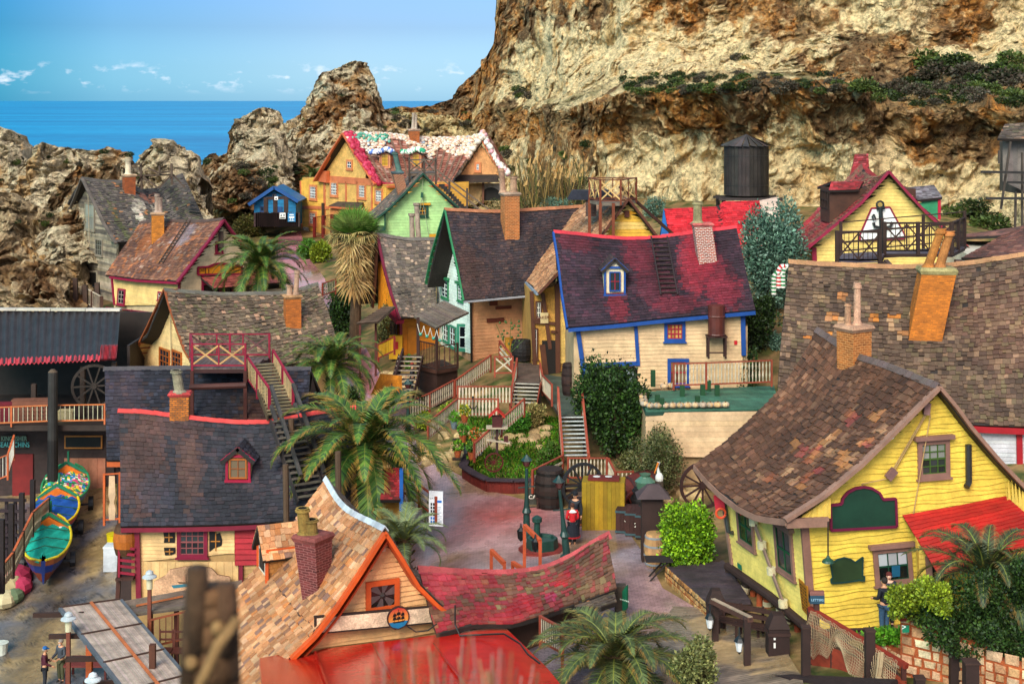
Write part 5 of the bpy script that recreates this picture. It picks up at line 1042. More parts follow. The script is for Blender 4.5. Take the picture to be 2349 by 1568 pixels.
# derelict grey house
def grey_house():
 h=House('derelict_grey_house','tall weathered unpainted house with collapsing grey shingle roof by the rocks',ZA(550,522),106,5400)
 S=h.slope(zs(ZA,(550,522),(700,545),(850,545),(960,600),(1050,590),(1150,520),(1225,490)),zs(ZA,(775,955),(900,950),(1100,930),(1400,870)),[(5,'5c5450'),(4,'6c625a'),(3,'4b4543'),(2,'62624a'),(1,'8a7a6a'),(.6,'c2804f')],l=zs(ZA,(775,955),(700,830),(630,680),(550,522)),w=.24,e=.21,rag=.35,wav=.3,holes=.03,blots=[(.38,.45,.05,.2,'cfc3b0',.8),(.45,.62,.05,.12,'d0c4b0',.7),(.6,.5,.05,.2,'c8b8a0',.5),(.6,.8,.12,.12,'a85f42',.6),(.15,.3,.03,.5,'6a6e3a',.6),(.82,.55,.07,.45,'2a2420',.75)])
 capr(h.root,S.T[:30],'5a5450');h.back(S,P_GREY)
 for pts in(((550,525),(500,660),(440,800),(390,900)),((550,525),(630,690),(700,835),(778,962))):m=MB();bbar(m,[h.g(*p,-.05)for p in zs(ZA,*pts)],.1,.22,'6a5f56',h.r);m.build('bargeboard',M['plank'],h.root)
 G=h.gplane(.7);walls(h.root,G,[zs(ZA,(560,580),(480,740),(470,900),(500,1200),(520,1330),(770,1375),(800,960),(720,850),(640,700))],'a89880',mat='plank',bh=.17,wob=.02,var=.14,pal=[(5,'a2927a'),(4,'b5a68e'),(3,'857868'),(1.5,'6a6056')])
 for pts in(((435,830),(490,800),(485,910),(430,915)),((720,860),(775,950),(720,945))):m=MB();q=Plane(h.A+h.r*.3,h.r);boards(m,q,pick3(q,zs(ZA,*pts)),'8a7e6c',.16,0,.03,9,vertical=True);m.build('eave_panel',M['plank'],h.root)
 a,b=G(*ZA(505,1300)),G(*ZA(790,1350));h.shell(a,b,8,a.z-1.5,G(*ZA(480,900)).z,h.A.z-.8,'7a6e60')
 window(h.root,G,ZA(572,690)+ZA(638,875),'8a8070','8a8a70',1,2,'8fa08a',.12);window(h.root,G,ZA(643,932)+ZA(690,1045),'8a7f70','7a7468',3,3,'2a3030',.08)
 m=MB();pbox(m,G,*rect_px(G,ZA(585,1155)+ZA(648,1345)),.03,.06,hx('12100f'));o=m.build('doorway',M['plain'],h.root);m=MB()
 for p,q in(((583,1150),(583,1345)),((650,1150),(652,1345)),((580,1150),(652,1150))):m.bar(G(*ZA(*p),.06),G(*ZA(*q),.06),.12,.08,hx('a09480'),G.n)
 m.build('door_frame',M['plank'],o)
 m=MB();m.tube([G(*ZA(590,600),.3),G(*ZA(600,975),.3)],.035,hx('a09078'),5);m.build('rope',M['cloth'],h.root)
 chimney(h.root,S.hit(*ZA(855,668)),33,52,'a34f1c','8a4a2a','c0a080',[(-2,14,36,'cfc0a4')],ang=.5,flare=.92)
 r=empty('lookout_platform',P(*ZA(1000,600),108),'broken timber lookout platform on the ridge of the derelict house','platform');Y=107.5;c=hx('5a4638')
 for a,b in(((870,425),(872,510)),((945,425),(952,600)),((1150,425),(1155,570)),((1070,440),(1072,500))):m=MB();m.bar(P(*ZA(*a),Y),P(*ZA(*b),Y),.15,.15,c);m.build('post',M['plank'],r)
 m=MB()
 for a,b in(((865,428),(950,432)),((870,508),(1155,502)),((960,515),(1060,590)),((1065,590),(1145,510)),((925,560),(950,510)),((995,455),(1060,490)),((1060,490),(1140,478)),((1160,500),(1245,590))):m.bar(P(*ZA(*a),Y+rnd.uniform(-.4,.4)),P(*ZA(*b),Y+rnd.uniform(-.4,.4)),.1,.12,vary(c,.25))
 m.build('beam',M['plank'],r);m=MB()
 for i in range(9):x=1165+i*14;y=560+i*26;m.bar(P(*ZA(x,y),106.6),P(*ZA(x+85,y+8),106.6),.3,.05,vary(hx('4a3c34'),.3))
 m.build('loose_board',M['plank'],r)
 fence('entry_railing','white picket railing beside the door of the derelict house',[P(*ZA(440,1355),104),P(*ZA(560,1360),102),P(*ZA(680,1430),99)],1.15,'5a4034','c9b9a4','c9b9a4',style='slat',sp=.25,psz=.2)
 for x,y0,y1 in((432,1210,1370),(505,1195,1400),(570,1240,1400),(652,1225,1360)):m=MB();m.bar(P(*ZA(x,y0),101),P(*ZA(x+6,y1),101),.3,.3,hx('4f3a30'));tag(m.build('mooring_post',M['plank']),'dark post by the derelict house, %s'%{432:'farthest left',505:'tall one beside the white railing',570:'at the top of the picket stair rail',652:'right of the doorway'}[x],'post','dark posts by the derelict house')
 m=MB();m.hexa([P(*ZA(x,y),Y)for x,y,Y in((350,1400,101),(560,1420,99),(700,1420,99),(560,1370,104))][::-1],[P(*ZA(x,y),Y)+UP*.15 for x,y,Y in((350,1400,101),(560,1420,99),(700,1420,99),(560,1370,104))][::-1],hx('4f4036'));tag(m.build('landing',M['plank']),'dark plank landing in front of the derelict house','deck')
grey_house()
# green gable house
def green_house():
 h=House('green_gable_house','pale green clapboard house with dark green bargeboards and crooked chimney',ZN(1285,760),100,760)
 S=h.slope([ZN(1285,760),(954,388)],zs(ZN,(695,1330),(675,1225)),P_GREY,l=zs(ZN,(695,1330),(940,1120),(1110,950),(1285,760)),w=.24,e=.25)
 h.back(S,P_GREY);G=h.gplane(.45);walls(h.root,G,[zs(ZN,(1285,800),(1100,990),(885,1180),(885,1350),(800,1365),(800,1640),(1500,1660),(1860,1320),(1500,1010))],'a8cf88',bh=.2,wob=.012)
 for pts in(((695,1325),(940,1125),(1110,955),(1285,768)),((1285,768),(1430,920),(1600,1075),(1850,1290))):m=MB();bbar(m,[h.g(*p,-.05)for p in zs(ZN,*pts)],.12,.34,'14402f',h.r);m.build('bargeboard',M['plain'],h.root)
 q=Plane(h.A+h.r*.12,h.r);m=MB();boards(m,q,pick3(q,zs(ZN,(745,1310),(885,1310),(885,1195))),'a8cf88',.16,0,.03,9,vertical=True);m.build('eave_panel',M['wood'],h.root);trim(h.root,[q(*ZN(700,1340),.1),q(*ZN(892,1340),.1)],.3,.3,'14402f','eave_box',h.r);trim(h.root,[q(*ZN(887,1190),.1),q(*ZN(887,1340),.1)],.1,.1,'14402f','corner_board',h.r)
 a,b=G(*ZN(810,1450)),G(*ZN(1850,1350));h.shell(a,b,7,a.z-4,G(*ZN(885,1250)).z,h.A.z-.5,'88ad70')
 window(h.root,G,ZN(1215,1095)+ZN(1340,1220),'14402f','c98a1e',2,2,'2a3034',.18,hood='d0921e');trim(h.root,[G(*ZN(1350,1415),.2),G(*ZN(1440,1412),.2)],.2,.2,'d0921e','shelf')
 m=MB();m.bar(G(*ZN(1275,965),.3),G(*ZN(1273,1020),.3),.18,.16,hx('1c5038'));[m.tube([G(*ZN(*a),.35),G(*ZN(*b),.3)],.02,hx('9aa080'),5)for a,b in(((1283,830),(1275,965)),((1275,1020),(1205,1215)),((1275,1020),(1345,1415)),((1275,1020),(1240,1220)))];m.build('hoist',M['plain'],h.root)
 chimney(h.root,P(*ZN(1068,985),101.6),27,47,'93502c','b08a70','53666a',[(4,13,46,'4f6a62',-10)],ang=.25,lean=(-12,0),dep=.8,down=2.5)
 r=empty('lookout_platform',P(*ZN(1280,780),104),'grey railed lookout platform above the green gable with long stairs','platform');Y=103
 for x in(1140,1415,1295):m=MB();m.bar(P(*ZN(x,600),Y),P(*ZN(x+4,880),Y),.14,.14,hx('4a3a30'));m.build('post',M['plank'],r)
 m=MB();[m.bar(P(*ZN(*a),Y-.1),P(*ZN(*b),Y-.1),.07,.1,vary(hx('6a5a4c'),.2))for a,b in(((1140,625),(1415,622)),((1150,745),(1400,740)),((1150,630),(1290,740)),((1290,630),(1150,740)),((1300,630),(1400,740)),((1400,630),(1300,740)),((1420,725),(1990,1155)),((1440,790),(1900,1160)))];m.build('rail',M['plank'],r)
 m=MB();m.bar(P(*ZN(1135,772),104),P(*ZN(1420,765),104),2.0,.2,hx('6a5a4c'));m.build('floor',M['plank'],r);m=MB()
 for i in range(11):x,y=1450+i*25,890+i*26;m.bar(P(*ZN(x,y),100.8),P(*ZN(x+60,y),100.8),.4,.17,vary(hx('2a2220'),.2))
 m.build('stair_tread',M['plank'],r);m=MB();m.bar(P(*ZN(1560,850),100.4),P(*ZN(1560,970),100.4),.14,.14,hx('4a3a30'));m.build('post',M['plank'],r);m=MB();m.bar(P(*ZN(1745,920),100.4),P(*ZN(1745,1140),100.4),.14,.14,hx('4a3a30'));m.build('post',M['plank'],r)
 for x,y0,y1,l in((1165,1340,1450,10),(1215,1230,1450,25)):k=91/F;q=P(*ZN(x+l,y1+40),91);m=MB();m.lathe(q,[(.2,0),(.17,.6),(.16,(y1-y0)*.2197*k+1),(.22,(y1-y0)*.2197*k+1.05),(.22,(y1-y0)*.2197*k+1.2)],hx('b09a88'),10,None,(-l*.2197*k,0));tag(m.build('stove_pipe',M['rough']),('short' if x==1165 else'tall leaning')+' clay pipe rising behind the grey shingle roof in front of the green gable','chimney pot','clay pipes by the green gable')
green_house()
# candy-topped yellow house
def candy_house():
 h=House('candy_roof_house','peach-yellow house with candy-coloured icing on its pink roof',ZN(455,345),128,5350)
 eave=zs(ZN,(785,868),(910,905),(1100,900),(1560,880));ridge=zs(ZN,(455,345),(600,345),(850,350),(1130,385),(1400,400),(1750,390),(1910,350))
 pal=[(4,'a86a58'),(3,'b87c68'),(2,'8a4a3e'),(1,'c8a090')];l=zs(ZN,(785,868),(700,740),(580,560),(455,345))
 S=h.slope(ridge,eave,pal,l=l,w=.6,e=.42,rag=.1,th=.06,under='6a4034');h.back(S,pal)
 m=MB();nn=S.nrm
 for i in range(17):u=(i+.5)/17;[m.bar(S(u-.012*j,j/6)+nn*.07,S(u-.012*(j+1),(j+1)/6)+nn*.07,.16,.1,vary(hx('8a6a58'),.15),nn)for j in range(6)]
 m.build('roof_batten',M['plank'],h.root);icing=[(5,'e4d8c8'),(4,'dcbfa0'),(2,'d0a08c'),(.5,'9ab0c4')]
 def blobs(name,pts,rr,pal,par,sq=1):
  m=MB()
  for p in pts:m.ball(p,rnd.uniform(*rr),vary(pal_pick(pal),.06),7,5,(1,1,sq))
  m.build(name,M['plain'],par,smooth=True)
 pts=[]
 for i in range(1300):
  u=rnd.random();d=.1+.1*math.sin(u*13)+(.28 if.62<u<1 else.08)*abs(math.sin(u*9));v=1-rnd.random()**1.3*max(.06,d)*1.5;pts.append(S(u,max(0,v))+nn*.1)
 blobs('icing',pts,(.1,.24),icing,h.root,.6);g=[S(.03+.27*i_/34,rnd.uniform(.82,.95))+nn*.25 for i_ in range(34)];blobs('green_icing',g,(.1,.2),[(1,'4f9a80'),(1,'6ab09a')],h.root)
 pts=[S(rnd.uniform(0,.06),v/60)+nn*.12 for v in range(60)for _ in range(3)];blobs('pink_icing',pts,(.16,.3),[(3,'a8203c'),(2,'c43a58')],h.root)
 pts=[S(u/70,.02)+nn*.1 for u in range(26)];blobs('pink_icing',pts,(.12,.2),[(3,'a8203c')],h.root)
 for pts,w_ in((((155,845),(240,700),(340,530),(455,350)),.4),(((455,350),(580,570),(700,750),(790,880)),.34)):m=MB();bbar(m,[h.g(*p,-.05)for p in zs(ZN,*pts)],.14,w_,'c9683e',h.r);m.build('bargeboard',M['plain'],h.root)
 G=h.gplane(.6);m=MB();wallshingle(m,G,pick3(G,zs(ZN,(455,410),(280,680),(280,810),(690,820),(690,700),(580,600))),'e8b565',.2,.2);m.build('wall',M['shingle'],h.root)
 walls(h.root,G,[zs(ZN,(5,845),(165,800),(265,860),(265,1440),(25,1440)),zs(ZN,(755,880),(905,910),(905,1160),(755,1140))],'e8b04c',bh=.2)
 m=MB();wallshingle(m,G,pick3(G,zs(ZN,(265,830),(755,860),(755,1430),(265,1430))),'e2b060',.2,.2);m.build('wall',M['shingle'],h.root)
 for a,b,w_ in(((265,822),(785,860),.6),((10,1120),(300,1125),.3),((255,860),(255,1430),.3),((480,850),(480,1060),.22),((600,850),(600,1060),.22),((750,870),(750,1140),.2),((5,845),(20,1440),.16),((660,1150),(905,1165),.3)):trim(h.root,[G(*ZN(*a),.05),G(*ZN(*b),.05)],w_,.09,'c9744a','trim',G.n)
 m=MB();q=Plane(h.A+h.r*.15,h.r);m.hexa([p-h.r*-.35 for p in pick3(q,zs(ZN,(165,845),(275,865),(275,740),(235,740)))],pick3(q,zs(ZN,(165,845),(275,865),(275,740),(235,740))),hx('c9683e'));m.build('eave_box',M['plain'],h.root)
 for r in((488,622,552,730),(318,845,400,1010),(610,870,692,1035),(785,922,868,1082),(100,885,180,1045),(98,1160,178,1312)):window(h.root,G,ZN(r[0],r[1])+ZN(r[2],r[3]),'cf8050','e8e4dc',4 if r[1]>700 else 2,4 if r[1]>700 else 2,'2a3038',.2,sw=.05)
 ct,cb=G(*ZN(905,905)),G(*ZN(905,1150));SP=h.sideplane(ct,cb);walls(h.root,SP,[zs(ZN,(905,900),(1760,850),(1760,1100),(905,1180))],'e8b04c',bh=.2);trim(h.root,[SP(*ZN(910,905),.1),SP(*ZN(1560,888),.1)],.2,.3,'c9683e','fascia',SP.n)
 a,b=G(*ZN(20,1400)),G(*ZN(905,1400));h.shell(a,b,7,a.z-2,G(*ZN(500,850)).z,h.A.z-.9,'c9964c',peak=.5)
 fp=Plane(S.T[-1]+Vector((0,-4.2,0)),Vector((.08,1,0)));F2=lambda x,y,o=0:fp(*ZN(x,y),o)
 m=MB();wallshingle(m,Plane(fp.p-fp.n*.5,fp.n),pick3(Plane(fp.p-fp.n*.5,fp.n),zs(ZN,(1895,470),(1670,790),(2080,790),(2060,700))),'dd9c62',.2,.2);w2=m.build('wall',M['shingle'],h.root)
 bk=-fp.n*4.2;m=MB()
 for pts in(((1910,350),(1840,470),(1720,640),(1590,850)),((1910,350),(2000,540),(2080,680),(2175,790))):
  q=[F2(*p)for p in pts];shingles(m,Patch([q[0],q[0]+bk],[q[-1],q[-1]+bk],l=q[::-1],n=20),pal,w=.5,e=.4)
 m.build('gable_roof',M['shingle'],h.root)
 for pts,pl_ in((((1910,350),(1840,470),(1720,640),(1590,850)),icing),(((1910,350),(2000,540),(2080,680),(2175,790)),[(3,'f0e8dc'),(2,'d8a0a8')])):
  q=resample([F2(*p)for p in pts],60);blobs('icing',[p+Vector((rnd.uniform(-.1,.1),rnd.uniform(-.2,.3),rnd.uniform(0,.2)))for p in q for _ in range(2)],(.18,.3),pl_,h.root)
 trim(h.root,[F2(1905,430,-.2),F2(2000,600,-.2),F2(2075,710,-.2)],.5,.12,'c9683e','soffit');fw=Plane(fp.p-fp.n*.45,fp.n);window(h.root,fw,ZN(1822,648)+ZN(1890,752),'cf8050','e0dcd4',1,2,'8a949c',.2)
 m=MB();[m.bar(F2(1620+rnd.uniform(-10,20),790+j*9,-.3+j*.1),F2(2075+rnd.uniform(-20,10),785+j*8,-.3+j*.1),.5,.14,vary(hx('3f3028'),.3))for j in range(9)];m.build('porch_thatch',M['plank'],h.root)
 m=MB();pl2=Plane(fp.p-fp.n*.9,fp.n);pbox(m,pl2,*rect_px(pl2,ZN(1740,870)+ZN(1905,1050)),0,.1,hx('d0ac78'));m.build('wall',M['rough'],h.root);m=MB();pbox(m,pl2,*rect_px(pl2,ZN(1915,870)+ZN(2100,1050)),0,.08,hx('a8a098'));m.build('wall',M['rough'],h.root)
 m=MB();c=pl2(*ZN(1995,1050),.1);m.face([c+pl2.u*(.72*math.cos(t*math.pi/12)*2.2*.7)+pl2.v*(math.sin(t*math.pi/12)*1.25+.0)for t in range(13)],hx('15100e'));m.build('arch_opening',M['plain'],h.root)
 for x in(1745,1912,1560):trim(h.root,[F2(x,850,-.5),F2(x,1080,-.5)],.2,.2,'6a4430','post',fp.n)
 pp=Plane(G.p+G.n*1.2,G.n);walls(h.root,pp,[zs(ZN,(315,1130),(660,1130),(660,1430),(315,1430))],'d98a50',bh=.25)
 m=MB();t=pick3(G,zs(ZN,(400,1060),(665,1070)));b=pick3(pp,zs(ZN,(300,1105),(610,1130)),.3);boards_patch(m,Patch(t,b,n=8),'5f4f44',9);m.build('porch_roof',M['plank'],h.root);trim(h.root,[b[0]-UP*.1,b[1]-UP*.1],.1,.16,'c9683e','fascia')
 window(h.root,pp,ZN(522,1150)+ZN(655,1310),'c9744a','ece6dc',4,4,'5a1a22',.12,sw=.07);m=MB();q=rect_px(pp,ZN(560,1195)+ZN(615,1265));pbox(m,pp,*q,.06,.09,hx('ece6dc'));q=rect_px(pp,ZN(568,1205)+ZN(607,1255));pbox(m,pp,*q,.07,.1,hx('241418'));m.build('fretwork',M['plain'],h.root)
 m=MB();pbox(m,pp,*rect_px(pp,ZN(355,1200)+ZN(425,1430)),.02,.06,hx('3a1c18'));m.build('door',M['plain'],h.root);m=MB();q=Plane(pp.p+pp.n*.3,pp.n);pbox(m,q,*rect_px(q,ZN(432,1200)+ZN(485,1240)),0,.06,hx('e4c890'));s=m.build('hanging_sign',M['plain']);tag(s,'small cream sign on a post reading WAY IN','sign');text_on('WAY IN',q,ZN(458,1221),.42,'4a3020',s,.08);trim(s,[q(*ZN(458,1240),-.05),q(*ZN(458,1420),-.05)],.16,.16,'d9b878','post',q.n)
 m=MB();q=Plane(G.p+G.n*.1,G.n);pbox(m,q,*rect_px(q,ZN(38,1328)+ZN(93,1375)),0,.05,hx('e4d8c4'));s=m.build('notice_board',M['plain'],h.root);text_on('HOUSE',q,ZN(65,1355),.5,'3a3028',s,.07);m=MB();m.tube([G(*ZN(240,1075),.2),G(*ZN(242,1215),.2),G(*ZN(258,1222),.2)],.16,hx('3a2a24'),7);m.build('drain_pipe',M['metal'],h.root)
 fence('porch_railing','dark red railing beside the way in of the candy house',[G(*ZN(150,1440),1.5),G(*ZN(335,1420),2.2)],1.9,'7a2018','5a1a18','7a2018',style='slat',sp=.3,psz=.22)
 for x in(888,1212):
  q=S.hit(*ZN(x,690));k=q.y/F;dr=dormer(h.root,S,ZN(x,700),24,32,6,'c87858','cf8a60','8a6a18',pal,face=Vector((-.1,-1,0)),rl=2.2,glass='b5871a',nx=2,ny=4,over=.2)
  blobs('icing',[P(*ZN(x+dx,540-28*math.exp(-((dx-15)/45)**2)+rnd.uniform(-6,6)),q.y-.5)for dx in range(-150 if x<1000 else-150,85,3)],(.16,.24),[(3,'e8e8ec'),(2,'5a7ac0')]if x<1000 else[(3,'e4ece4'),(2,'1f9a70')],dr)
 chimney(h.root,S.hit(*ZN(1185,475)),27,33,'ae5618','a86a40','b59680',[(-2,8,38,'b8a694',2),(5,6,34,'b8a694')],ang=.3)
def boards_patch(m,S,col,rows,lift=.05):
 n=S.nrm;slab(m,S,tuple(v*.6 for v in cc(col)),.08,6,2)
 for j in range(rows):
  v0,v1=j/rows,(j+1.05)/rows;c=vary(cc(col),.2)
  for i in range(6):u0,u1=i/6,(i+1)/6;m.face([S(u0,v0)+n*lift,S(u1,v0)+n*lift,S(u1,min(1,v1))+n*.012,S(u0,min(1,v1))+n*.012],c);m.face([S(u0,v0),S(u1,v0),S(u1,v0)+n*lift,S(u0,v0)+n*lift],c)
candy_house()
# blue hut
def blue_hut():
 r=empty('blue_hut',P(*ZA(1840,850),131),'small bright blue gabled hut at the end of the pink path','hut');fp=Plane(P(*ZA(1840,700),130),(0,1,0));walls(r,fp,[zs(ZA,(1705,700),(1705,850),(1985,850),(1985,690),(1840,610))],'1678ac',bh=.35,wob=0)
 m=MB();z=fp(*ZA(1700,860)).z;a,b=fp(*ZA(1705,850)),fp(*ZA(1985,850));dy=Vector((0,4,0));e=fp(*ZA(1700,700)).z;m.hexa([a+dy*.03,b+dy*.03,b+dy,a+dy],[Vector((p.x,p.y,e))for p in(a+dy*.03,b+dy*.03,b+dy,a+dy)],hx('13608c'));m.build('wall_core',M['wood'],r)
 for p,q in(((1840,585),(1668,702)),((1840,585),(2002,682))):m=MB();t,b=fp(*ZA(*p),.7),fp(*ZA(*q),.7);slab(m,Patch([t,t+dy*1.3],[b,b+dy*1.3],n=4),hx('1468a0'),.15,2,2);m.bar(t,b,.2,.3,hx('1a4e8c'));m.build('roof',M['plain'],r)
 window(r,fp,ZA(1745,712)+ZA(1790,750),'1a3e6c','1a3e6c',2,1,'20303a',.1);window(r,fp,ZA(1826,628)+ZA(1856,655),'1a3e6c','c0c8d0',2,1,'20303a',.06)
 m=MB();pbox(m,fp,*rect_px(fp,ZA(1842,715)+ZA(1895,850)),.02,.08,hx('1a4a80'));m.build('door',M['plain'],r)
 g=empty('entrance_gate',P(*ZA(1860,850),126),'dark timber gate frame and fence in front of the blue hut','gate');Y=126
 for x in(1785,1848,1920):m=MB();m.bar(P(*ZA(x,655),Y),P(*ZA(x,850),Y),.35,.35,hx('3a2622'));m.build('post',M['plank'],g)
 m=MB();m.bar(P(*ZA(1785,660),Y),P(*ZA(1922,655),Y),.2,.25,hx('3a2622'));m.build('lintel',M['plank'],g);m=MB();m.bar(P(*ZA(1710,800),Y-.26),P(*ZA(2010,800),Y-.26),.1,.2,hx('3a2626'));[m.bar(P(*ZA(x,755+rnd.uniform(-4,4)),Y-.3),P(*ZA(x,850),Y-.3),.3,.08,vary(hx('3a2626'),.2))for x in range(1715,2010,13)];m.build('fence_board',M['plank'],g)
 for nm,r4,c,lb,t in(('toilet_sign',(1877,757,1917,796),'e8e8e4','white warning and toilet sign on the dark gate fence',0),('notice_board',(1932,757,1983,816),'2a7cb0','blue and white notice board on the dark gate fence',1),('small_sign',(1842,647,1866,670),'e8e8e4','small white sign hung at the top of the gate frame',2)):
  q=Plane(P(*ZA(1900,780),Y-.45),(0,1,0));m=MB();R4=rect_px(q,ZA(*r4[:2])+ZA(*r4[2:]));pbox(m,q,*R4,0,.06,cc(c));s=m.build(nm,M['plain']);tag(s,lb,'sign');m=MB();u0,v0,u1,v1=R4;w_,h_=u1-u0,v1-v0;K=hx('15181c')
  if t==0:pbox(m,q,u0+.05,v0+.05,u1-.05,v0+h_*.28,.06,.07,K);m.face([q.at(u0+w_*.12,v0+h_*.42,.07),q.at(u0+w_*.45,v0+h_*.42,.07),q.at(u0+w_*.28,v0+h_*.8,.07)],K);[pbox(m,q,u0+w_*f,v0+h_*.42,u0+w_*(f+.1),v0+h_*.82,.06,.07,K)for f in(.58,.78)]
  elif t==1:pbox(m,q,u0+.1,v0+h_*.1,u1-.1,v0+h_*.6,.06,.07,hx('dfe8ee'));[pbox(m,q,u0+w_*f,v0+h_*.18,u0+w_*(f+.18),v0+h_*.4,.07,.08,hx('2a7cb0'))for f in(.14,.42,.68)];pbox(m,q,u0+.15,v0+h_*.72,u1-.15,v0+h_*.85,.06,.07,hx('dfe8ee'))
  else:pbox(m,q,u0+w_*.3,v0+h_*.2,u0+w_*.7,v0+h_*.6,.06,.07,K)
  m.build('symbol',M['plain'],s)
blue_hut()
# narrow grey-roofed house with yellow side
def narrow_house():
 h=House('narrow_yellow_house','narrow orange-yellow house with grey shingle roof behind the fan palm',ZB(853,900),88,7308)
 S=h.slope(zs(ZB,(853,900),(950,915),(1050,932),(1240,930)),zs(ZB,(1010,1462),(1120,1458),(1252,1445)),[(5,'6e625a'),(4,'5c534c'),(3,'7c6e60'),(1.5,'9a8474'),(.7,'c8a890')],l=zs(ZB,(1010,1462),(950,1300),(900,1120),(853,900)),w=.22,e=.2,rag=.3,wav=.3)
 h.back(S,P_GREY);capr(h.root,S.T,'7a7068');G=h.gplane(.5)
 walls(h.root,G,[zs(ZB,(862,1080),(862,1400),(1000,1480),(940,1300),(890,1130))],'d98a1c',bh=.16,vertical=True);m=MB();bbar(m,[h.g(*p,-.05)for p in zs(ZB,(853,905),(900,1130),(950,1310),(1005,1470))],.1,.16,'6a1830',h.r);m.build('bargeboard',M['plain'],h.root)
 m=MB();lr=[h.g(*p)for p in zs(ZB,(853,905),(845,1080),(835,1250),(820,1390))];bbar(m,lr,.3,.12,'5a3424',h.r);m.build('bargeboard',M['plain'],h.root)
 ct=G(*ZB(1005,1455));cb=Vector((ct.x,ct.y,gz(ct.x,ct.y)));SP=Plane(ct,h.a);base=[(ct,0)]
 walls(h.root,SP,[[(917,728),(917,815),(1010,808),(1010,722)]],'c87818',bh=.16,wob=.02);m=MB();a,b=G(*ZB(862,1400)),ct;h.shell(a,b,5,cb.z-.5,ct.z-.1,h.A.z-.6,'b8741c')
 trim(h.root,[SP(919,727,.05),SP(921,812,.05)],.16,.1,'7a1830','corner_board',SP.n)
 m=MB();pbox(m,SP,*rect_px(SP,(933,748,955,812)),.05,.09,hx('b06a18'));m.build('door',M['wood'],h.root);m=MB();q=Plane(G.p+G.n*.1,G.n);pbox(m,q,*rect_px(q,(898,735,912,790)),.03,.09,hx('2a1c20'));m.build('shop_window',M['glass'],h.root);trim(h.root,[G(893,712,.4),G(918,738,.4)],.5,.25,'8a1838','awning')
 m=MB();a=P(828,742,83);boards_patch(m,Patch([P(880,703,86),P(907,703,84)],[P(818,742,84.5),P(868,738,82)],n=6),'6a5446',7);r=empty('market_shelter',a,'plank-roofed lean-to shelter under the fan palm','shelter');m.build('roof',M['plank'],r)
 for x,y in((826,745),(862,742)):p=P(x,y,84);m=MB();m.box((p.x,p.y,gz(p.x,p.y)),.12,.12,p.z-gz(p.x,p.y),hx('5a2a24'));m.build('post',M['wood'],r)
narrow_house()
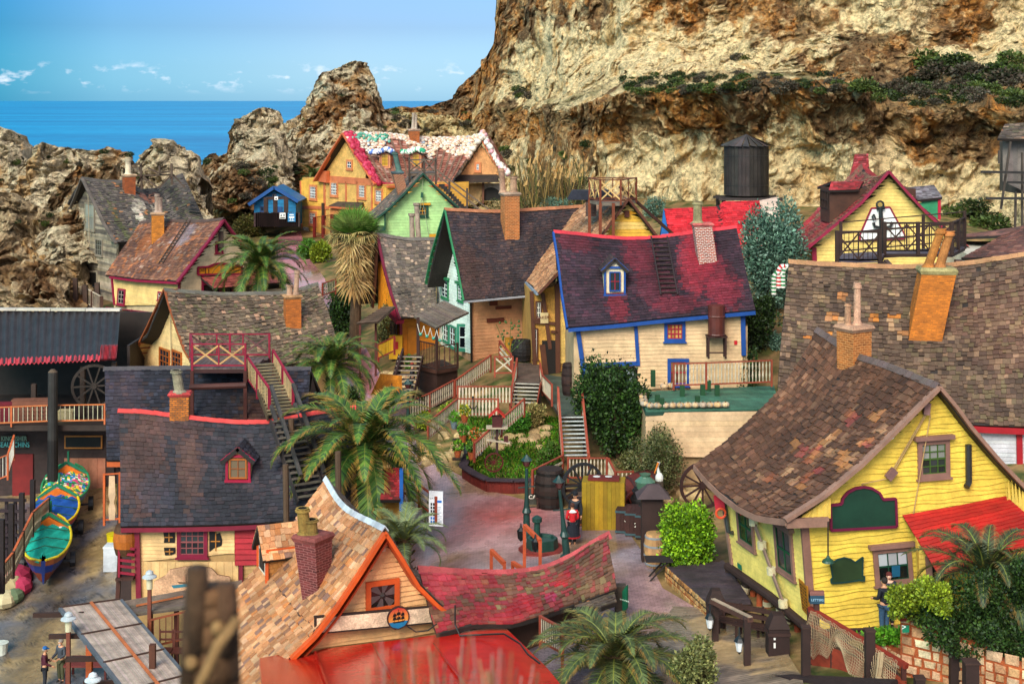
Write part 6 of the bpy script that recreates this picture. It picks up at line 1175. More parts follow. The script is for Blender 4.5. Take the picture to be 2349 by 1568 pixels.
# mint-green and dark roof house
def mint_house():
 h=House('mint_house','white-mint gabled house with large dark shingle roof and tall orange chimney',ZB(1308,735),83,9500)
 S=h.slope(zs(ZB,(1308,735),(1500,745),(1660,750),(1900,735),(2240,715)),zs(ZB,(1435,1345),(1600,1330),(1880,1305),(2020,1292)),P_DARK,l=zs(ZB,(1435,1345),(1390,1120),(1345,920),(1308,735)),w=.2,e=.19,rag=.25,wav=.3,blots=[(.15,.2,.2,.3,'5a3c34',.5),(.1,.4,.1,.3,'54382f',.5)])
 h.back(S,P_DARK);m=MB();capline(m,[p+UP*.04 for p in S.T[::4]],'b0714e',.14,.3);m.build('ridge_cap',M['shingle'],h.root)
 lr=[h.g(*p)for p in zs(ZB,(1308,740),(1265,880),(1215,1050),(1180,1228))];rr=[h.g(*p,-.03)for p in zs(ZB,(1308,740),(1345,925),(1390,1125),(1432,1345))];m=MB();bbar(m,lr,.1,.14,'2f7a4e',h.r);bbar(m,rr,.1,.1,'2f7a4e',h.r)
 L2=[p+h.r*1.1 for p in lr]
 for a,b,c,d in zip(lr,lr[1:],L2[1:],L2):m.face([a,b,c,d],hx('b5b48a'))
 for i in range(13):t=i/12*(len(lr)-1.001);j=int(t);f=t-j;m.bar(lr[j].lerp(lr[j+1],f)-UP*.04,L2[j].lerp(L2[j+1],f)-UP*.04,.1,.07,hx('2f7a4e'))
 m.bar(L2[0],L2[-1],.1,.12,hx('2f7a4e'));m.build('soffit',M['plain'],h.root);G=h.gplane(1.1)
 walls(h.root,G,[zs(ZB,(1325,860),(1255,1100),(1255,1360),(1250,1567),(1262,1640),(1485,1700),(1480,1370),(1430,1340),(1385,1130))],'dfeadd',bh=.18,wob=.012)
 ct=G(*ZB(1482,1365));SP=Plane(ct,h.a);walls(h.root,SP,[[(1079,692),(1079,838),(1222,820),(1222,676)]],'cf9468',bh=.19,wob=.012)
 a,b=G(*ZB(1260,1640)),ct;h.shell(a,b,8.2,gz(a.x,a.y)-1,ct.z-.1,h.A.z-.7,'b88a68')
 trim(h.root,[p-UP*.08 for p in S.B[::6]],.12,.1,'9a9aa0','gutter');trim(h.root,[SP(1080,690,.08),SP(1082,836,.08)],.1,.1,'1f1c1a','drain_pipe',SP.n,'metal')
 for r in((1122,690,1140,700),(1116,729,1155,738)):m=MB();pbox(m,SP,*rect_px(SP,r),.03,.12,hx('6a3020'));m.build('wall_block',M['wood'],h.root)
 m=MB();pbox(m,SP,*rect_px(SP,(1136,701,1172,708)),.03,.12,hx('6a3020'));m.build('wall_block',M['wood'],h.root)
 window(h.root,G,ZB(1288,1200)+ZB(1335,1330),'2f7a50','e0e8e0',2,4,'30404a',.1,hood='2f7a50');window(h.root,G,ZB(1398,1235)+ZB(1432,1350),'2f7a50','e0e8e0',2,4,'30404a',.1,hood='2f7a50')
 window(h.root,G,ZI(478,165)+ZI(518,290),'2f7a60','e0e8e0',2,3,'30404a',.1);window(h.root,Plane(G.p+G.n*.5,Vector((.25,1,0))),ZI(572,165)+ZI(655,350),'2f7a60','dce8e4',1,2,'11161c',.16);window(h.root,G,ZI(525,180)+ZI(568,330),'2f7a60','dce8e4',2,3,'30404a',.1)
 chimney(h.root,S.hit(*ZB(1745,948)),44,104,'b4642a','c08a58','b59a84',[(-16,14,56,'b08a70',-4),(8,16,38,'b08a70')],ang=.35,flare=1.0)
 v=empty('veranda',P(*ZI(440,470),77),'brown timber veranda with grey plank awning on the mint house','veranda')
 m=MB();boards_patch(m,Patch([P(*ZI(480,5),79.5),P(*ZI(655,85),77.8)],[P(*ZI(272,115),77.5),P(*ZI(425,195),75.6)],n=8),'7a6a5e',10);m.build('awning',M['plank'],v)
 for x,y0,y1 in((300,120,430),(430,190,470),(440,450,620),(300,430,600)):m=MB();m.bar(P(*ZI(x,y0),76.2),P(*ZI(x,y1),76.2),.16,.16,hx('3a2018'));m.build('post',M['wood'],v)
 fl=[P(*ZI(298,440),76.6),P(*ZI(430,480),75.3),P(*ZI(575,470),76.3),P(*ZI(470,430),78.5)];z=sum(p.z for p in fl)/4;m=MB();m.hexa([Vector((p.x,p.y,z-.2))for p in fl],[Vector((p.x,p.y,z))for p in fl],hx('4a2c22'));m.build('floor',M['plank'],v);q=[Vector((p.x,p.y,z))for p in fl]
 fence('veranda_railing','',[q[0],q[1]],1.35,'3f241c','4a2a20',style='slat',sp=.14,root=v);fence('veranda_railing','',[q[1],q[2]],1.25,'3f241c','4a2a20',style='baluster',sp=.3,root=v)
 part_=MB();u_=[Vector((p.x,p.y,z-.2))for p in fl];part_.hexa([Vector((p.x,p.y+.2,gz(p.x,p.y)-.3))for p in u_],[Vector((p.x,p.y+.2,p.z-.02))for p in u_],hx('3a241e'));part_.build('under_wall',M['plank'],v)
 g=empty('float_garland',P(*ZI(420,240),75.4),'rope garland with green glass floats hanging from the awning','garland');m=MB();fl2=MB()
 for i in range(4):
  a,b=P(*ZI(295+i*45,165+i*14),75.8-.1*i),P(*ZI(340+i*45,180+i*14),75.7-.1*i);pts=[a.lerp(b,t/6)-UP*(math.sin(math.pi*t/6)*.5)for t in range(7)];m.tube(pts,.02,hx('c8c0b0'),5);fl2.ball(pts[3],.1,hx('3f8a74'))
 m.build('rope',M['cloth'],g);fl2.build('float',M['glass'],g,smooth=True)
mint_house()
# tan-shingle half-timbered house
def tan_house():
 h=House('half_timbered_house','half-timbered yellow house with tan shingle roof and railed lookout on top',ZD(1005,372),77,831)
 S=h.slope([ZD(1005,372),(1385,432)],zs(ZD,(300,1118),(230,1050),(132,950)),P_TAN,l=zs(ZD,(300,1118),(420,980),(560,870),(790,665),(900,520),(1005,372)),r=[ZD(132,950),(1240,560),(1337,472),(1385,432)],w=.2,e=.24,rag=.2,wav=.4,th=.05)
 m=MB();rr=[h.g(*p)for p in zs(ZD,(1005,372),(1120,520),(1235,680),(1330,800))];L=h.r*3.2;shingles(m,Patch([rr[0],S.T[-1]],[rr[-1],rr[-1]+L],l=rr[::-1],n=20),P_TAN,w=.4,e=.3);m.build('roof',M['shingle'],h.root)
 for pts in(((300,1125),(430,990),(570,875),(795,672),(1005,382)),((1005,382),(1120,530),(1240,690))):m=MB();bbar(m,[h.g(*p,-.05)for p in zs(ZD,*pts)],.12,.24,'5a3020',h.r);m.build('bargeboard',M['wood'],h.root)
 trim(h.root,[p-UP*.06+Vector((-.06,0,0))for p in S.B[::8]],.14,.12,'8a96a4','gutter');trim(h.root,[h.g(*ZD(300,1125),-.05),h.g(*ZD(340,1085),-.05)],.1,.12,'8a96a4','gutter',h.r)
 G=h.gplane(.5);walls(h.root,G,[zs(ZD,(1003,430),(800,680),(780,760),(1260,760),(1230,700),(1120,560))],'dba03a',bh=.2,pal=[(3,'ecb440'),(2,'e8a020'),(2,'ecc46c')])
 m=MB();m.bar(G(*ZD(993,475),.15),G(*ZD(993,525),.15),.26,.12,hx('5a2c1c'));m.build('beam_end',M['wood'],h.root)
 GL=h.gplane(1.1);m=MB();wallshingle(m,GL,pick3(GL,[(1275,655),(1275,832),(1312,832),(1312,700),(1290,640)]),'d8b060',.2,.2);m.build('wall',M['shingle'],h.root)
 walls(h.root,GL,[[(1219,672),(1225,860),(1275,850),(1275,655)]],'d09a48',mat='rough',bh=.5,lap=.005)
 a,b=GL(1222,855),GL(1500,840);h.shell(a,b,5,gz(a.x,a.y)-1,GL(1220,668).z-.1,h.A.z-.8,'b88a48')
 for(x0,y0),(x1,y1),w_ in(((1219,668),(1228,860),.2),((1245,672),(1262,800),.2),((1278,650),(1280,858),.26),((1264,760),(1280,762),.14),((1222,738),(1275,742),.16),((1244,790),(1252,862),.3)):trim(h.root,[GL(x0,y0,.08),GL(x1,y1,.08)],w_,.12,'55301f','timber',GL.n)
 window(h.root,GL,(1228,690,1243,732),'55301f','d8d0c0',2,3,'1c2024',.08);window(h.root,GL,(1222,752,1234,824),'55301f','e0dcd4',1,3,'1c2024',.08)
 m=MB();pbox(m,GL,*rect_px(GL,(1239,716,1257,740)),.1,.16,hx('c9b080'));s=m.build('menu_sign',M['plain'],h.root);text_on('BAKERY',GL,(1248,728),.22,'6a3020',s,.18)
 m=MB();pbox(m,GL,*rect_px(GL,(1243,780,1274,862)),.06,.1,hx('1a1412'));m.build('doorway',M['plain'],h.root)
 r=empty('lookout_platform',P(*ZD(880,420),78),'brown railed lookout with pale cross braces on the tan roof','platform');Y0,Y1=76.5,78.5;z=lambda x,y,Y:P(*ZD(x,y),Y)
 c4=[z(785,415,Y0),z(945,410,Y0),z(1065,385,Y1),z(700,385,Y1)];zf=z(785,415,Y0).z;c4=[Vector((p.x,p.y,zf))for p in c4];m=MB();m.hexa([p-UP*.15 for p in c4],c4,hx('8a7a6a'));m.build('floor',M['plank'],r)
 H=3.3*.0+(415-235)*.293*Y0/F
 fence('','',c4+[c4[0]],H,'7a3a20','d9b070','6a3420',style='X',root=r,psz=.1)
 for p in(c4[0],c4[3],c4[0]+Vector((.7,0,0))):m=MB();m.bar(p,p-UP*2.9,.16,.16,hx('7a3a20'));m.build('leg',M['wood'],r)
 m=MB();a,b=z(935,285,78.4),z(1360,665,80);m.bar(a,b,.1,.16,hx('4a2c20'));m.bar(a-UP*1.0,b-UP*1.0,.08,.12,hx('4a2c20'));m.bar(a-UP*2.1,b-UP*2.1,.1,.22,hx('4a2c20'));[m.bar(a.lerp(b,t/9)-UP*1.9,a.lerp(b,t/9)-UP*1.9+Vector((.0,1.0,0)),.3,.05,hx('5a3828'))for t in range(10)];m.build('stair_rail',M['plank'],r)
 m=MB();brick_box(m,[P(*ZD(x,520),Y)for x,Y in((670,79),(755,79),(755,80),(670,80))],[P(*ZD(x,380),Y)for x,Y in((670,79),(755,79),(755,80),(670,80))],hx('5a3a34'));o=m.build('chimney',M['brick'],h.root);o['mortar']=[.1,.08,.07];m=MB();m.box(P(*ZD(712,385),79.5),2.6,1.3,.5,hx('2a2c38'),0,(0,0),.8);m.build('chimney_cap',M['rough'],o)
tan_house()
# red-black roof, blue trim
def blue_trim_house():
 bl=[(.78,.85,.1,.5,'9c2232',.8),(.85,.35,.13,.35,'8e2434',.75),(.7,.55,.07,.4,'9a2634',.7),(.45,.8,.1,.3,'7a2230',.7),(.28,.22,.06,.25,'8a2632',.7),(.5,.4,.12,.3,'64222e',.6),(.95,.6,.08,.3,'34202a',.8),(.6,.15,.15,.12,'8a2634',.5),(.12,.9,.12,.12,'7a2430',.5)]
 r,S,W=front_house('blue_trimmed_house','cream house with dark and red streaked shingle roof and blue trim',zs(ZD,(425,640),(600,655),(800,680),(1000,695),(1200,688),(1500,648),(1700,622),(1850,602)),(74.6,74.8),zs(ZD,(535,1388),(900,1358),(1200,1325),(1600,1288),(2000,1252)),(70,70.2),[(5,'34232c'),(4,'3e2a34'),(2,'2a1e28'),(2,'4a2a36')],l=zs(ZD,(535,1388),(495,1150),(460,850),(425,640)),r=zs(ZD,(2000,1252),(1940,1010),(1890,780),(1850,602)),zb=3.2,wallc='c9a980',blots=bl,w=.23,e=.19,rag=.08)
 m=MB();capline(m,[p+UP*.03 for p in S.T[::4]],'c8303c',.12,.35);m.build('ridge_cap',M['wood'],r);trim(r,[p+Vector((0,.05,-.14))for p in S.B[::6]],.14,.18,'16458c','fascia')
 m=MB();bbar(m,[p+Vector((-.06,0,-.05))for p in S.L[::10]],.1,.2,'16458c');m.build('bargeboard',M['plain'],r)
 walls(r,W,[[(1325,752),(1708,718),(1703,892),(1462,892),(1455,832),(1341,836)]],'dcb88c',bh=.19,wob=.02,var=.05,tilt=.01)
 for a,b,w_,c in(((1325,752),(1346,905),.22,'16458c'),((1458,745),(1464,838),.17,'16458c'),((1704,722),(1706,815),.22,'16458c'),((1341,838),(1462,833),.2,'16458c'),((1345,905),(1345,850),.24,'16458c')):trim(r,[W(*a,.06),W(*b,.06)],w_,.12,c,'post',W.n)
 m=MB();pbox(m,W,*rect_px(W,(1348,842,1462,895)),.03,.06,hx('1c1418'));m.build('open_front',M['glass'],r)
 for x,y in((1385,862),(1404,866),(1445,860)):m=MB();q=rect_px(W,(x-8,y-12,x+8,y+14));pbox(m,W,*q,.07,.1,vary(hx('8a94a0'),.2));m.build('display_item',M['cloth'],r)
 window(r,W,ZD(1285,1338)+ZD(1450,1500),'16458c','9a1830',4,3,'a87a48',.16,sw=.06);window(r,W,(1531,822,1580,885),'16458c','9a1830',2,2,'6a5038',.16)
 m=MB();pbox(m,W,*rect_px(W,ZD(1832,1490)+ZD(1856,1522)),.03,.06,hx('c8202c'));m.build('fire_sign',M['plain'],r)
 t=empty('wall_tank',W(*ZD(1690,1450),.5),'rusty brown water drum on a frame on the cream wall','tank');q=W(*ZD(1694,1450),.45);m=MB();m.lathe(q,[(.42,0),(.44,.05),(.42,.1),(.42,.9),(.45,.95),(.42,1.0),(.42,1.5)],hx('5a2a22'),14);m.build('drum',M['metal'],t);m=MB();[m.bar(q+Vector((dx,dy,0)),q+Vector((dx,dy,-1.1)),.08,.08,hx('3a201a'))for dx in(-.42,.42)for dy in(-.3,.3)];m.bar(q+Vector((-.5,0,-.04)),q+Vector((.5,0,-.04)),.7,.08,hx('3a201a'));m.bar(q+Vector((-.45,-.3,-.8)),q+Vector((.45,-.3,-.8)),.06,.06,hx('3a201a'));m.build('frame',M['wood'],t)
 dormer(r,S,ZD(898,1130),48,60,22,'e4d2b0','16458c','9a1830',P_DARK,face=Vector((.03,-1,0)),rl=2.2,glass='22282e',inner='16458c',trim='16458c',over=.16,ins=.24)
 chimney(r,S.hit(*ZD(1630,900)),43,88,'a03c20','e0d0c4','cf6a64',[(-10,21,50,'a89a70')],ang=.05,dep=.8,lean=(-12,0),flare=1.03)
 a,b=S.hit(*ZD(1245,690)),S.hit(*ZD(1325,1145));n=S.nrm*.12;u=Vector((1,0,0));m=MB()
 for d in(-.42,.42):m.bar(a+u*d+n,b+u*d+n,.07,.09,hx('2e2022'),S.nrm)
 for i in range(13):q=a.lerp(b,(i+.5)/13)+n;m.bar(q-u*.42,q+u*.42,.06,.05,hx('33241f'),S.nrm)
 tag(m.build('roof_ladder',M['wood']),'long dark ladder lying on the red and black roof of the blue-trimmed house','ladder')
 return r,S,W
BT=blue_trim_house()
# big brown roof on the right with leaning chimney
def big_roof():
 bl=[(rnd.uniform(.05,.45),rnd.uniform(.4,.95),.022,.025,rnd.choice(['d98434','c8a078','d08a50']),.9)for _ in range(16)]
 r,S,W=front_house('big_brown_roof_house','large building with weathered brown shingle roof and leaning orange chimney',[(1810,600),(1911,606),(2060,612),(2201,606),(2349,583),(2480,565)],(66,65),[(1782,925),(2000,955),(2230,974),(2349,979),(2480,985)],(60.5,59.5),P_BIG,l=[(1782,925),(1790,800),(1800,700),(1810,600)],zb=2,wallc='c8c8c8',inset_x=2.6,back=False,maxd=4.5,blots=bl+[(.8,.6,.25,.35,'8a5a44',.25)],w=.24,e=.22,rag=.3,wav=.3,th=.055,holes=.004)
 m=MB();capline(m,[p+UP*.03 for p in S.T[::4]],'b08058',.16,.4);m.build('ridge_cap',M['shingle'],r)
 trim(r,[p+Vector((0,.1,-.2))for p in S.B[::6]],.14,.26,'9a1420','fascia');walls(r,W,[[(2235,985),(2480,992),(2480,1250),(2235,1250)]],'c4c6cc',bh=.18)
 trim(r,[W(2338,985,.08),W(2340,1120,.08)],.24,.12,'9a1420','post',W.n)
 chimney(r,S.hit(2126,788),84,158,'c9701a','b0661c','a89a68',[(-22,22,92,'c07a3a',32),(6,22,86,'bf7c44',24)],ang=-.12,dep=.8,lean=(34,4),flare=.96,capw=1.12)
 return r,S
BR=big_roof()
# yellow gable house with anchor board and its deck
def anchor_house():
 h=House('anchor_house','cream-yellow gable house with red roof and anchor board, right',ZE(1095,355),81,1420)
 bl=[(rnd.random(),rnd.uniform(.05,.95),.1,.12,'b5303a',.7)for _ in range(14)]
 S=h.slope(zs(ZE,(1095,355),(1020,400),(950,400),(900,360),(885,300)),zs(ZE,(400,1008),(350,950),(305,905)),[(4,'7a5240'),(3,'8a6a50'),(3,'9c3440'),(2,'6a4038')],l=zs(ZE,(400,1008),(620,820),(880,600),(1095,355)),w=.25,e=.25,rag=.3,blots=bl,th=.06)
 h.back(S,P_RED);G=h.gplane(.5);walls(h.root,G,[zs(ZE,(1092,410),(900,620),(700,780),(515,960),(520,1080),(1640,1160),(1620,900),(1400,700))],'e8c670',bh=.2,wob=.015)
 for pts,c in((((400,1015),(620,830),(880,610),(1095,365)),'8a1838'),(((1095,365),(1250,540),(1390,690),(1510,800)),'8a1838')):m=MB();bbar(m,[h.g(*p,-.05)for p in zs(ZE,*pts)],.14,.3,c,h.r);m.build('bargeboard',M['plain'],h.root)
 trim(h.root,[G(*ZE(510,960),.06),G(*ZE(515,1075),.06)],.26,.1,'8a1838','corner_board',G.n);a,b=G(*ZE(520,1000)),G(*ZE(1640,1000));h.shell(a,b,9,a.z-4,G(*ZE(515,990)).z,h.A.z-.5,'c9a95a')
 q=Plane(G.p+G.n*.12,G.n);f=lambda*p:pick3(q,zs(ZE,*p));m=MB();o=f((960,652),(1105,645),(1220,860),(1220,890),(870,905),(870,860));m.face(o,hx('ecebe8'));m.hexa([p-q.n*.05 for p in o],[p-q.n*.004 for p in o],hx('8a1838'));s=m.build('mural_board',M['plain']);tag(s,'white trapezoid board with black anchor on the yellow gable','sign');m=MB();bbar(m,o+[o[0]],.09,.09,'8a1838',q.n);m.build('frame',M['plain'],s)
 m=MB();A=lambda x,y:q(*ZE(x,y),.15);K=hx('1f2426');m.tube([A(1030,640),A(1042,860)],.12,K,7);m.tube([A(1000,655),A(1065,650)],.09,K,6);c=A(1028,625);m.tube([c+q.u*.2*math.cos(t)+q.v*.2*math.sin(t)for t in[i*.7 for i in range(10)]],.06,K,6);m.tube([A(975,765),A(985,795),A(1042,812),A(1110,795),A(1125,760)],.09,K,6);m.tube([A(980,700),A(992,735),A(978,745),A(965,720),A(980,700)],.05,K,5);m.build('anchor',M['metal'],s)
 for nm,pts,base,c,rc in(('dormer',((630,455),(880,450)),((650,690),(830,540)),'4f3022',P_RED),):
  a=P(*ZE(632,500),82.5);w_=5.2;m=MB();k=82.5/F*.2926;x0,z1,z0=a.x,a.z,P(*ZE(632,690),82.5).z;m.hexa([Vector((x,y,z0-.6))for x,y in((x0,82.5),(x0+5,82.5),(x0+5,85),(x0,85))],[Vector((x,y,z1))for x,y in((x0,82.5),(x0+5,82.5),(x0+5,85),(x0,85))],hx('4f3022'));d=m.build('dormer',M['plank'],h.root)
  m=MB();t=[P(*ZE(645,445),83.6),P(*ZE(900,440),83.6)];b=[P(*ZE(625,512),82.2),P(*ZE(860,505),82.2)];shingles(m,Patch(t,b,n=8),P_RED,w=.25,e=.22);shingles(m,Patch(t,[Vector((p.x,85.3,p.z))for p in b],n=8),P_RED,w=.25,e=.22);m.build('dormer_roof',M['shingle'],d);m=MB();q2=Plane(Vector((x0-.02,83.7,0)),(1,0,0));[m.bar(Vector((x0-.03,y,z0+.2)),Vector((x0-.03,y,z1-.2)),.1,.06,hx('2a1a14'))for y in(82.8,83.4,84.1,84.7)];[m.bar(Vector((x0-.03,82.75,zz_)),Vector((x0-.03,84.75,zz_)),.06,.08,hx('2a1a14'))for zz_ in(z0+.2,(z0+z1)/2,z1-.2)];m.build('dormer_frame',M['wood'],d)
 m=MB();t=[P(*ZE(1240,490),85),P(*ZE(1450,470),85)];b=[P(*ZE(1320,590),83),P(*ZE(1515,565),83)];shingles(m,Patch(t,b,n=8),[(3,'6a6266'),(2,'8a8288'),(1,'4a4244')],w=.25,e=.2);o=m.build('dormer_roof',M['shingle'],h.root)
 m=MB();a,b=P(*ZE(1330,590),83.2),P(*ZE(1490,575),83.2);lo=P(*ZE(1490,740),83.2);m.hexa([Vector((x,y,lo.z))for x,y in((a.x,83.2),(b.x,83.2),(b.x,85),(a.x,85))],[Vector((x,y,b.z))for x,y in((a.x,83.2),(b.x,83.2),(b.x,85),(a.x,85))],hx('2f8a5e'));m.bar(b,lo,.16,.16,hx('b01a38'));m.bar(a,b,.12,.14,hx('b01a38'));m.build('dormer',M['wood'],h.root)
 m=MB();shingles(m,Patch([P(*ZE(830,230),92),P(*ZE(935,225),92)],[P(*ZE(780,440),90),P(*ZE(945,400),90)],n=6),P_RED,w=.25,e=.25);m.build('rear_roof',M['shingle'],h.root)
 D=empty('timber_deck',P(*ZE(700,1100),70),'dark brown raised deck with cross-braced railing over the brown roof','deck');z0=P(*ZE(690,1075),69.5).z;X=lambda x,Y,z=z0:Vector(((ZE(x,0)[0]-CX)*Y/F,Y,z))
 c=[X(690,69.5),X(1025,69.5),X(1060,70.5,z0+.35),X(1590,70.5,z0+.35),X(1690,73.5,z0+.35),X(720,73.5)]
 deck('','',c,'5f5560',root=D,plank=.2,along=(1,0,0),legc='33201a',partname='deck_board');Hh=1.25*1.9
 for seg in((c[0],c[1]),(c[2],c[3])):
  fence('','',list(seg),1.5,'33201a','33201a',style='slat',sp=.22,root=D,psz=.17);fence('','',list(seg),1.45,'33201a','3a241c',style='X',root=D,psz=.14)
 fence('','',[c[3],c[4]],1.5,'33201a','33201a',style='slat',sp=.22,root=D,psz=.16);fence('','',[c[5],c[4]+Vector((0,0,.2))],1.6,'33201a','33201a',style='rails',root=D,psz=.14)
 for x,Y,y1 in((680,69.6,1310),(1040,69.8,1340),(1640,70.6,1300)):a=X(x,Y);b=P(*ZE(x,y1),Y);m=MB();m.bar(a,b,.32,.32,hx('5a4640'));m.build('leg',M['plank'],D)
 m=MB();m.bar(X(1070,69.8),P(*ZE(1330,1340),66.5),.22,.22,hx('5a4640'));m.build('brace',M['plank'],D)
anchor_house()
# people
def cm(col,rough=.7):
 n='dyed_'+col;m=bpy.data.materials.get(n)
 if m:return m
 m,t,b=new_mat(n);no=N(t,'ShaderNodeTexNoise',Scale=7.0,Detail=4.0);r=N(t,'ShaderNodeMapRange');r.inputs[3].default_value=.7;r.inputs[4].default_value=1.25;t.links.new(no.outputs['Fac'],r.inputs[0])
 v=N(t,'ShaderNodeVectorMath',operation='SCALE');v.inputs[0].default_value=cc(col);t.links.new(r.outputs[0],v.inputs['Scale']);t.links.new(v.outputs[0],b.inputs['Base Color']);b.inputs['Roughness'].default_value=rough;return m
def skin(name,V,E,R,mat,parent,root=0,sub=2):
 me=bpy.data.meshes.new(name);me.from_pydata([tuple(v)for v in V],E,[]);me.materials.append(mat);o=bpy.data.objects.new(name,me);COL.objects.link(o);o.parent=parent
 md=o.modifiers.new('Skin','SKIN');md.use_smooth_shade=True;sv=me.skin_vertices[0].data if me.skin_vertices else None
 if sv is None:
  bm=bmesh.new();bm.from_mesh(me);bm.verts.layers.skin.verify();bm.to_mesh(me);bm.free();sv=me.skin_vertices[0].data
 for i,r in enumerate(R):sv[i].radius=(r,r)if not isinstance(r,tuple)else r;sv[i].use_root=i==root
 s2=o.modifiers.new('Sub','SUBSURF');s2.levels=sub;s2.render_levels=sub;return o
def person(label,pos,H,yaw,top='20202a',legs='2a3448',skinc='c58e6c',hair='3a2a20',hat=None,arms='down',skirt=None,shirt_len=0,beard=None,shoes='1a1614',group=None,collar=None,lean=0):
 0
 r=empty('person',pos,label,'person',group);r.rotation_euler=(0,0,yaw);k=H/1.75;V=lambda x,y,z:Vector((x*k,(y+lean*max(0,z-.9))*k,z*k))
 if arms=='down':hs=[((-.24,.0,1.13),(-.25,.05,.88)),((.24,.0,1.13),(.25,.05,.88))]
 elif arms=='fwd':hs=[((-.23,.02,1.15),(-.2,.28,1.08)),((.23,.02,1.15),(.22,.3,1.0))]
 else:hs=[((-.25,-.03,1.15),(-.12,.16,1.02)),((.25,-.03,1.15),(.12,.16,1.0))]
 vs=[V(0,0,.95),V(0,0,1.12),V(0,-.01,1.3),V(0,0,1.43),V(0,.01,1.51),V(0,.02,1.58),V(0,.02,1.66),V(0,.015,1.71)];E=[(i,i+1)for i in range(7)];R=[.13,.115,.135,.09,.05,.072,.085,.06]
 for sg,(el,ha)in zip((-1,1),hs):
  n=len(vs);vs+=[V(sg*.17,-.01,1.41),V(*el),V(*ha)];E+=[(3,n),(n,n+1),(n+1,n+2)];R+=[.06,.042,.026]
  h=V(*ha);d=(h-V(*el)).normalized();s=Vector((-sg,0,0));up=d.cross(s);m=len(vs);vs.append(h+d*.06*k);E.append((n+2,m));R.append(.034)
  for j,L in enumerate((.075,.085,.08,.065)):
   b=h+d*.09*k+up*((j-1.5)*.021*k);q=len(vs);vs+=[b,b+d*L*.5*k+s*.008*k,b+d*L*.8*k+s*.03*k];E+=[(m,q),(q,q+1),(q+1,q+2)];R+=[.01,.009,.007]
  q=len(vs);vs+=[h+d*.04*k+s*.03*k,h+d*.08*k+s*.05*k];E+=[(n+2,q),(q,q+1)];R+=[.012,.009]
  l=len(vs);vs+=[V(sg*.1,0,.88),V(sg*.1,.02,.5),V(sg*.1,-.01,.1),V(sg*.1,.0,.05),V(sg*.105,.13,.035)];E+=[(0,l),(l,l+1),(l+1,l+2),(l+2,l+3),(l+3,l+4)];R+=[.09,.06,.042,.045,.035]
 skin('body',vs,E,[x*k for x in R],cm(skinc,.5),r)
 j=[V(0,0,.92-shirt_len),V(0,0,1.12),V(0,-.01,1.3),V(0,0,1.42),V(0,.0,1.48)];JE=[(0,1),(1,2),(2,3),(3,4)];JR=[.165,.145,.165,.12,.07]
 for sg,(el,ha)in zip((-1,1),hs):n=len(j);j+=[V(sg*.18,-.01,1.41),V(*el),V(*ha)];JE+=[(3,n),(n,n+1),(n+1,n+2)];JR+=[.08,.062,.045]
 skin('jacket',j,JE,[x*k for x in JR],cm(top),r)
 if skirt:m=MB();m.lathe((0,0,0),[(.33*k,.38*k),(.28*k,.6*k),(.2*k,.85*k),(.15*k,1.0*k)],hx(skirt),16);m.lathe((0,0,0),[(.34*k,.36*k),(.34*k,.42*k)],hx('a81c22'),16);o=m.build('skirt',M['cloth']);o.parent=r
 t=[V(0,0,.95)];TE=[];TR=[.15]
 for sg in(-1,1):l=len(t);t+=[V(sg*.1,0,.86),V(sg*.1,.02,.5),V(sg*.1,-.01,.12)];TE+=[(0,l),(l,l+1),(l+1,l+2)];TR+=[.115,.085,.07]
 skin('trousers',t,TE,[x*k for x in TR],cm(legs),r)
 for sg in(-1,1):skin('shoe',[V(sg*.1,-.03,.06),V(sg*.105,.08,.04),V(sg*.105,.16,.035)],[(0,1),(1,2)],[.055*k,.05*k,.04*k],cm(shoes),r,sub=1)
 m=MB();m.ball(V(0,.0,1.675),.1*k,hx(hair),12,8,(1,1.08,.98));o=m.build('hair',M['cloth'],None,True);o.parent=r
 m=MB();S=hx(skinc);m.ball(V(0,.045,1.62),.078*k,S,12,8,(.92,.9,1.2));m.ball(V(0,.125,1.615),.016*k,S);
 for sg in(-1,1):m.ball(V(sg*.03,.108,1.645),.012*k,hx('e8e4dc'));m.ball(V(sg*.03,.117,1.645),.006*k,hx('201510'));m.ball(V(sg*.082,.03,1.63),.02*k,S,sq=(.5,1,1.4))
 m.ball(V(0,.112,1.578),.02*k,hx('8a4038'),sq=(1.3,.5,.4))
 if beard:m.ball(V(0,.07,1.555),.06*k,hx(beard),sq=(1,.8,.9))
 o=m.build('face',M['skin'],None,True);o.parent=r
 if hat:
  m=MB();m.lathe(V(0,.015,1.685),[(.105*k,0),(.11*k,.03*k),(.09*k,.09*k),(.03*k,.115*k)],hx(hat),14);m.hexa([V(-.07,.09,1.69),V(.07,.09,1.69),V(.06,.19,1.68),V(-.06,.19,1.68)],[V(-.07,.09,1.705),V(.07,.09,1.705),V(.06,.19,1.695),V(-.06,.19,1.695)],hx(hat));o=m.build('hat',M['cloth'],None,True);o.parent=r
 if collar:m=MB();m.lathe(V(0,0,1.4),[(.2*k,0),(.18*k,.03*k),(.08*k,.09*k)],hx(collar),14);o=m.build('collar',M['cloth']);o.parent=r
 return r
person('man in dark navy coat and flat cap beside the wheel and bench',G(1320,1232),1.85,2.8,top='10141f',legs='10141f',hair='14161e',hat='14161e',arms='down',shirt_len=.25)
person('woman in red top, white collar and dark skirt standing on the plaza',G(1313,1250),1.7,.15,top='c41820',legs='14141c',hair='4a2a20',skirt='1a1c26',collar='e6e2dc',arms='hold',shoes='14141a')
person('man in dark fleece and blue jeans on the yellow house terrace',G(*ZM(1410,1072)),1.82,.5,top='0e1220',legs='2c4a66',hair='2a2220',arms='fwd')
